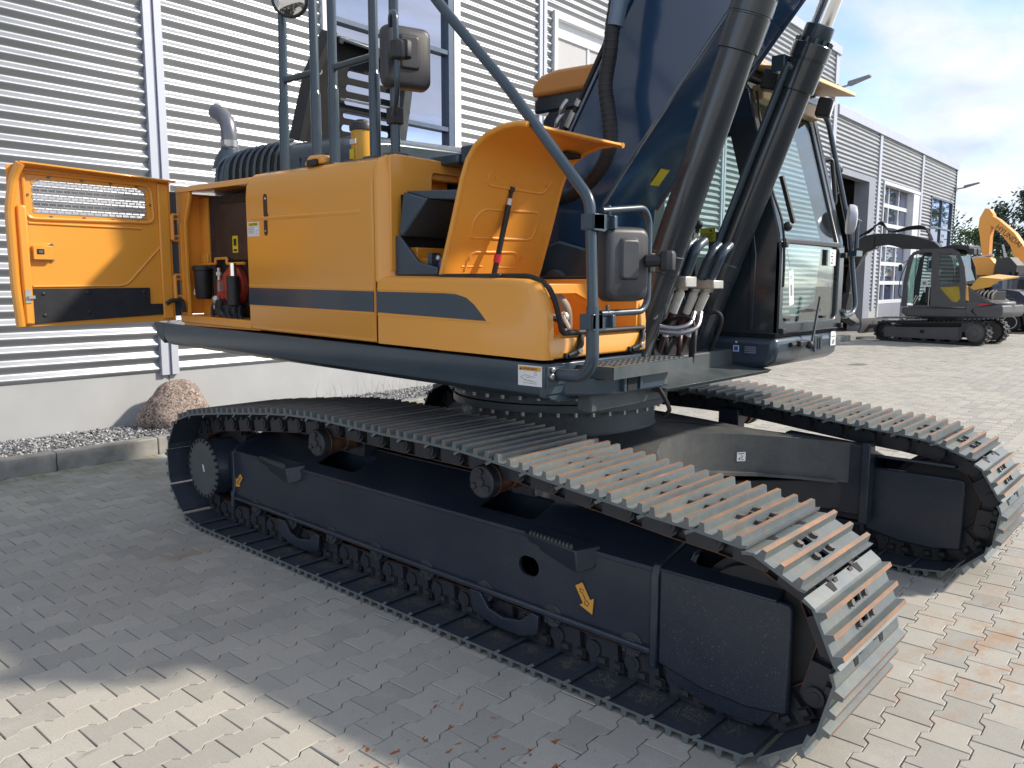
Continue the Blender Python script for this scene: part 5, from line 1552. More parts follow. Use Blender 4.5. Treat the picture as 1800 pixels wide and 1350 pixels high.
# hinges
for z in (2.19, 1.74):
    hg = MB().box((DX + 0.004, yh_ - 0.055, z - 0.045), (DX + 0.012, yh_ - 0.005, z + 0.135)).cyl((DX + 0.016, yh_ - 0.0, z - 0.05), (DX + 0.016, yh_ - 0.0, z + 0.14), 0.014, n=10).box((DX + 0.006, yh_ + 0.0, z - 0.06), (DX + 0.014, yh_ + 0.055, z - 0.01)).box((DX + 0.006, yh_ + 0.0, z + 0.10), (DX + 0.014, yh_ + 0.055, z + 0.15))
    hg.build('hinge', M['orange_in'], door, 0.003)
    MB().cyl((DX + 0.012, yh_ + 0.03, z + 0.125), (DX + 0.024, yh_ + 0.03, z + 0.125), 0.013, n=8).cyl((DX + 0.012, yh_ + 0.03, z - 0.035), (DX + 0.024, yh_ + 0.03, z - 0.035), 0.013, n=8).build('hinge_bolt', M['boltmat'], door)
MB().tube(smooth_path([(DX + 0.03, yh_ - 0.08, 1.665), (DX + 0.05, yh_ - 0.05, 1.69), (DX + 0.06, yh_ + 0.03, 1.69), (DX + 0.06, yh_ + 0.04, 1.60)], 0.02), 0.016, 8).build('door_stay', M['black'], door)
MB().box((DX - 0.02, yh_ - 0.0, 1.57), (DX - 0.008, yh_ + 0.05, 2.50)).build('hinge_gap_seal', M['slate'], door)

# ------------------------------------------------------------------ engine hood, exhaust, opened hood
eh = part('engine_hood')
hprof = [(-1.085, 2.48), (-1.085, 2.655), (-1.070, 2.735), (-1.02, 2.805), (-0.93, 2.845), (-0.80, 2.862), (0.35, 2.90), (0.35, 2.48)]
def hood_sec(x, k, dz_):
    return [(x, -0.25 + (y + 0.25) * k, 2.48 + (z - 2.48) * dz_) for y, z in hprof]
secs = [hood_sec(-3.47, 0.90, 0.45), hood_sec(-3.44, 0.95, 0.72), hood_sec(-3.36, 0.985, 0.90), hood_sec(-3.22, 1.0, 0.985), hood_sec(-3.0, 1.0, 1.0), hood_sec(-1.72, 1.0, 0.86), hood_sec(-1.62, 0.98, 0.80), hood_sec(-1.56, 0.95, 0.70)]
n = len(hprof)
vs_ = [p for s_ in secs for p in s_]
fs_ = [(i * n + j, i * n + (j + 1) % n, (i + 1) * n + (j + 1) % n, (i + 1) * n + j) for i in range(len(secs) - 1) for j in range(n)]
fs_ += [list(range(n))[::-1], list(range((len(secs) - 1) * n, len(secs) * n))]
MB().add(vs_, fs_).build('hood_shell', M['slate'], eh, 0.012, smooth=50)
MB().box((-3.45, 0.36, 1.45), (-1.25, 1.50, 2.62)).build('left_side_cover', M['slate'], eh, 0.05)
# louvre openings: each a raised lip and a dark strip for the opening's shade, following the rounded edge
mb = MB(); ml = MB()
for k in range(10):
    x = -3.30 + k * 0.098
    kk = 1.0 if x > -3.2 else 0.985
    fz = 1.0 if x > -3.05 else (0.945 + 0.055 * (x + 3.36) / 0.3)
    def hp_(y, z, o):
        return (x, -0.25 + (y - o + 0.25) * kk, 2.48 + (z - 2.48) * fz + o * 0.6)
    path = [hp_(-1.085, 2.575, 0.002), hp_(-1.085, 2.655, 0.002), hp_(-1.068, 2.738, 0.002), hp_(-1.02, 2.803, 0.002), hp_(-0.95, 2.838, 0.002)]
    for a, b in zip(path, path[1:]):
        w_ = 0.019
        mb.add([(a[0] - w_, a[1], a[2]), (a[0] + w_, a[1], a[2]), (b[0] + w_ + 0.02, b[1], b[2]), (b[0] - w_ + 0.02, b[1], b[2])], [(0, 1, 2, 3)])
        x += 0.0
    pl_ = [(p[0] - 0.030 + 0.005 * i, p[1] - 0.004, p[2] + 0.003) for i, p in enumerate(path)]
    ml.tube(spline(pl_, 4), 0.013, 6)
mb.build('louvre_slot_shade', M['dark'], eh, smooth=0)
ml.build('louvre_lips', M['slate'], eh)
bt_ = MB()
for x in (-3.18, -2.85, -2.55):
    bt_.box((x - 0.02, -1.098, 2.535), (x + 0.02, -1.083, 2.565))
bt_.build('hood_clips', M['black'], eh, 0.004)
for x in (-2.20, -2.05, -1.9):
    MB().box((x - 0.05, -1.092, 2.50), (x + 0.05, -1.080, 2.68)).build('hood_rib', M['slate'], eh, 0.012)
MB().box((-2.32, -1.26, 2.49), (-1.0, -1.02, 2.535)).xf(SH).build('walkway_plate', M['slate2'], eh, 0.006)
xp = part('exhaust')
pth = spline([(-3.40, -0.92, 2.78), (-3.40, -0.92, 2.92), (-3.40, -0.92, 3.02), (-3.42, -0.92, 3.09), (-3.475, -0.93, 3.155), (-3.55, -0.95, 3.20)], 7)
MB().tube(pth, 0.062, 20, caps=False).build('exhaust_pipe', M['exhaust'], xp)
MB().tube([p + Vector((0, 0, 0.0)) for p in pth], 0.056, 20, caps=False).build('pipe_bore', M['dark'], xp)
MB().lathe((-3.40, -0.92, 2.90), (0, 0, 1), [(0, 0.064), (0.0, 0.069), (0.05, 0.069), (0.05, 0.064)], 20, closed=True).box((-3.37, -1.0, 2.905), (-3.33, -0.975, 2.945)).build('pipe_clamp', M['steel'], xp)
MB().lathe((-3.40, -0.92, 2.72), (0, 0, 1), [(0, 0.14), (0.10, 0.11), (0.15, 0.075), (0.17, 0.066)], 20).build('pipe_base', M['slate'], xp)

oh = part('raised_hood')
oh['label'] = 'engine hood cover standing open, black inside with louvre slots'
# plane leaning forward at its top; local u along Y (towards the far side), w up the panel
P0 = Vector((-2.50, -0.86, 2.86)); P1 = Vector((-2.32, -0.86, 3.62))
up_ = (P1 - P0).normalized(); rt_ = Vector((0, 1, 0)); nn_ = rt_.cross(up_)
tmh = Matrix((rt_, up_, nn_)).transposed().to_4x4(); tmh.translation = P0
H_ = (P1 - P0).length
slots = [rrect(0.36, 0.02 + k * 0.097, 0.82, 0.068 + k * 0.097, 0.022, 3) for k in range(6)]
MB().plate([(-0.05, 0.0), (0.93, 0.0), (0.93, H_ * 0.80), (0.86, H_ - 0.02), (0.14, H_), (0.02, H_ * 0.62)], slots, 'z', -0.02, 0.0).xf(tmh).build('hood_panel', M['dark'], oh, 0.004)
MB().hexa([(0.10, H_ - 0.02, -0.02), (0.90, H_ - 0.06, -0.02), (0.90, H_ - 0.08, 0.09), (0.12, H_ - 0.04, 0.07), (0.10, H_ + 0.01, -0.02), (0.90, H_ - 0.03, -0.02), (0.90, H_ - 0.055, 0.09), (0.12, H_ - 0.015, 0.07)]).xf(tmh).build('hood_flange', M['slate'], oh, 0.006)
for (a, b) in (((-0.05, 0.0), (0.02, H_ * 0.62)), ((0.02, H_ * 0.62), (0.13, H_))):
    MB().hexa([(a[0] - 0.02, a[1], -0.03), (a[0] + 0.04, a[1], -0.03), (a[0] + 0.04, a[1], 0.10), (a[0] - 0.02, a[1], 0.10), (b[0] - 0.02, b[1], -0.03), (b[0] + 0.04, b[1], -0.03), (b[0] + 0.04, b[1], 0.10), (b[0] - 0.02, b[1], 0.10)]).xf(tmh).build('hood_flange', M['black'], oh, 0.006)
for k in range(6):
    MB().hexa([(0.37, 0.068 + k * 0.097, 0.001), (0.81, 0.068 + k * 0.097, 0.001), (0.81, 0.074 + k * 0.097, 0.018), (0.37, 0.074 + k * 0.097, 0.018), (0.37, 0.071 + k * 0.097, 0.001), (0.81, 0.071 + k * 0.097, 0.001), (0.81, 0.078 + k * 0.097, 0.018), (0.37, 0.078 + k * 0.097, 0.018)]).xf(tmh).build('louvre_slat', M['black'], oh)
MB().box((0.30, 0.335, 0.02), (0.98, 0.352, 0.03)).xf(tmh).build('stay_rod', M['steel'], oh)
MB().box((0.84, -0.10, -0.02), (0.92, H_ * 0.78, 0.10)).xf(tmh).build('hood_flange', M['slate2'], oh, 0.006)
mbk = MB().box((0.50, H_ - 0.10, 0.03), (0.60, H_ - 0.02, 0.10)).box((0.18, H_ - 0.07, 0.05), (0.22, H_ - 0.02, 0.11)).box((0.72, H_ - 0.10, 0.03), (0.80, H_ - 0.04, 0.10)).xf(tmh)
mbk.build('hood_latch', M['mirrorback'], oh, 0.008)
MB().cyl((0.10, 0.50, 0.0), (0.10, 0.50, 0.03), 0.022, n=12).xf(tmh).build('hood_plug', M['zinc'], oh)
MB().tube([tmh @ Vector(p) for p in spline([(0.02, 0.22, 0.04), (0.0, 0.12, 0.07), (-0.03, 0.02, 0.09), (0.02, -0.02, 0.09), (0.10, -0.03, 0.07)], 6)], 0.005, 6).build('cable', M['steel'], oh)
mb = MB().plate(rrect(0.0, 0.0, 0.14, 0.07, 0.01, 2), [], 'z', 0.0, 0.002)

# yellow air pre-cleaner bowl, small camera housing
yt = part('washer_tank')
MB().lathe((-1.50, -1.05, 2.56), (0, 0, 1), [(0, 0.06), (0.02, 0.066), (0.215, 0.070)], 20).build('bowl', paint('yellow_tank_plastic', (0.74, 0.40, 0.04), 0.35, 0.2, 0.05), yt)
MB().lathe((-1.50, -1.05, 2.775), (0, 0, 1), [(0, 0.078), (0.03, 0.080), (0.050, 0.070), (0.055, 0.038), (0.070, 0.036)], 14).build('cap', M['mirrorback'], yt, 0.004)
MB().box((-1.535, -1.124, 2.60), (-1.49, -1.120, 2.66)).box((-1.53, -1.124, 2.69), (-1.47, -1.120, 2.72), 1).build('tank_sticker', [M['yellow'], M['white']], yt)
ch_ = part('camera_housing')
MB().hexa([(-1.70, -1.37, 2.545), (-1.47, -1.37, 2.545), (-1.47, -1.25, 2.545), (-1.70, -1.25, 2.545), (-1.66, -1.345, 2.615), (-1.50, -1.345, 2.60), (-1.50, -1.27, 2.60), (-1.66, -1.27, 2.615)]).build('housing', M['orange'], ch_, 0.022)
MB().box((-1.63, -1.383, 2.535), (-1.53, -1.36, 2.575)).build('lens_slot', M['black'], ch_, 0.006)

# ------------------------------------------------------------------ guard rails and mirrors
gr_ = part('guard_rail')
rr = 0.027
def rail(pts, rad=rr, b=0.07):
    return MB().tube(smooth_path(pts, b, 5), rad, 14).build('rail_tube', M['slate'], gr_)
YR = -1.30
rail([(-2.00, YR, 2.50), (-1.97, YR, 3.66), (-1.635, YR, 3.70), (-1.632, YR, 2.50)], b=0.10)
rail([(-1.445, YR, 2.50), (-1.445, YR, 4.05), (-1.05, YR, 4.05), (-1.05, YR, 2.50)], b=0.10)
rail([(-0.87, YR, 2.50), (-0.868, YR, 3.95), (-0.60, YR, 3.97)], b=0.12)
rail([(-1.97, YR, 3.118), (-1.64, YR, 3.112)], 0.020)
rail([(-1.445, YR, 3.104), (-1.06, YR, 3.102)], 0.020)
sl = ((-1.995, 2.98), (-1.632, 3.00), (-1.445, 3.00), (-1.05, 3.02))
for x, zt in sl:
    MB().cyl((x, YR, 2.50), (x, YR, zt - 0.02), 0.0325, n=14).cyl((x, YR, zt - 0.02), (x, YR, zt), 0.0325, 0.0275, n=14).build('rail_sleeve', M['slate'], gr_)
for x in (-1.632, -1.445, -1.05, -0.87):
    MB().box((x - 0.055, YR - 0.05, 2.525), (x + 0.055, YR + 0.05, 2.545)).build('rail_foot', M['slate2'], gr_, 0.003)
hr = part('access_handrail')
MB().tube(smooth_path([(0.33, -1.36, 1.395), (0.50, -1.345, 1.398), (0.55, -1.345, 1.46), (0.548, -1.345, 1.70), (0.530, -1.345, 2.12), (0.52, -1.347, 2.20), (0.02, -1.35, 2.765), (-0.475, -1.352, 3.27), (-1.05, -1.35, 3.95)], 0.09, 6), 0.026, 14).build('rail_tube', M['slate'], hr)
MB().tube(smooth_path([(0.33, -1.36, 1.395), (0.50, -1.345, 1.398), (0.55, -1.345, 1.46), (0.547, -1.345, 1.72)], 0.09, 6), 0.0305, 14).build('rail_sleeve', M['slate'], hr)
MB().box((0.345, -1.43, 1.345), (0.360, -1.30, 1.435)).cyl((0.36, -1.41, 1.39), (0.375, -1.41, 1.39), 0.016, n=8, mi=1).cyl((0.36, -1.40, 1.42), (0.372, -1.40, 1.42), 0.014, n=8, mi=1).build('rail_flange', [M['slate'], M['steel']], hr, 0.004)
for z in (2.10, 1.655):
    MB().prism([(-1.38, z - 0.045), (-1.30, z - 0.05), (-1.235, z - 0.02), (-1.235, z + 0.03), (-1.38, z + 0.03)], 'x', 0.565, 0.575).box((0.50, -1.38, z - 0.04), (0.575, -1.30, z + 0.03)).box((0.56, -1.26, z - 0.035), (0.60, -1.235, z + 0.025)).cyl((0.575, -1.27, z + 0.02), (0.575, -1.27, z + 0.07), 0.010, n=8).build('mirror_bracket', M['slate'], hr, 0.004)

def mirror(name_lab, centre, right, w_, h_, mount_r):
    """Rectangular rear-view mirror: rounded plastic shell with a raised pad on its back."""
    e = part('mirror')
    if name_lab: e['label'] = name_lab
    rt = Vector(right).normalized(); up = Vector((0, 0, 1)); nn = rt.cross(up)
    tm = Matrix((rt, up, nn)).transposed().to_4x4(); tm.translation = Vector(centre)
    secs = []
    for t, k in ((-0.035, 1.0), (-0.02, 1.0), (0.015, 0.97), (0.03, 0.90), (0.036, 0.82)):
        secs.append([(x, y, t) for x, y in rrect(-w_ / 2 * k, -h_ / 2 * k, w_ / 2 * k, h_ / 2 * k, 0.045 * k, 4)])
    n = len(secs[0]); mb = MB()
    vs_ = [p for s_ in secs for p in s_]
    fs_ = [(i * n + j, i * n + (j + 1) % n, (i + 1) * n + (j + 1) % n, (i + 1) * n + j) for i in range(len(secs) - 1) for j in range(n)]
    fs_ += [list(range(n))[::-1], list(range((len(secs) - 1) * n, len(secs) * n))]
    mb.add(vs_, fs_).xf(tm).build('mirror_shell', M['mirrorback'], e, smooth=40)
    pad = MB().prism(rrect(-w_ * 0.24, -h_ * 0.22, w_ * 0.24, h_ * 0.36, 0.02, 3), 'z', 0.03, 0.052, taper=[(x * 0.75, y * 0.85) for x, y in rrect(-w_ * 0.24, -h_ * 0.22, w_ * 0.24, h_ * 0.36, 0.02, 3)])
    pad.xf(tm).build('back_pad', M['mirrorback'], e, 0.004)
    MB().box((-w_ * 0.42, -h_ * 0.44, -0.038), (w_ * 0.42, h_ * 0.44, -0.034)).xf(tm).build('mirror_glass', M['mirrorglass'], e)
    k = MB().cyl((0.0 + mount_r, h_ * 0.05, 0.03), (mount_r * 1.6, h_ * 0.05, 0.085), 0.032, 0.028, n=8).lathe((mount_r * 1.7, h_ * 0.05, 0.10), (0, 1, 0), [(-0.05, 0.028), (-0.045, 0.038), (0.03, 0.040), (0.045, 0.03)], 8)
    k.xf(tm).build('mirror_clamp', M['black'], e, 0.003)
    return e
# front mirror on its tube loop
MB().tube(smooth_path([(0.565, -1.31, 2.145), (0.60, -1.02, 2.175), (0.60, -0.975, 2.12), (0.60, -0.975, 1.74), (0.60, -1.02, 1.69), (0.565, -1.31, 1.685)], 0.06, 5), 0.016, 12).build('mirror_tube', M['slate'], hr)
mirror('large grey mirror on the front handrail', (0.585, -1.155, 1.91), (0.34, 0.94, 0), 0.25, 0.345, 0.10)
MB().cyl((0.60, -0.975, 1.875), (0.60, -0.975, 1.965), 0.034, n=8).cyl((0.59, -1.07, 1.925), (0.60, -0.985, 1.925), 0.027, n=10).build('mirror_knob', M['mirrorback'], hr, 0.004)
# rear mirror on the guard rail
MB().tube(smooth_path([(-0.872, -1.315, 3.17), (-0.80, -1.38, 3.255), (-0.71, -1.42, 3.245), (-0.70, -1.42, 2.88), (-0.76, -1.38, 2.80), (-0.86, -1.32, 2.74)], 0.05, 5), 0.015, 12).build('mirror_tube', M['slate'], gr_)
mirror('dark mirror high on the rear guard rail', (-0.83, -1.245, 3.062), (0.30, 0.953, 0), 0.285, 0.335, -0.03)
MB().box((-0.90, -1.34, 2.70), (-0.83, -1.27, 2.79)).build('mirror_bracket', M['black'], gr_, 0.006)
MB().cyl((-0.72, -1.42, 3.02), (-0.76, -1.35, 3.05), 0.035, n=8).lathe((-0.70, -1.42, 3.045), (0, 0, 1), [(-0.05, 0.03), (-0.04, 0.04), (0.04, 0.04), (0.05, 0.03)], 8).build('mirror_knob', M['black'], gr_, 0.003)
# round convex mirror
cm = part('convex_mirror')
cn = Vector((0.62, -0.78, -0.08)).normalized()
cc = Vector((-1.78, -1.36, 3.565))
MB().lathe(cc, cn, [(-0.05, 0.03), (-0.04, 0.08), (-0.01, 0.118), (0.012, 0.120), (0.018, 0.112), (0.014, 0.106)], 28).build('rim', M['black'], cm)
pf_ = [(0.012 + 0.035 * (1 - (k / 6.0) ** 2), 0.106 * k / 6.0 + 0.0005) for k in range(6, -1, -1)]
MB().lathe(cc, cn, pf_, 28).build('mirror_glass', M['mirrorglass'], cm, smooth=80)
MB().tube([cc - cn * 0.04, cc - cn * 0.10 + Vector((0.05, 0.02, 0)), (-1.635, -1.31, 3.55)], 0.014, 8).build('mirror_arm', M['black'], cm)
for x0, y0 in ((-1.20, -1.22), (-0.60, -0.95)):
    pass
MB().box((-1.16, -1.27, 2.50), (-0.82, -1.05, 2.535)).build('walkway_plate', M['slate2'], gr_, 0.005)
MB().box((-0.66, -1.0, 2.50), (-0.40, -0.72, 2.60)).box((-0.90, -1.02, 2.50), (-0.66, -0.72, 2.56)).build('tank_breather', M['slate'], gr_, 0.012)

# warning sticker on the deck
sw = MB().box((0.183, YS - 0.002, 1.34), (0.332, YS - 0.0006, 1.437)).box((0.189, YS - 0.0026, 1.412), (0.326, YS - 0.0018, 1.432), 1)
sw.box((0.285, YS - 0.0024, 1.393), (0.30, YS - 0.0018, 1.395), 2).box((0.285, YS - 0.0024, 1.405), (0.30, YS - 0.0018, 1.407), 2).box((0.285, YS - 0.0024, 1.393), (0.2866, YS - 0.0018, 1.407), 2).box((0.2984, YS - 0.0024, 1.393), (0.30, YS - 0.0018, 1.407), 2)
for pts in ([(0.20, 1.379), (0.225, 1.392), (0.25, 1.388), (0.29, 1.383)], [(0.20, 1.379), (0.225, 1.367), (0.30, 1.36)], [(0.225, 1.371), (0.24, 1.364), (0.26, 1.366), (0.28, 1.362)], [(0.235, 1.380), (0.262, 1.379)], [(0.215, 1.355), (0.30, 1.352)]):
    sw.tube([(x, YS - 0.0022, z) for x, z in pts], 0.0011, 5, 2)
swo = sw.build('warning_sticker', [M['white'], M['warnorange'], M['inkgrey']], deck, smooth=0)
text('lettering', 'WARNING', 0.019, M['ink'], swo, (0.212, YS - 0.0028, 1.4155), (1, 0, 0), (0, 0, 1), 'LEFT', sx=1.02)
MB().prism([(0.194, 1.4155), (0.209, 1.4155), (0.2015, 1.4285)], 'y', YS - 0.0034, YS - 0.0028).build('print', M['ink'], swo, smooth=0)

# ================================================================== boom, cylinders, cab
M['boom'] = paint('boom_paint', (0.022, 0.058, 0.125), 0.14, 1.0, 0.10, (0.06, 0.075, 0.09), scale=2.0, wave=0.03, spec=0.9)
M['cylpaint'] = paint('cylinder_paint', (0.022, 0.031, 0.040), 0.22, 0.6, 0.15, (0.10, 0.10, 0.10), scale=3.0)
bm_ = part('boom')
Y0, Y1 = -0.275, 0.30
side = [(-0.62, 1.72), (-0.42, 1.62), (-0.22, 1.72), (-0.165, 2.30), (0.08, 2.605), (0.62, 3.235), (1.25, 3.96), (2.1, 4.75), (3.4, 5.35), (5.2, 5.55), (5.35, 5.80), (5.1, 5.95), (3.2, 6.0), (1.55, 5.50), (0.45, 4.20), (0.00, 3.42), (-0.44, 2.73), (-0.70, 2.30), (-0.74, 1.95)]
MB().prism(side, 'y', Y0, Y1).build('boom_box', M['boom'], bm_, 0.012)
# weld flanges: plates a little proud along both edges
for loop in ([(-0.165, 2.30), (0.08, 2.605), (0.62, 3.235), (1.25, 3.96)], [(-0.44, 2.73), (0.00, 3.42), (0.45, 4.20)]):
    for yy in (Y0 - 0.006, Y1 + 0.006):
        MB().tube([(x, yy, z) for x, z in loop], 0.012, 8).build('weld_seam', M['boom'], bm_)
for yy in (-0.40, 0.33):
    MB().prism([(-0.95, 1.38), (0.10, 1.38), (0.02, 1.75), (-0.20, 2.02), (-0.42, 2.08), (-0.62, 2.02), (-0.80, 1.80)], 'y', yy, yy + 0.06).build('boom_bracket', M['slate'], bm_, 0.012)
MB().cyl((-0.42, -0.44, 1.82), (-0.42, 0.44, 1.82), 0.085, n=24).build('boom_pin', M['slate2'], bm_, 0.006)
# steel lines on top of the boom with their fittings
lines = MB(); fit = MB()
ua = Vector((0.53, 0, 0.85))
for k in range(5):
    y = -0.22 + 0.085 * k
    a = Vector((-0.60 - 0.0 * k, y, 2.62 + 0.035 * k))
    lines.tube([a + ua * 0.25, a + ua * 1.6], 0.018, 8)
    b = a + ua * 0.25
    lines.tube(spline([b, b - ua * 0.12 + Vector((-0.03, 0, 0.0)), b - ua * 0.28 + Vector((-0.02, 0.02, -0.10)), b + Vector((-0.16, 0.05 * k, -0.55))], 6), 0.020, 8)
    fit.cyl(b - ua * 0.05, b + ua * 0.05, 0.028, n=8).cyl(b + ua * 0.09, b + ua * 0.13, 0.026, n=8)
lines.build('boom_lines', M['rubber'], bm_)
fit.build('line_fittings', M['steel'], bm_)
tt = MB()
for k in range(5):
    tt.tube(spline([(-0.50 + 0.035 * k, Y0 - 0.012, 2.36 + 0.075 * k), (-0.47 + 0.035 * k, Y0 - 0.05, 2.42 + 0.075 * k), (-0.44 + 0.035 * k, Y0 - 0.03, 2.47 + 0.075 * k)], 4), 0.017, 8)
tt.xf(Matrix.Translation((-0.13, 0.0, 0.16))).build('line_elbows', M['steel'], bm_)
# armoured hose hanging beside the boom
hp_ = spline([(0.20, -0.43, 3.85), (0.06, -0.44, 3.55), (0.005, -0.45, 3.30), (-0.015, -0.455, 3.10), (-0.04, -0.46, 2.93), (-0.015, -0.46, 2.78), (0.0, -0.46, 2.65), (-0.02, -0.46, 2.54), (-0.11, -0.46, 2.43), (-0.29, -0.45, 2.34), (-0.48, -0.42, 2.33), (-0.66, -0.36, 2.35)], 9)
MB().tube(hp_, 0.041, 14).build('armoured_hose', M['rubber'], bm_)
rg = MB()
for i in range(0, len(hp_) - 1, 2):
    d = (hp_[min(i + 1, len(hp_) - 1)] - hp_[i]).normalized()
    rg.cyl(hp_[i] - d * 0.004, hp_[i] + d * 0.004, 0.0435, n=14)
rg.build('hose_rings', M['black'], bm_)['kind'] = 'stuff'
a, b = hp_[26], hp_[31]
d = (hp_[20] - hp_[28]).normalized()
c0 = Vector((0.012, -0.45, 3.24))
MB().cyl(c0, c0 + Vector((0.035, 0.0, 0.16)), 0.048, n=16).cyl(c0 + Vector((0.03, 0, 0.16)), c0 + Vector((0.045, 0, 0.22)), 0.036, n=12).build('hose_ferrule', paint('blue_steel', (0.10, 0.16, 0.24), 0.3, 0.3, 0.1), bm_)
MB().box((-0.30, Y0 - 0.0025, 2.22), (-0.22, Y0 - 0.0005, 2.30)).build('boom_sticker', M['yellow'], bm_) if False else None
# yellow notice on the underside of the boom (lower plate faces forward and down)
e_u = Vector((0.62 - 0.08, 0, 3.235 - 2.605)).normalized(); e_v = Vector((0, 1, 0)); e_n = e_u.cross(e_v)
if e_n.x < 0: e_n = -e_n
tmn = Matrix((e_v, e_u, e_v.cross(e_u))).transposed().to_4x4(); tmn.translation = Vector((-0.02, 0.10, 2.475)) + e_n * 0.002
MB().box((-0.05, -0.06, -0.001), (0.05, 0.06, 0.001)).xf(tmn).build('boom_sticker', M['yellow'], bm_)

def cylinder(y, name_):
    c = part('boom_cylinder')
    top = Vector((0.735, y, 3.00)) if y < 0 else Vector((0.690, y, 2.955))
    low = Vector((0.345, y, 1.95)) if y < 0 else Vector((0.215, y, 1.77))
    ax = (top - low).normalized()
    base = top - ax * 1.72
    MB().cyl(base, top, 0.0935, n=40).build('barrel', M['cylpaint'], c)
    # gland: two wide rings, bolts, narrow neck
    MB().lathe(top, ax, [(-0.02, 0.094), (-0.015, 0.106), (0.145, 0.108), (0.148, 0.104), (0.156, 0.104), (0.158, 0.110), (0.235, 0.110), (0.24, 0.106)], 40).build('gland', M['cylpaint'], c)
    MB().lathe(top, ax, [(0.24, 0.082), (0.245, 0.084), (0.34, 0.082), (0.345, 0.072)], 36).build('rod_seal', M['slate'], c)
    q_ = ax.to_track_quat('Z', 'Y')
    bb_ = MB()
    for k in range(12):
        a_ = 2 * math.pi * k / 12
        p_ = top + q_ @ Vector((0.095 * math.cos(a_), 0.095 * math.sin(a_), 0.238))
        bb_.cyl(p_, p_ + ax * 0.028, 0.013, n=8)
    bb_.build('gland_bolts', M['slate'], c)['kind'] = 'stuff'
    MB().cyl(top + ax * 0.33, top + ax * 1.45, 0.062, n=32).build('rod', M['chrome'], c)
    # side pipe and its clamp band
    sy = 1 if y < 0 else -1
    off = q_ @ Vector((0, 0, 0))
    off = Vector((-0.055, sy * 0.110, 0.0))
    p0 = top + off + ax * 0.10; p1 = top + off - ax * 1.18
    MB().tube(smooth_path([top + ax * 0.10 + Vector((-0.03, sy * 0.09, 0)), p0 + ax * 0.02, p1, p1 - ax * 0.14 + Vector((-0.05, sy * 0.02, 0))], 0.05), 0.021, 12).build('side_pipe', M['slate'], c)
    MB().box(top + Vector((-0.10, sy * 0.06, 0.08)), top + Vector((-0.02, sy * 0.13, 0.17))).build('port_block', M['slate'], c, 0.006)
    mid_ = top - ax * 1.13
    MB().lathe(mid_, ax, [(-0.055, 0.0938), (-0.05, 0.0975), (0.05, 0.0975), (0.055, 0.0938)], 36, closed=True).build('clamp_band', M['cylpaint'], c)
    bx = mid_ + Vector((-0.09, -0.09 if y > 0 else 0.09, 0.0))
    MB().box((-0.11, -0.012, -0.055), (0.02, 0.012, 0.055)).xf(Matrix.Translation(mid_ + Vector((-0.10, -0.07, 0.02))) @ ax.to_track_quat('Z', 'X').to_matrix().to_4x4()).build('pipe_clamp', M['slate'], c, 0.004)
    for k in (-0.03, 0.03):
        pass
    # foot: eye and pin
    MB().cyl(base + Vector((0, -0.085, 0)) - ax * 0.10, base + Vector((0, 0.085, 0)) - ax * 0.10, 0.125, n=32).build('cylinder_eye', M['slate'], c, 0.008)
    for s_ in (-1, 1):
        ex_ = base - ax * 0.10
        pl = [(ex_.x - 0.40, 1.26), (ex_.x + 0.12, 1.26), (ex_.x + 0.16, ex_.z)] + [(ex_.x + 0.16 * math.cos(R(k * 20)), ex_.z + 0.16 * math.sin(R(k * 20))) for k in range(1, 8)] + [(ex_.x - 0.22, ex_.z + 0.02)]
        MB().prism(pl, 'y', y + s_ * 0.105 - 0.018, y + s_ * 0.105 + 0.018).build('foot_bracket', M['slate'], c, 0.008)
    return c, base, top, ax
c1, base1, top1, ax1 = cylinder(-0.40, 'near')
c2, base2, top2, ax2 = cylinder(0.42, 'far')

# hoses with white sleeves between the cylinders
hs = part('cylinder_hoses')
def hose(pts, rad=0.019, mat='rubber', sleeves=()):
    p = spline(pts, 8)
    MB().tube(p, rad, 10).build('hose', M[mat], hs)
M['hosered'] = plain('hose_reddish', (0.055, 0.020, 0.022), 0.45, 0.0, 0.4, 14.0)
def bundle(anchor, d, foot, n_, sp, big=False):
    """Steel elbow, crimp ferrule, white sleeve, reddish hose down to the valve."""
    for k in range(n_):
        a = Vector(anchor) + Vector((sp * k, 0.03 * k, 0.0))
        dd_ = Vector(d).normalized()
        MB().tube(smooth_path([a + dd_ * 0.20 + Vector((0.0, 0.10, 0.06)), a + dd_ * 0.22, a + dd_ * 0.02], 0.06), 0.026, 12).build('pipe_elbow', M['slate'], hs)
        MB().cyl(a + dd_ * 0.02, a + dd_ * 0.05, 0.030, n=12).cyl(a - dd_ * 0.02, a + dd_ * 0.02, 0.036, n=6).build('hose_nut', M['zinc'], hs)
        MB().cyl(a - dd_ * 0.02, a - dd_ * 0.045, 0.022, n=10).cyl(a - dd_ * 0.045, a - dd_ * 0.17, 0.028, 0.024, n=14).build('hose_ferrule', M['leaflet'], hs)
        b = a - dd_ * 0.165
        f_ = Vector(foot) + Vector((sp * k * 0.7, 0.02 * k, 0))
        pts = spline([b, b - dd_ * 0.12, (b - dd_ * 0.24) * 0.6 + f_ * 0.4, f_], 8)
        MB().tube(pts, 0.0205, 10).build('hose', M['hosered'], hs)
        q = pts[7]; q2 = pts[9]
        MB().cyl(q, q + (q2 - q).normalized() * 0.05, 0.0225, n=12).build('hose_label', M['white'], hs)
bundle((0.330, -0.30, 1.815), (0.38, -0.05, 0.92), (0.12, -0.20, 1.36), 2, 0.050)
bundle((0.330, -0.02, 1.800), (0.40, 0.0, 0.92), (0.10, 0.0, 1.34), 2, 0.055)
MB().box((0.30, -0.34, 1.80), (0.44, -0.22, 1.86)).build('flange_block', M['zinc'], hs, 0.006)
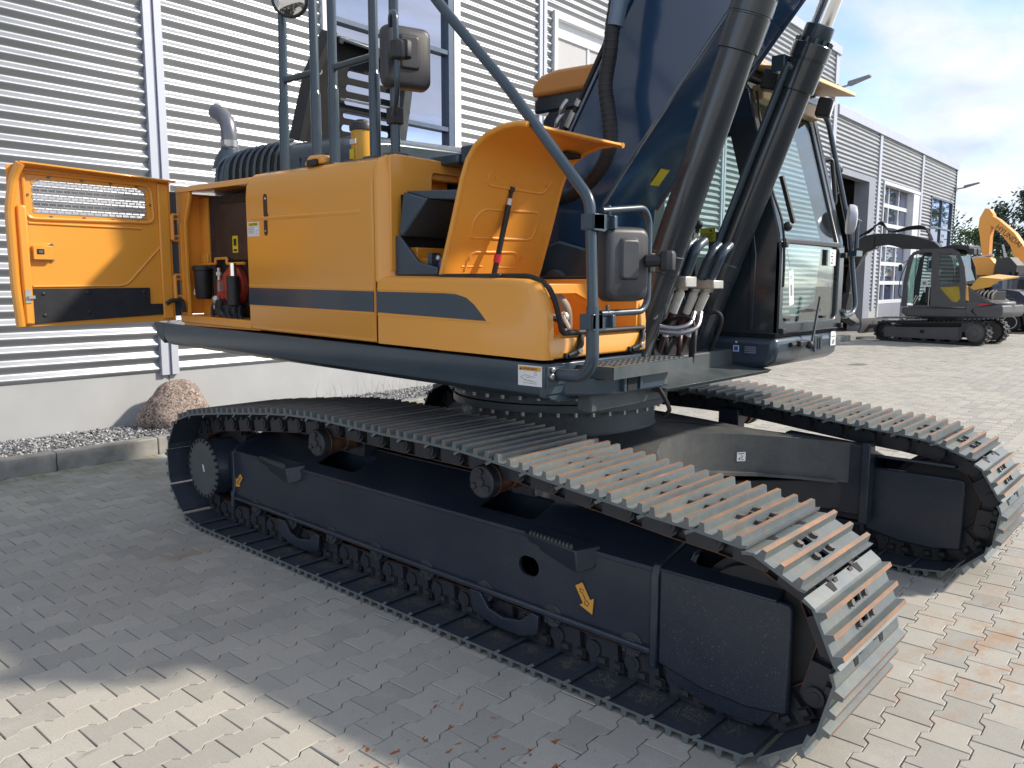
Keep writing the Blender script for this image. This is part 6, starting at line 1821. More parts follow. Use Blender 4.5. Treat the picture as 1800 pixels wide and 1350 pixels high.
MB().box((0.30, -0.06, 1.79), (0.46, 0.06, 1.84)).build('flange_block', M['zinc'], hs, 0.006)
hose([(0.40, -0.28, 1.95), (0.40, -0.20, 2.08), (0.34, -0.10, 2.05), (0.30, -0.05, 1.9)], 0.024)
hose([(0.50, -0.33, 1.44), (0.46, -0.30, 1.62), (0.30, -0.28, 1.60), (0.20, -0.25, 1.40)], 0.010)
hose([(0.28, 0.26, 1.40), (0.36, 0.24, 1.60), (0.30, 0.20, 1.64), (0.16, 0.15, 1.48), (0.12, 0.12, 1.36)], 0.013)
for k in range(6):
    x_ = 0.02 + 0.06 * k
    hose([(x_, -0.30 + 0.05 * k, 1.36), (x_ + 0.03, -0.33 + 0.05 * k, 1.48), (x_ - 0.04, -0.28 + 0.07 * k, 1.60), (x_ - 0.12, -0.20 + 0.07 * k, 1.52)], 0.012 + 0.003 * (k % 3), 'rubber' if k % 2 else 'hosered')
MB().tube(spline([(0.35, -0.46, 1.585), (0.42, -0.40, 1.575), (0.46, -0.32, 1.60), (0.44, -0.24, 1.66)], 6), 0.014, 8).tube(spline([(0.35, -0.46, 1.56), (0.44, -0.40, 1.55), (0.49, -0.30, 1.58), (0.47, -0.22, 1.66)], 6), 0.014, 8).build('steel_pipe', M['exhaust'], hs)
MB().box((-0.10, -0.30, 1.34), (0.22, 0.24, 1.50)).box((-0.05, -0.25, 1.50), (0.15, 0.15, 1.70)).box((0.15, -0.20, 1.50), (0.24, -0.10, 1.58)).build('control_valve', M['dark'], hs, 0.01)
# rear bulkhead that closes the engine bay behind the boom
MB().box((-0.95, -0.80, 1.40), (-0.83, 0.50, 2.44)).build('bulkhead', M['slate'], deck, 0.01)
MB().box((-3.2, -1.0, 1.40), (-0.96, 0.35, 2.47)).build('engine_bay', M['dark'], deck)

# ------------------------------------------------------------------ cab
cab = part('operator_cab')
YA, YB = 0.52, 1.585
M['cabpaint'] = paint('cab_paint', (0.018, 0.027, 0.036), 0.26, 0.5, 0.15, (0.08, 0.085, 0.09), scale=3.0)
# base block with rounded lower front edge
def base_sec(z, ins): return None
MB().prism([(-1.30, 1.485), (-1.30, 1.30), (0.44, 1.278), (0.535, 1.292), (0.575, 1.335), (0.590, 1.40), (0.592, 1.485)], 'y', YA, YB).build('cab_base', M['slate'], cab, 0.045, seg=4)
MB().box((-1.28, YA + 0.02, 1.485), (0.575, YB - 0.02, 1.505)).build('base_joint', M['dark'], cab)
# right side: panel with window; profile of the cab
sidep = [(-1.32, 1.505), (0.598, 1.505), (0.600, 1.95), (0.585, 2.12), (0.345, 3.02), (0.28, 3.10), (-1.20, 3.16), (-1.32, 3.05)]
winr = [(-1.10, 2.12), (-0.30, 1.95), (-0.12, 1.83), (0.06, 1.80), (0.20, 1.85), (0.275, 2.10), (0.325, 2.30), (0.30, 2.50), (0.205, 2.84), (0.14, 2.90), (-1.10, 2.98)]
MB().plate(sidep, [winr], 'y', YA, YA + 0.06).build('right_wall', M['cabpaint'], cab, 0.008)
MB().add([(x, YA + 0.03, z) for x, z in winr], [list(range(len(winr)))]).build('side_glass', M['glass'], cab, smooth=0)
winl = [(-1.05, 2.15), (-0.45, 1.62), (0.30, 1.58), (0.42, 1.70), (0.45, 2.10), (0.22, 2.86), (0.14, 2.92), (-1.05, 2.98)]
MB().plate(sidep, [winl], 'y', YB - 0.06, YB).build('left_wall', M['cabpaint'], cab, 0.008)
MB().add([(x, YB - 0.03, z) for x, z in winl], [list(range(len(winl)))]).build('side_glass', M['glass'], cab, smooth=0)
# crease panel on the dark right wall
MB().prism([(0.40, 1.53), (0.43, 1.53), (0.44, 2.0), (0.41, 2.2), (0.40, 2.2)], 'y', YA - 0.006, YA + 0.01).build('wall_rib', M['cabpaint'], cab, 0.006)
MB().box((-1.32, YA + 0.06, 1.505), (-1.26, YB - 0.06, 2.0)).build('rear_wall', M['cabpaint'], cab, 0.01)
MB().box((-1.32, YA + 0.06, 2.0), (-1.28, YA + 0.16, 3.06)).box((-1.32, YB - 0.16, 2.0), (-1.28, YB - 0.06, 3.06)).box((-1.32, YA + 0.16, 2.96), (-1.28, YB - 0.16, 3.06)).build('rear_frame', M['cabpaint'], cab)
MB().box((-1.30, YA + 0.16, 2.0), (-1.295, YB - 0.16, 2.96)).build('rear_glass', M['glass'], cab)
# front: lower window frame in the vertical part, upper in the sloped part
fr_lo = [(YA, 1.505), (YB, 1.505), (YB, 2.085), (YA, 2.085)]
wl_ = rrect(YA + 0.06, 1.575, YB - 0.095, 2.07, 0.07, 5)
MB().plate(fr_lo, [wl_], 'x', 0.560, 0.600).build('front_frame', M['cabpaint'], cab, 0.010)
MB().box((0.575, YA + 0.05, 1.56), (0.580, YB - 0.085, 2.08)).build('lower_windscreen', M['glass'], cab)
sl0, sl1 = Vector((0.590, 0, 2.085)), Vector((0.330, 0, 3.04))
slu = (sl1 - sl0); slL = slu.length; slu.normalize()
tmw = Matrix((Vector((0, 1, 0)), slu, Vector((0, 1, 0)).cross(slu))).transposed().to_4x4(); tmw.translation = sl0
W_ = YB - YA
MB().plate([(YA, 0.0), (YB, 0.0), (YB - 0.02, slL), (YA + 0.02, slL)], [[(YA + 0.055, 0.025), (YB - 0.10, 0.025), (YB - 0.11, slL - 0.11), (YB - 0.15, slL - 0.07), (YA + 0.10, slL - 0.07), (YA + 0.07, slL - 0.11)]], 'z', -0.035, 0.0).xf(tmw).build('windscreen_frame', M['cabpaint'], cab, 0.008)
MB().box((YA + 0.04, 0.01, -0.018), (YB - 0.09, slL - 0.05, -0.014)).xf(tmw).build('windscreen', M['glass'], cab)
MB().box((0.588, YA + 0.05, 2.072), (0.606, YB - 0.085, 2.10)).build('windscreen_rail', M['mirrorback'], cab, 0.004)
# sill below lower window: hinges, wiper, slot vents, notices
for y, z in ((YA + 0.035, 1.525), (YB - 0.05, 1.525), (YB - 0.035, 2.02), (YA + 0.025, 2.06)):
    MB().box((0.598, y - 0.018, z - 0.018), (0.628, y + 0.018, z + 0.018)).build('buffer', M['black'], cab, 0.005)
for y in (YA + 0.14, YB - 0.32):
    MB().box((0.582, y - 0.03, 1.585), (0.602, y + 0.03, 1.602)).build('glass_clip', M['black'], cab)
wp_ = MB().box((0.60, 0.80, 1.415), (0.635, 0.95, 1.45)).cyl((0.60, 0.72, 1.43), (0.60, 0.84, 1.43), 0.016, n=10).sphere((0.64, 0.93, 1.42), 0.028, 10)
wp_.build('wiper_motor', M['black'], cab, 0.005)
MB().box((-0.006, -0.011, 0), (0.006, 0.011, 0.32)).xf(Matrix.Translation((0.645, 0.955, 1.43)) @ Matrix.Rotation(R(-19), 4, 'X')).build('wiper_arm', M['slate2'], cab)
MB().box((0.604, 0.80, 1.635), (0.612, 1.17, 1.650)).build('wiper_blade', M['black'], cab)
MB().box((0.588, 1.125, 1.355), (0.598, 1.26, 1.475)).build('vent_plate', M['slate'], cab, 0.02)
for y in (1.165, 1.205):
    MB().box((0.596, y, 1.375), (0.602, y + 0.025, 1.455)).build('vent_slot', M['dark'], cab, 0.006)
n69 = MB().box((0.5925, 1.42, 1.385), (0.5945, 1.515, 1.485)).build('number_plate', M['white'], cab, smooth=0)
text('lettering', '69', 0.045, M['ink'], n69, (0.5952, 1.4675, 1.396), (0, 1, 0), (0, 0, 1), 'CENTER')
MB().box((0.5945, 1.435, 1.447), (0.5951, 1.50, 1.452)).build('print', M['ink'], n69)
# serial plate and blue sticker on the dark right face of the base
bs_ = MB().box((0.305, YA - 0.0025, 1.385), (0.345, YA - 0.001, 1.425)).box((0.311, YA - 0.003, 1.391), (0.339, YA - 0.0022, 1.419), 1).cyl((0.325, YA + 0.002, 1.447), (0.325, YA - 0.004, 1.447), 0.007, n=10)
bs_.build('blue_sticker', [M['white'], M['blue']], cab, smooth=0)
sp_ = MB().box((0.375, YA - 0.003, 1.362), (0.472, YA - 0.001, 1.442))
for k in range(4):
    sp_.box((0.384, YA - 0.0036, 1.380 + 0.012 * k), (0.463, YA - 0.0028, 1.386 + 0.012 * k), 1)
spo = sp_.build('serial_plate', [plain('plate_navy', (0.03, 0.04, 0.12), 0.4), M['inkgrey']], cab, smooth=0)
nt2 = MB().box((0.606, YB - 0.29, 1.945), (0.6075, YB - 0.185, 2.055))
for k in range(4):
    nt2.box((0.6074, YB - 0.275 + 0.02 * (k % 2), 1.958 + k * 0.022), (0.6082, YB - 0.235, 1.966 + k * 0.022), 1)
nt2.build('window_notice', [M['white'], M['ink']], cab, smooth=0)
tg = MB().box((-0.001, -0.035, -0.11), (0.001, 0.035, 0.11)).box((0.001, -0.012, -0.05), (0.002, 0.012, 0.02), 1).box((0.001, -0.02, 0.07), (0.002, 0.02, 0.075), 1).box((0.001, -0.02, 0.058), (0.002, 0.02, 0.062), 1)
tg.xf(Matrix.Translation((0.615, 0.655, 1.795)) @ Matrix.Rotation(R(8), 4, 'X')).build('delivery_tag', [M['white'], M['inkgrey']], cab, smooth=0)
MB().tube([(0.612, 0.64, 1.90), (0.607, YA + 0.06, 2.04)], 0.0015, 5).build('tag_string', M['white'], cab)
# yellow safety notice behind the right window
yn = MB().box((-0.055, YA + 0.034, 2.115), (0.055, YA + 0.036, 2.205))
for k in range(4):
    yn.box((-0.045, YA + 0.032, 2.125 + 0.013 * k), (0.03 + 0.01 * (k % 2), YA + 0.0335, 2.129 + 0.013 * k), 1)
yn.prism([(0.012, 2.18), (0.034, 2.18), (0.023, 2.20)], 'y', YA + 0.032, YA + 0.0335, 1)
yn.box((-0.055, YA + 0.034, 2.01), (-0.052, YA + 0.036, 2.115)).box((0.052, YA + 0.034, 2.01), (0.055, YA + 0.036, 2.115)).box((-0.052, YA + 0.034, 2.01), (0.052, YA + 0.036, 2.013))
yn.xf(Matrix.Translation((0.075, 0, -0.02))).build('safety_notice', [M['yellow'], M['ink']], cab, smooth=0)
# interior: floor, seat, console
MB().box((-1.26, YA + 0.06, 1.505), (0.56, YB - 0.06, 1.53)).build('cab_floor', M['dark'], cab)
MB().box((-0.75, 0.82, 1.55), (-0.25, 1.30, 1.90)).box((-0.85, 0.84, 1.88), (-0.68, 1.28, 2.62)).box((-0.80, 0.93, 2.64), (-0.70, 1.19, 2.82)).build('seat', M['black'], cab, 0.05)
MB().box((-0.60, 0.62, 1.53), (-0.05, 0.78, 2.02)).box((-0.60, 1.34, 1.53), (-0.05, 1.50, 2.02)).box((0.05, 0.60, 1.53), (0.25, 0.72, 2.16)).build('console', M['black'], cab, 0.02)
MB().cyl((-0.12, 0.70, 2.02), (-0.08, 0.70, 2.20), 0.015, n=8).sphere((-0.08, 0.70, 2.22), 0.035, 10).cyl((0.30, 0.95, 1.53), (0.22, 0.95, 2.0), 0.012, n=8).cyl((0.30, 1.10, 1.53), (0.22, 1.10, 2.0), 0.012, n=8).build('control_lever', M['black'], cab)
# roof with orange cap, sun visor at the front
MB().prism([(-1.40, 3.10), (-1.36, 3.10), (0.35, 3.07), (0.36, 3.12), (0.30, 3.20), (-1.30, 3.26), (-1.40, 3.20)], 'y', YA - 0.02, YB + 0.02).build('roof', M['cabpaint'], cab, 0.02)
cap_ = [(-1.395, 3.215), (-1.39, 3.30), (-1.30, 3.365), (-1.15, 3.385), (0.10, 3.33), (0.30, 3.26), (0.30, 3.20), (-0.60, 3.25), (-0.68, 3.235), (-0.80, 3.205)]
MB().prism(cap_, 'y', YA - 0.06, YB + 0.04).build('roof_cap', paint('roof_cap_paint', (0.62, 0.25, 0.05), 0.4, 0.1, 0.2, (0.4, 0.3, 0.2)), cab, 0.03, seg=3)
M['visor'] = paint('visor_paint', (0.66, 0.42, 0.17), 0.45, 0.1, 0.2, (0.5, 0.42, 0.3))
MB().hexa([(0.28, YA + 0.02, 3.165), (0.62, YA + 0.10, 3.085), (0.66, YB - 0.10, 3.085), (0.28, YB + 0.03, 3.165), (0.28, YA + 0.02, 3.19), (0.60, YA + 0.08, 3.125), (0.64, YB - 0.06, 3.125), (0.28, YB + 0.03, 3.19)]).build('sun_visor', M['visor'], cab, 0.01)
MB().box((0.34, YA + 0.05, 2.96), (0.42, YB - 0.10, 3.05)).build('visor_bar', M['visor'], cab, 0.01)
def lamp(c, d):
    l = MB().box((-0.05, -0.055, -0.06), (0.045, 0.055, 0.06)).xf(Matrix.Translation(Vector(c)) @ Vector(d).to_track_quat('X', 'Z').to_matrix().to_4x4()).build('work_lamp', M['black'], cab, 0.012)
    MB().box((0.0455, -0.045, -0.05), (0.049, 0.045, 0.05)).xf(Matrix.Translation(Vector(c)) @ Vector(d).to_track_quat('X', 'Z').to_matrix().to_4x4()).build('lamp_lens', M['white'], l, 0.003)
lamp((0.50, 0.50, 3.04), (0.95, 0.3, -0.25))
lamp((0.55, 1.22, 2.985), (0.95, 0.3, -0.25))
# wiring along the pillar, wiper on the windscreen
MB().tube(spline([(0.40, YA - 0.004, 3.0), (0.42, YA + 0.01, 2.85), (0.47, YA + 0.0, 2.65), (0.52, YA - 0.01, 2.42), (0.60, YA - 0.01, 2.2), (0.612, YA + 0.015, 2.0), (0.612, YA + 0.02, 1.8)], 8), 0.008, 6).build('cable', M['rubber'], cab)
MB().box((-0.012, -0.012, 0), (0.012, 0.012, 0.30)).xf(Matrix.Translation((0.63, YA + 0.09, 2.19)) @ Matrix.Rotation(R(10), 4, 'X') @ Matrix.Rotation(R(-13), 4, 'Y')).build('wiper_arm', M['black'], cab)
MB().sphere((0.62, YA + 0.03, 2.17), 0.03, 10).build('wiper_pivot', M['black'], cab)
# round mirror inside the windscreen reflection position: mirror on the right pillar outside
hr2 = part('cab_handrail')
MB().tube(smooth_path([(0.36, 1.50, 3.00), (0.38, 1.60, 3.05), (0.40, 1.68, 2.98), (0.55, 1.80, 2.20), (0.60, 1.86, 1.66), (0.60, 1.80, 1.60), (0.60, 1.62, 1.585), (0.60, 1.585, 1.63)], 0.07, 5), 0.019, 12).build('rail_tube', M['slate'], hr2)
MB().tube(smooth_path([(0.40, 1.62, 2.70), (0.44, 1.68, 2.72), (0.47, 1.71, 2.40), (0.45, 1.66, 2.38)], 0.03), 0.016, 8).build('rail_tube', M['black'], hr2)
MB().box((0.40, 1.55, 2.33), (0.46, 1.70, 2.50)).build('bracket_plate', M['slate'], hr2, 0.01)
cm2 = Vector((0.60, 1.70, 2.28))
MB().lathe(cm2, Vector((-0.75, -0.35, 0.05)), [(-0.03, 0.06), (-0.02, 0.095), (0.0, 0.105), (0.03, 0.105), (0.035, 0.095)], 24).build('mirror_shell', M['flash'], hr2)
MB().cyl(cm2 + Vector((0.02, 0.01, 0)), cm2 + Vector((0.02, 0.11, -0.01)), 0.012, n=8).tube([cm2 + Vector((0.0, 0.11, 0.02)), cm2 + Vector((0.0, 0.115, -0.20))], 0.016, 8).box((0.57, 1.74, 2.02), (0.63, 1.86, 2.06)).build('mirror_arm', M['slate'], hr2)
MB().sphere((0.42, 1.84, 2.66), 0.045, 10).tube([(0.42, 1.84, 2.66), (0.44, 1.84, 2.50), (0.42, 1.80, 2.46)], 0.012, 8).build('mirror_joint', M['black'], hr2)

# ================================================================== background machines, cars, trees
M['mgrey'] = paint('grey_machine_paint', (0.075, 0.075, 0.080), 0.5, 0.05, 0.3, (0.16, 0.155, 0.15), scale=2.0)
M['mdark'] = paint('dark_machine_paint', (0.028, 0.028, 0.031), 0.5, 0.05, 0.3, (0.10, 0.095, 0.09), scale=2.0)
M['myellow'] = paint('yellow_machine_paint', (0.80, 0.42, 0.06), 0.4, 0.1, 0.1, (0.5, 0.4, 0.25))
M['farorange'] = paint('far_orange_paint', (0.80, 0.33, 0.035), 0.5, 0.1, 0.15, (0.55, 0.4, 0.25))
M['dimglass'] = glass('machine_glass', (0.50, 0.66, 0.62), 0.75)

def rubber_track(parent, y0, y1, xf, xr, zc, rf, rr_, n_lug):
    """Closed rubber belt with lugs, plus frame and wheels."""
    pts = []
    for k in range(13):
        a = R(-90 + 180 * k / 12); pts.append((xf + rf * math.cos(a), rf + 0.02 + rf * math.sin(a)))
    for k in range(1, 6):
        t = k / 6; pts.append((xf + (xr - xf) * t, 2 * rf + 0.02 + (2 * rr_ - 2 * rf) * t - 0.02 * math.sin(math.pi * t)))
    for k in range(13):
        a = R(90 + 180 * k / 12); pts.append((xr + rr_ * math.cos(a), rr_ + 0.02 + rr_ * math.sin(a)))
    for k in range(1, 8):
        t = k / 8; pts.append((xr + (xf - xr) * t, 0.02))
    c = Vector((sum(p[0] for p in pts) / len(pts), sum(p[1] for p in pts) / len(pts)))
    mb = MB(); n = len(pts)
    def inn(i):
        a, b = Vector(pts[i - 1]), Vector(pts[(i + 1) % n]); t = (b - a).normalized()
        return (pts[i][0] - t.y * 0.05, pts[i][1] + t.x * 0.05)
    vs_ = []
    for i in range(n):
        q = inn(i)
        vs_ += [(pts[i][0], y0, pts[i][1]), (pts[i][0], y1, pts[i][1]), (q[0], y0, q[1]), (q[0], y1, q[1])]
    fs_ = []
    for i in range(n):
        a, b = 4 * i, 4 * ((i + 1) % n)
        fs_ += [(a, a + 1, b + 1, b), (a + 2, b + 2, b + 3, a + 3), (a, b, b + 2, a + 2), (a + 1, a + 3, b + 3, b + 1)]
    mb.add(vs_, fs_)
    # lugs
    cum = 0.0; step = 0.14; nxt = 0.0
    for i in range(n):
        a, b = Vector(pts[i]), Vector(pts[(i + 1) % n]); L_ = (b - a).length
        while nxt < cum + L_:
            p = a + (b - a) * ((nxt - cum) / L_); t = (b - a).normalized()
            for w0, w1, o in ((y0 - 0.005, y0 + (y1 - y0) * 0.45, 0.0), (y0 + (y1 - y0) * 0.55, y1 + 0.005, 0.07)):
                q = p + t * o
                nn = Vector((t.y, -t.x))
                c4 = [q - t * 0.035, q + t * 0.035, q + t * 0.025 + nn * 0.028, q - t * 0.025 + nn * 0.028]
                mb.prism([(v.x, v.y) for v in c4], 'y', w0, w1)
            nxt += step
        cum += L_
    child(mb, 'rubber_track', M['rubber'], parent)

mi = thing('compact_excavator', 'dark grey compact excavator with raised yellow engine hood in front of the low hall', 'excavator', (-4.15, 23.2, 0), R(172))
mi.scale = (0.94, 0.90, 1.0)
for s_ in (1, -1):
    y0, y1 = (0.52, 1.0) if s_ > 0 else (-1.0, -0.52)
    tr_ = bpy.data.objects.new('crawler_track', None); COL.objects.link(tr_); tr_.parent = mi; tr_.empty_display_size = 0.1
    rubber_track(tr_, y0, y1, 1.40, -1.45, 0.3, 0.30, 0.355, 40)
    yo__ = s_ * 0.93
    child(MB().prism([(1.40, 0.13), (1.40, 0.44), (-0.95, 0.52), (-0.95, 0.14)], 'y', yo__, s_ * 0.6).box((0.08, yo__ - s_ * 0.001, 0.30), (0.22, yo__ + s_ * 0.004, 0.40), 1), 'track_frame', [M['mgrey'], M['dark']], tr_, 0.02)
    child(MB().lathe((-1.45, s_ * 0.76, 0.375), (0, s_, 0), [(-0.2, 0.28), (0.16, 0.29), (0.18, 0.24), (0.19, 0.11), (0.215, 0.10)], 28), 'drive_sprocket', M['mgrey'], tr_)
    child(MB().lathe((1.40, s_ * 0.76, 0.32), (0, s_, 0), [(-0.2, 0.24), (0.1, 0.25), (0.13, 0.12), (0.16, 0.08)], 24), 'idler', M['mdark'], tr_)
    rl = MB()
    for k in range(5):
        rl.cyl((-0.8 + 0.45 * k, s_ * 0.6, 0.12), (-0.8 + 0.45 * k, s_ * 0.9, 0.12), 0.085, n=14)
    child(rl, 'rollers', M['mdark'], tr_)
child(MB().box((-0.9, -0.55, 0.35), (1.0, 0.55, 0.66)).cyl((-0.2, 0, 0.6), (-0.2, 0, 0.82), 0.55, n=28), 'undercarriage', M['mdark'], mi, 0.01)
child(MB().prism([(2.20, 0.20), (2.28, 0.24), (2.20, 0.42), (2.22, 0.68), (2.17, 0.68), (2.12, 0.45)], 'y', -1.05, 1.05), 'dozer_blade', M['mgrey'], mi)
child(MB().hexa([(0.9, -0.5, 0.40), (2.15, -0.5, 0.34), (2.15, -0.35, 0.34), (0.9, -0.35, 0.40), (0.9, -0.5, 0.52), (2.15, -0.5, 0.48), (2.15, -0.35, 0.48), (0.9, -0.35, 0.52)]).hexa([(0.9, 0.35, 0.40), (2.15, 0.35, 0.34), (2.15, 0.5, 0.34), (0.9, 0.5, 0.40), (0.9, 0.35, 0.52), (2.15, 0.35, 0.48), (2.15, 0.5, 0.48), (0.9, 0.5, 0.52)]), 'blade_arm', M['mgrey'], mi)
child(MB().cyl((0.3, 0.1, 0.76), (1.9, 0.0, 0.70), 0.035, n=10).cyl((1.55, -0.01, 0.715), (2.1, 0.0, 0.68), 0.02, n=10), 'blade_cylinder', M['steel'], mi)
# slewing body: base, rear counterweight with its sloping shoulder
child(MB().prism([(0.86, 1.08), (0.86, 0.90), (0.66, 0.79), (-2.12, 0.84), (-2.2, 0.95), (-2.18, 1.20), (-1.18, 1.12), (-1.12, 1.08)], 'y', -0.98, 0.96), 'upper_base', M['mgrey'], mi, 0.05)
cwp = []
for k in range(9):
    a = R(90 + 180 * k / 8)
    cwp.append((-1.25 + 0.95 * math.cos(a), 0.97 * math.sin(a)))
child(MB().prism(cwp + [(-1.10, -0.97), (-1.10, 0.97)], 'z', 0.88, 1.30), 'counterweight', M['mgrey'], mi, 0.06)
child(MB().prism([(-1.10, 1.10), (-1.12, 1.76), (-1.24, 1.66), (-1.62, 1.40), (-1.80, 1.30), (-2.0, 1.24)], 'y', -0.9, 0.90), 'rear_cowl', M['mgrey'], mi, 0.05)
child(MB().prism([(-1.48, 1.20), (-1.62, 1.25), (-1.88, 1.22), (-1.62, 1.19), (-1.48, 1.15)], 'y', 0.962, 0.968), 'red_flash', M['redprint'], mi)
child(MB().prism([(-1.36, 1.10), (-1.30, 1.0), (-1.45, 0.88), (-1.50, 0.86), (-1.36, 1.0)], 'y', 0.945, 0.972), 'cowl_joint', M['dark'], mi)
# cab
cabp = [(0.87, 1.10), (0.85, 1.90), (0.72, 2.62), (0.58, 2.78), (0.30, 2.86), (-0.60, 2.85), (-0.82, 2.74), (-1.02, 2.30), (-1.10, 1.80), (-1.13, 1.12)]
op = [(0.56, 2.68), (0.28, 2.75), (0.0, 2.75), (-0.06, 1.16), (0.70, 1.14), (0.72, 1.8), (0.66, 2.2)]
dw = [(-0.22, 2.71), (-0.60, 2.70), (-0.74, 2.64), (-0.87, 2.30), (-0.93, 1.84), (-0.28, 1.80)]
yl = [(-0.30, 1.71), (-0.90, 1.74), (-0.96, 1.38), (-0.86, 1.25), (-0.70, 1.29), (-0.48, 1.52)]
cabm = bpy.data.objects.new('cab', None); COL.objects.link(cabm); cabm.parent = mi; cabm.empty_display_size = 0.1
child(MB().plate(cabp, [op, dw, yl], 'y', 0.90, 0.96), 'side_frame', M['mgrey'], cabm, 0.012)
child(MB().add([(x, 0.93, z) for x, z in dw], [list(range(len(dw)))]), 'door_glass', M['dimglass'], cabm, smooth=0)
child(MB().add([(x, 0.93, z) for x, z in yl], [list(range(len(yl)))]), 'door_panel', plain('olive_yellow_panel', (0.42, 0.30, 0.03), 0.3), cabm, smooth=0)
opr = [(0.60, 2.66), (-0.75, 2.70), (-0.95, 1.30), (0.70, 1.25)]
child(MB().plate(cabp, [opr], 'y', 0.02, 0.06), 'side_frame', M['mgrey'], cabm, 0.012)
child(MB().add([(x, 0.04, z) for x, z in opr], [list(range(4))]), 'side_glass', M['dimglass'], cabm, smooth=0)
child(MB().prism([(0.30, 2.86), (-0.60, 2.85), (-0.80, 2.76), (-0.70, 2.80), (0.28, 2.80), (0.58, 2.72), (0.60, 2.77)], 'y', 0.06, 0.90), 'roof', M['mdark'], cabm, 0.02)
child(MB().prism([(0.05, 2.86), (-0.55, 2.98), (-1.05, 2.94), (-1.08, 2.74), (-0.9, 2.80)], 'y', -0.15, 0.80), 'roof_hatch', M['mdark'], cabm, 0.03)
child(MB().box((-1.22, 0.25, 2.66), (-1.05, 0.5, 2.84)).box((-1.22, 0.6, 2.66), (-1.05, 0.85, 2.84)), 'work_lamp', M['mirrorback'], cabm, 0.02)
child(MB().hexa([(0.84, 0.06, 1.2), (0.845, 0.06, 1.2), (0.845, 0.90, 1.2), (0.84, 0.90, 1.2), (0.83, 0.06, 1.9), (0.835, 0.06, 1.9), (0.835, 0.90, 1.9), (0.83, 0.90, 1.9)]).hexa([(0.83, 0.06, 1.9), (0.835, 0.06, 1.9), (0.835, 0.90, 1.9), (0.83, 0.90, 1.9), (0.70, 0.06, 2.62), (0.705, 0.06, 2.62), (0.705, 0.90, 2.62), (0.70, 0.90, 2.62)]), 'front_glass', M['dimglass'], cabm)
child(MB().hexa([(-1.09, 0.06, 1.8), (-1.08, 0.06, 1.8), (-1.08, 0.90, 1.8), (-1.09, 0.90, 1.8), (-0.84, 0.06, 2.7), (-0.83, 0.06, 2.7), (-0.83, 0.90, 2.7), (-0.84, 0.90, 2.7)]), 'rear_glass', M['dimglass'], cabm)
child(MB().box((-0.75, 0.28, 1.15), (-0.20, 0.78, 1.62)).box((-0.82, 0.30, 1.6), (-0.66, 0.76, 2.35)), 'seat', M['dark'], cabm, 0.05)
child(MB().box((-0.1, 0.62, 1.2), (0.18, 0.82, 1.72)).prism([(0.30, 1.20), (0.55, 1.20), (0.45, 1.55), (0.38, 1.55)], 'y', 0.3, 0.36), 'console', M['black'], cabm, 0.02)
child(MB().box((0.12, 0.80, 1.73), (0.32, 0.83, 1.93)).box((0.17, 0.83, 1.78), (0.27, 0.835, 1.88), 1).box((0.0, 0.70, 1.58), (0.22, 0.80, 1.72)), 'display', [M['white'], M['inkgrey']], cabm, 0.01)
child(MB().tube([(0.55, 0.9, 1.18), (0.42, 0.9, 1.45)], 0.02, 8).tube([(0.48, 0.9, 1.18), (0.36, 0.9, 1.42)], 0.02, 8).tube([(0.0, 0.955, 1.14), (0.0, 0.955, 1.6), (-0.02, 0.955, 2.1)], 0.014, 6), 'grab_bar', M['zinc'], cabm)
child(MB().tube(smooth_path([(0.80, 0.95, 1.35), (0.98, 0.99, 1.45), (0.93, 0.99, 2.0), (0.74, 0.95, 2.5)], 0.1), 0.014, 8), 'handrail', M['mdark'], cabm)
child(MB().box((0.93, 0.90, 2.20), (0.99, 1.05, 2.40)).tube([(0.72, 0.92, 2.55), (0.95, 0.98, 2.40)], 0.012, 6), 'mirror', M['black'], cabm, 0.02)
# raised hood and open engine
child(MB().hexa([(-0.90, -0.75, 1.70), (-1.12, 0.80, 1.58), (-1.18, 0.80, 1.62), (-0.96, -0.75, 1.74), (-1.36, -0.85, 2.06), (-1.40, 0.88, 1.96), (-1.42, 0.88, 2.0), (-1.40, -0.85, 2.10)]).hexa([(-1.36, -0.85, 2.06), (-1.40, 0.88, 1.96), (-2.02, 0.86, 1.90), (-2.0, -0.80, 1.98), (-1.40, -0.85, 2.10), (-1.42, 0.88, 2.0), (-2.06, 0.86, 1.95), (-2.04, -0.80, 2.03)]).hexa([(-1.10, 0.80, 1.58), (-1.40, 0.86, 1.97), (-2.04, 0.86, 1.92), (-1.75, 0.84, 1.72), (-1.10, 0.84, 1.58), (-1.40, 0.90, 1.97), (-2.04, 0.90, 1.92), (-1.75, 0.88, 1.72)]), 'raised_hood', M['myellow'], mi, 0.015)
child(MB().hexa([(-1.12, 0.90, 1.30), (-0.98, 0.955, 1.34), (-1.14, 0.955, 1.34), (-1.2, 0.9, 1.30), (-0.98, 0.90, 1.76), (-0.98, 0.955, 1.76), (-1.14, 0.955, 1.76), (-1.14, 0.9, 1.76)]), 'yellow_post', M['myellow'], mi)
eg = MB().box((-1.75, -0.6, 1.25), (-1.20, 0.6, 1.60)).cyl((-1.5, 0.2, 1.6), (-1.5, 0.2, 1.72), 0.12, n=14)
child(eg, 'engine', M['dark'], mi, 0.02)
eg = MB()
for k in range(5):
    eg.tube(spline([(-1.3 - 0.12 * k, 0.7, 1.35), (-1.35 - 0.12 * k, 0.78, 1.52), (-1.42 - 0.12 * k, 0.70, 1.62)], 5), 0.03, 8)
child(eg, 'engine_hoses', M['zinc'], mi)
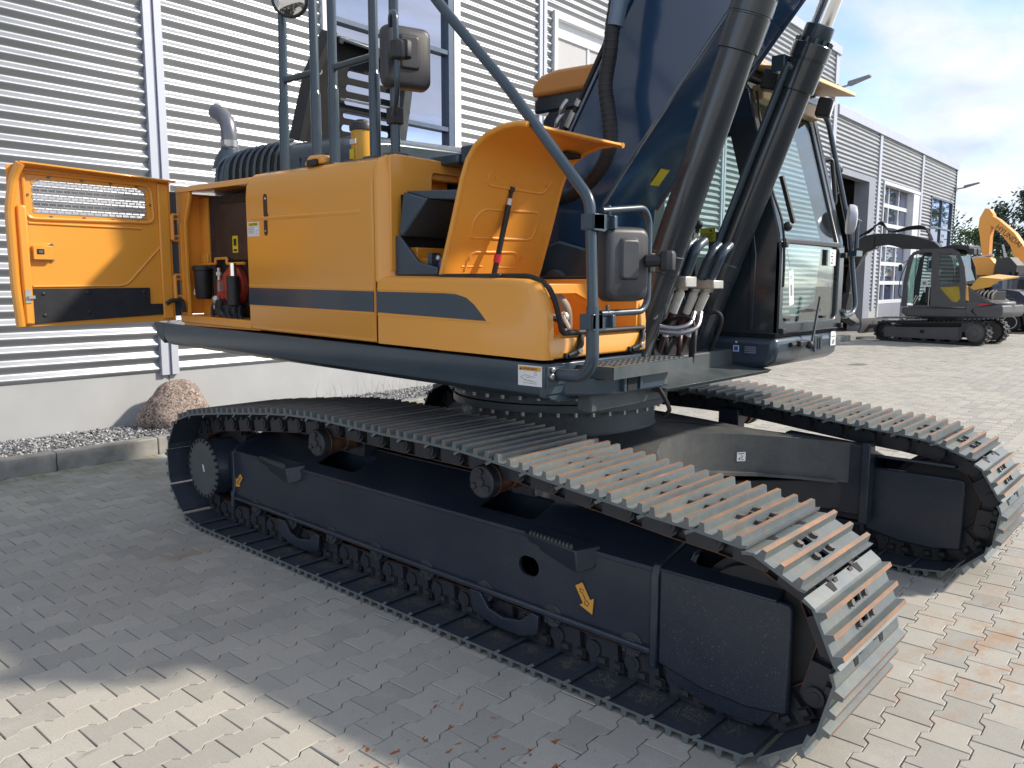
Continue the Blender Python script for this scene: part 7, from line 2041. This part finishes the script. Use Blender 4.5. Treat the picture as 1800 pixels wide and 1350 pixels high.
# boom and arm, hoses arching over
child(MB().prism([(0.10, 2.20), (0.55, 2.78), (0.93, 2.90), (1.45, 2.93), (1.75, 3.03), (2.00, 3.08), (2.30, 3.05), (2.42, 3.04), (2.42, 3.46), (1.56, 3.42), (0.96, 3.30), (0.40, 3.12), (-0.20, 2.60), (-0.3, 2.2)], 'y', -0.46, -0.18), 'boom', M['mdark'], mi, 0.02)
child(MB().prism([(0.1, 2.2), (-0.3, 2.2), (-0.5, 1.2), (0.5, 1.1), (0.45, 1.6)], 'y', -0.5, -0.15), 'boom_foot', M['mdark'], mi, 0.02)
child(MB().prism([(2.44, 3.02), (2.90, 2.78), (3.10, 2.36), (3.20, 1.98), (3.28, 1.45), (3.40, 1.45), (3.42, 1.90), (3.34, 2.50), (3.24, 2.90), (3.05, 3.26), (2.80, 3.40), (2.44, 3.46)], 'y', -0.44, -0.20), 'dipper_arm', M['mdark'], mi, 0.02)
child(MB().cyl((2.75, -0.32, 2.85), (3.12, -0.32, 2.25), 0.05, n=10).cyl((2.3, -0.32, 3.0), (2.78, -0.32, 2.86), 0.03, n=8), 'arm_cylinder', M['steel'], mi)
child(MB().prism([(3.16, 1.5), (3.40, 1.5), (3.62, 1.0), (3.45, 0.55), (3.05, 0.35), (2.85, 0.50), (3.1, 0.62), (3.28, 0.9)], 'y', -0.62, -0.02), 'bucket', M['mdark'], mi, 0.02)
hs_ = MB()
for k in range(4):
    y = -0.44 + 0.08 * k
    hs_.tube(spline([(0.55, y, 3.18), (0.75, y, 3.50 + 0.03 * k), (1.25, y, 3.56 + 0.02 * k), (1.9, y, 3.50), (2.2, y, 3.68 + 0.05 * k), (2.45, y, 3.78 - 0.03 * k), (2.75, y, 3.52), (3.1, y, 3.42 - 0.04 * k), (3.28, y, 3.05), (3.30, y, 2.7)], 6), 0.024, 6)
child(hs_, 'boom_hoses', M['rubber'], mi)

# ---- dark blue hatchback
def car(name, label, cat, loc, rz, body, k=1.0, van=False):
    t = thing(name, label, cat, loc, rz)
    W = 0.88 * k
    def S(p): return [(x * k, z * k) for x, z in p]
    low_ = S([(2.05, 0.30), (2.12, 0.50), (2.08, 0.72), (1.95, 0.80), (1.15, 0.93), (-1.75, 1.0), (-2.02, 0.95), (-2.10, 0.60), (-2.05, 0.32), (-1.72, 0.24)] + [(-1.36 + 0.36 * math.cos(R(180 - a)), 0.32 + 0.36 * math.sin(R(180 - a))) for a in range(10, 180, 20)] + [(-0.95, 0.22), (0.95, 0.22)] + [(1.32 + 0.36 * math.cos(R(180 - a)), 0.32 + 0.36 * math.sin(R(180 - a))) for a in range(10, 180, 20)] + [(1.72, 0.24)])
    # side panels carry the wheel arches; body joined across
    child(MB().prism(low_, 'y', -W, W), 'body', body, t, 0.05 * k)
    grn = S([(1.18, 0.92), (0.55, 1.33), (0.20, 1.43), (-1.15, 1.42), (-1.55, 1.36), (-1.98, 0.96)])
    wins = [S([(0.98, 0.98), (0.48, 1.30), (0.10, 1.355), (0.06, 0.98)]), S([(-0.02, 0.98), (0.02, 1.36), (-0.82, 1.36), (-0.92, 0.98)]), S([(-1.0, 0.98), (-0.90, 1.36), (-1.16, 1.35), (-1.55, 1.02)])]
    for s_ in (1, -1):
        child(MB().plate(grn, wins, 'y', s_ * (W - 0.06 * k), s_ * (W - 0.13 * k)), 'cabin_side', body, t, 0.01)
        for w_ in wins:
            child(MB().add([(x, s_ * (W - 0.09 * k), z) for x, z in w_], [list(range(len(w_)))]), 'side_window', M['carglass'], t, smooth=0)
    child(MB().prism(S([(0.50, 1.34), (0.20, 1.43), (-1.15, 1.42), (-1.52, 1.35), (-1.5, 1.31), (-1.15, 1.37), (0.2, 1.38), (0.48, 1.30)]), 'y', -W + 0.12 * k, W - 0.12 * k), 'roof', body, t, 0.01)
    child(MB().prism(S([(1.12, 0.95), (0.52, 1.33), (0.50, 1.30), (1.08, 0.93)]), 'y', -W + 0.16 * k, W - 0.16 * k), 'windscreen', M['carglass'], t)
    child(MB().prism(S([(-1.53, 1.35), (-1.95, 0.98), (-1.92, 0.96), (-1.50, 1.32)]), 'y', -W + 0.16 * k, W - 0.16 * k), 'rear_window', M['carglass'], t)
    for s_ in (1, -1):
        for wx in (1.32, -1.36):
            w = child(MB().lathe((wx * k, s_ * (W - 0.10 * k), 0.32 * k), (0, s_, 0), [(-0.10 * k, 0.22 * k), (-0.10 * k, 0.30 * k), (-0.07 * k, 0.32 * k), (0.08 * k, 0.32 * k), (0.105 * k, 0.30 * k), (0.105 * k, 0.22 * k)], 32), 'wheel', M['rubber'], t)
            rim = MB().lathe((wx * k, s_ * (W - 0.10 * k), 0.32 * k), (0, s_, 0), [(0.098 * k, 0.225 * k), (0.108 * k, 0.222 * k), (0.108 * k, 0.195 * k), (0.06 * k, 0.19 * k)], 32, closed=True)
            for q in range(5):
                a = R(72 * q + 18)
                d1 = Vector((math.cos(a), 0, math.sin(a))); d2 = Vector((-math.sin(a), 0, math.cos(a)))
                c0 = Vector((wx * k, s_ * (W + 0.002 * k), 0.32 * k))
                rim.add([c0 + d1 * 0.02 * k - d2 * 0.035 * k, c0 + d1 * 0.02 * k + d2 * 0.035 * k, c0 + d1 * 0.20 * k + d2 * 0.055 * k, c0 + d1 * 0.20 * k - d2 * 0.055 * k], [(0, 1, 2, 3)])
            child(rim, 'rim', M['alloy'], w)
            child(MB().cyl((wx * k, s_ * (W - 0.08 * k), 0.32 * k), (wx * k, s_ * (W - 0.07 * k), 0.32 * k), 0.19 * k, n=24), 'rim_well', M['dark'], w)
    child(MB().box((-2.12 * k, -0.82 * k, 0.70 * k), (-1.95 * k, -0.60 * k, 0.92 * k)).box((-2.12 * k, 0.60 * k, 0.70 * k), (-1.95 * k, 0.85 * k, 0.92 * k)), 'tail_light', M['redprint'], t, 0.02)
    child(MB().box((-1.7 * k, W - 0.004, 0.60 * k), (1.7 * k, W + 0.008, 0.66 * k)), 'side_trim', M['black'], t)
    return t
M['carglass'] = pane_mat('car_glass', (0.012, 0.020, 0.026), (0.5, 0.6, 0.7), 0.16)
M['alloy'] = plain('alloy_wheel', (0.62, 0.62, 0.64), 0.3, 0.6, 0.05)
M['navy'] = paint('navy_car_paint', (0.010, 0.018, 0.045), 0.2, 0.8, 0.06)
M['bluevan'] = paint('blue_van_paint', (0.045, 0.085, 0.20), 0.3, 0.5, 0.1)
e1 = Vector((-1.0, 0.10, 0)).normalized()
car('parked_car', 'dark blue hatchback with five spoke alloy wheels beside the compact excavator', 'car', (-5.02, 31.9, 0), math.atan2(e1.y, e1.x), M['navy'], 1.12)

# blue crew cab truck behind it
vt = thing('parked_truck', 'blue crew cab truck with roof beacon behind the dark hatchback', 'truck', (-5.0, 38.6, 0), math.atan2(0.05, -1.0))
cabw = [(2.3, 0.55), (2.35, 1.0), (2.2, 1.25), (1.5, 1.35), (0.95, 2.02), (0.75, 2.12), (-1.0, 2.12), (-1.08, 2.0), (-1.10, 0.55)]
wv = [[(1.42, 1.38), (0.93, 1.95), (0.36, 1.98), (0.34, 1.38)], [(0.20, 1.38), (0.22, 1.98), (-0.88, 1.98), (-0.92, 1.38)]]
for y0, y1 in ((0.92, 1.0), (-1.0, -0.92)):
    child(MB().plate(cabw, wv, 'y', y0, y1), 'cab_side', M['bluevan'], vt, 0.015)
    for w_ in wv:
        child(MB().add([(x, (y0 + y1) / 2, z) for x, z in w_], [list(range(len(w_)))]), 'side_window', M['carglass'], vt, smooth=0)
child(MB().prism([(0.95, 2.02), (0.75, 2.12), (-1.0, 2.12), (-1.08, 2.0), (-1.0, 2.06), (0.75, 2.06), (0.92, 1.97)], 'y', -0.92, 0.92).prism([(2.3, 0.55), (2.35, 1.0), (2.2, 1.25), (1.5, 1.35), (1.45, 0.55)], 'y', -0.92, 0.92).box((-1.10, -0.92, 0.55), (-1.04, 0.92, 1.4)), 'cab_shell', M['bluevan'], vt, 0.01)
child(MB().box((-3.4, -1.0, 0.75), (-1.2, 1.0, 0.85)).box((-3.4, 0.95, 0.85), (-1.2, 1.0, 1.25)).box((-3.4, -1.0, 0.85), (-1.2, -0.95, 1.25)).box((-3.4, -0.95, 0.85), (-3.35, 0.95, 1.25)), 'load_bed', M['mgrey'], vt)
child(MB().tube(smooth_path([(-1.15, 0.9, 0.85), (-1.25, 0.85, 2.2), (-1.25, -0.85, 2.2), (-1.15, -0.9, 0.85)], 0.1), 0.035, 8).tube([(-1.22, 0.88, 2.1), (-2.2, 0.95, 0.9)], 0.03, 8), 'load_rack', M['steel'], vt)
child(MB().box((-0.3, -0.6, 2.12), (0.1, 0.6, 2.17)).cyl((0.0, 0.5, 2.16), (0.0, 0.5, 2.34), 0.09, n=14).cyl((0.0, -0.5, 2.16), (0.0, -0.5, 2.34), 0.09, n=14), 'roof_beacon', M['dark'], vt)
for s_ in (1, -1):
    for wx in (1.55, -2.2):
        w = child(MB().lathe((wx, s_ * 0.88, 0.38), (0, s_, 0), [(-0.1, 0.24), (-0.1, 0.37), (0.1, 0.38), (0.12, 0.36), (0.12, 0.24)], 24), 'wheel', M['rubber'], vt)
        child(MB().cyl((wx, s_ * 0.88, 0.38), (wx, s_ * 0.97, 0.38), 0.23, n=20), 'rim', M['alloy'], w)
child(MB().box((-3.3, -0.4, 0.5), (2.2, 0.4, 0.75)), 'chassis', M['dark'], vt)

# ---- orange excavator behind, boom folded high
def dirs(az):
    return Vector((math.cos(az), math.sin(az), 0))
# machine axis runs to the left in the picture
oe = thing('orange_excavator', 'orange excavator with raised lettered boom far behind the parked cars', 'excavator', (-5.9, 50.4, 0), R(167))
def box_arm(poly, y0, y1, name, parent, mat, bev=0.04):
    return child(MB().prism(poly, 'y', y0, y1), name, mat, parent, bev)
box_arm([(0.3, 1.6), (0.9, 1.5), (1.15, 2.4), (1.22, 3.2), (1.55, 4.05), (2.1, 4.75), (2.9, 5.45), (2.95, 5.75), (2.7, 5.85), (2.3, 5.60), (1.35, 4.75), (0.72, 3.85), (0.42, 2.9)], -0.28, 0.28, 'boom', oe, M['farorange'])
box_arm([(2.62, 5.9), (2.85, 6.25), (3.10, 6.30), (3.38, 5.75), (3.42, 5.20), (3.28, 4.6), (3.10, 3.55), (2.98, 2.95), (2.72, 2.95), (2.70, 3.6), (2.72, 4.6), (2.62, 5.4)], -0.24, 0.24, 'dipper_arm', oe, M['farorange'])
child(MB().cyl((1.30, 0.33, 2.2), (1.75, 0.33, 3.6), 0.09, n=12).cyl((1.75, 0.33, 3.6), (1.9, 0.33, 4.1), 0.06, n=10), 'boom_cylinder', M['steel'], oe)
child(MB().cyl((3.30, 0.0, 4.9), (3.05, 0.0, 3.1), 0.07, n=12), 'bucket_cylinder', M['steel'], oe)
box_arm([(2.70, 3.05), (3.1, 3.05), (3.4, 2.5), (3.2, 1.9), (2.6, 1.75), (2.2, 2.05), (2.35, 2.25), (2.8, 2.5)], -0.55, 0.55, 'bucket', oe, M['mdark'], 0.02)
child(MB().box((-2.6, -1.4, 1.1), (1.1, 1.4, 1.75)).prism([(-2.6, 1.75), (-2.6, 2.5), (-0.4, 2.55), (-0.2, 1.75)], 'y', -1.4, 0.3), 'upper_body', M['farorange'], oe, 0.05)
child(MB().prism([(-0.4, 1.75), (-0.35, 3.0), (0.9, 3.05), (1.25, 2.4), (1.3, 1.75)], 'y', 0.4, 1.4), 'cab', M['farorange'], oe, 0.08)
child(MB().prism([(-0.2, 2.05), (-0.18, 2.85), (0.82, 2.88), (1.1, 2.35), (1.12, 2.05)], 'y', 1.39, 1.41), 'cab_window', M['carglass'], oe)
for s_ in (1, -1):
    trk = child(MB().prism([(1.9, 0.05), (2.15, 0.35), (2.15, 0.6), (1.9, 0.9), (-1.9, 0.9), (-2.15, 0.6), (-2.15, 0.35), (-1.9, 0.05)], 'y', s_ * 0.8, s_ * 1.4), 'crawler_track', M['mdark'], oe, 0.04)
child(MB().box((-0.8, -0.9, 0.5), (0.8, 0.9, 1.1)), 'undercarriage', M['mdark'], oe)
# the lettering on the boom
bd = Vector((-0.95, 0, -0.80)).normalized()
lt_ = text('lettering', 'HYUNDAI', 0.42, M['ink'], None, (0, 0, 0), (1, 0, 0), (0, 0, 1))
a0 = Vector((2.43, 0.29, 5.10)); rt_ = Vector((-0.755, 0, -0.655)).normalized(); upv = Vector((-0.655 * -1, 0, -0.755 * -1)).normalized()
upv = Vector((0.655, 0, -0.755)).normalized() * -1
nn_ = rt_.cross(upv)
mm = Matrix((rt_, upv, nn_)).transposed().to_4x4(); mm.translation = a0
lt_.matrix_basis = mm
lt_.parent = oe

# ---- second orange arm resting on a flatbed
fb = thing('flatbed_trailer', 'dark flatbed trailer parked between the compact excavator and the tall orange boom', 'trailer', (-6.9, 45.6, 0), R(168))
child(MB().box((-3.2, -1.2, 2.0), (2.2, 1.2, 2.22)).box((-3.0, -0.4, 1.2), (2.0, 0.4, 2.0)), 'deck', M['mdark'], fb)
for wx in (-2.2, -1.2, 1.0):
    for s_ in (1, -1):
        child(MB().cyl((wx, s_ * 0.8, 0.5), (wx, s_ * 1.15, 0.5), 0.5, n=20).box((wx - 0.1, s_ * 0.3, 0.5), (wx + 0.1, s_ * 0.8, 1.3)), 'wheel', M['rubber'], fb)
oa = thing('excavator_arm', 'short orange excavator arm with black bucket lying on the flatbed', 'excavator arm', HM @ Vector((0, 0, 0)), 0)
oa.matrix_basis = Matrix.Translation((-6.9, 45.6, 2.22)) @ Matrix.Rotation(R(168), 4, 'Z')
box_arm([(2.0, 0.02), (2.05, 0.75), (0.9, 1.05), (0.45, 0.98), (0.15, 0.6), (0.2, 0.02)], -0.3, 0.3, 'arm', oa, M['farorange'])
box_arm([(0.1, 0.02), (0.05, 0.9), (-0.6, 1.0), (-1.0, 0.55), (-0.95, 0.02)], -0.5, 0.5, 'bucket', oa, M['mdark'], 0.03)
child(MB().cyl((1.7, 0.0, 0.95), (0.4, 0.0, 1.12), 0.08, n=10), 'ram', M['steel'], oa)

# ---- orange machine standing inside the hall
hm_ = thing('hall_machine', 'orange cab of a loader standing in the dark hall doorway', 'loader', (-9.55, 30.4, 0.012), R(-40))
child(MB().plate([(-0.5, 1.85), (0.45, 1.85), (0.42, 2.45), (0.32, 2.55), (-0.42, 2.55), (-0.5, 2.45)], [[(-0.40, 1.9), (-0.05, 1.9), (-0.05, 2.45), (-0.38, 2.45)], [(0.03, 1.9), (0.37, 1.9), (0.33, 2.45), (0.03, 2.45)]], 'y', -0.50, -0.44).plate([(-0.5, 1.85), (0.45, 1.85), (0.42, 2.45), (0.32, 2.55), (-0.42, 2.55), (-0.5, 2.45)], [[(-0.40, 1.9), (0.35, 1.9), (0.33, 2.45), (-0.38, 2.45)]], 'y', 0.44, 0.50).box((-0.45, -0.48, 2.50), (0.38, 0.48, 2.58)), 'cab_frame', M['farorange'], hm_, 0.01)
child(MB().box((-0.42, -0.40, 1.85), (0.38, 0.40, 2.48)), 'cab_glass', M['carglass'], hm_)
child(MB().box((-0.30, -0.2, 2.60), (0.30, 0.2, 2.72)), 'roof_light', M['dark'], hm_)
child(MB().box((-0.55, -0.55, 0.55), (0.9, 0.55, 1.82)).box((-0.9, -0.5, 0.3), (0.9, 0.5, 0.9)), 'engine_housing', M['mgrey'], hm_, 0.05)
for wx in (-0.55, 0.6):
    for s_ in (1, -1):
        child(MB().lathe((wx, s_ * 0.6, 0.38), (0, s_, 0), [(-0.12, 0.2), (-0.12, 0.36), (0.12, 0.38), (0.13, 0.2)], 20), 'wheel', M['rubber'], hm_)
mb = MB()
for k in range(4):
    mb.tube(spline([(-0.4 + 0.2 * k, -0.56, 1.6), (-0.35 + 0.2 * k, -0.64, 1.25), (-0.3 + 0.2 * k, -0.58, 0.9)], 5), 0.03, 8)
child(mb, 'hoses', M['redprint'], hm_)

# ---- trees
ml_, nl_, ll_, bl_ = new_mat('leaves')
atl = nl_.new('ShaderNodeAttribute'); atl.attribute_name = 'rnd'
ll_.new(ramp(ml_.node_tree, atl.outputs['Fac'], [(0.0, (0.035, 0.065, 0.024)), (0.5, (0.065, 0.115, 0.036)), (1.0, (0.12, 0.17, 0.05))]), bl_.inputs['Base Color'])
bl_.inputs['Roughness'].default_value = 0.6; bl_.inputs['Specular IOR Level'].default_value = 0.25
ml2, nl2, ll2, bl2 = new_mat('needles')
atl = nl2.new('ShaderNodeAttribute'); atl.attribute_name = 'rnd'
ll2.new(ramp(ml2.node_tree, atl.outputs['Fac'], [(0.0, (0.030, 0.060, 0.042)), (0.6, (0.060, 0.100, 0.064)), (1.0, (0.105, 0.145, 0.082))]), bl2.inputs['Base Color'])
bl2.inputs['Roughness'].default_value = 0.65
M['bark'] = plain('bark', (0.09, 0.07, 0.05), 0.9, 0.0, 0.3, 6.0)
def tree(name, label, loc, h, w, conifer, seed, leaf=0.16, n_cl=80, per=44):
    t = thing(name, label, 'tree', loc, 0, 'trees behind the yard')
    rg_ = random.Random(seed)
    tb_ = MB().tube([(0, 0, -0.1), (0.05, 0.02, h * 0.3), (-0.03, 0.05, h * 0.6), (0, 0, h * 0.93)], 0.2, 8, radii=[h * 0.028, h * 0.022, h * 0.014, h * 0.004])
    cl = []
    for k in range(n_cl):
        tt = rg_.random() ** 0.85
        z = h * (0.18 + 0.80 * tt)
        if conifer:
            rmax = w * (1.05 - tt) ** 0.9
        else:
            rmax = w * math.sin(math.pi * (0.12 + 0.86 * tt)) ** 0.6
        rr_ = rmax * math.sqrt(rg_.uniform(0.08, 1.0))
        a = rg_.uniform(0, 6.283)
        c = Vector((rr_ * math.cos(a), rr_ * math.sin(a), z))
        cl.append((c, rmax))
        if k % 3 == 0:
            tb_.tube([(0, 0, max(0.3, z - rr_ * 0.5)), (c.x * 0.5, c.y * 0.5, z - rr_ * 0.12), c], 0.03, 5, radii=[h * 0.008, h * 0.005, h * 0.002])
    child(tb_, 'trunk', M['bark'], t)
    v, f_, r_ = [], [], []
    for c, rmax in cl:
        s_ = (0.16 + 0.22 * rg_.random()) * w
        tone = rg_.random()
        for q in range(per):
            d = Vector((rg_.gauss(0, 1), rg_.gauss(0, 1), rg_.gauss(0, 0.75))) * s_ * 0.55
            p = c + d
            if conifer: p.z -= 0.25 * math.hypot(d.x, d.y)
            n_ = Vector((rg_.gauss(0, 1), rg_.gauss(0, 1), rg_.gauss(0.5, 1))).normalized()
            t1 = n_.orthogonal().normalized(); t2 = n_.cross(t1)
            L_ = leaf * rg_.uniform(0.6, 1.3)
            k = len(v)
            v += [p - t1 * L_, p + t2 * L_ * 0.45, p + t1 * L_, p - t2 * L_ * 0.45]
            f_.append((k, k + 1, k + 2, k + 3))
            r_ += [min(1.0, max(0.0, tone * 0.6 + rg_.uniform(0, 0.4)))] * 4
    me = bpy.data.meshes.new('crown'); me.from_pydata([tuple(p) for p in v], [], f_)
    me.materials.append(ml2 if conifer else ml_)
    at2 = me.attributes.new('rnd', 'FLOAT', 'POINT'); at2.data.foreach_set('value', r_)
    o = bpy.data.objects.new('crown', me); COL.objects.link(o); o.parent = t
tree('pine_tree', 'dark conifer directly behind the raised orange boom', (-12.0, 70.5, 0), 8.3, 2.3, True, 1)
tree('pine_tree', 'tall conifer to the right of the raised orange boom', (-10.4, 72.0, 0), 9.4, 2.2, True, 2)
tree('pine_tree', 'conifer at the right edge behind the orange boom', (-8.3, 71.0, 0), 9.6, 2.4, True, 3)
tree('leafy_tree', 'low leafy tree left of the orange boom, above the flatbed', (-14.3, 74.0, 0), 6.3, 2.4, False, 4)
tree('leafy_tree', 'leafy tree peeping out behind the far corner of the low hall', (-14.6, 62.0, 0), 7.4, 2.6, False, 5)
tree('leafy_tree', 'leafy bush low behind the blue truck', (-10.4, 66.0, 0), 3.6, 2.8, False, 6)
tree('leafy_tree', 'broad tree across the yard mirrored in the end window of the low hall', (6.5, 96.0, 0), 13.0, 5.0, False, 7, 0.3)
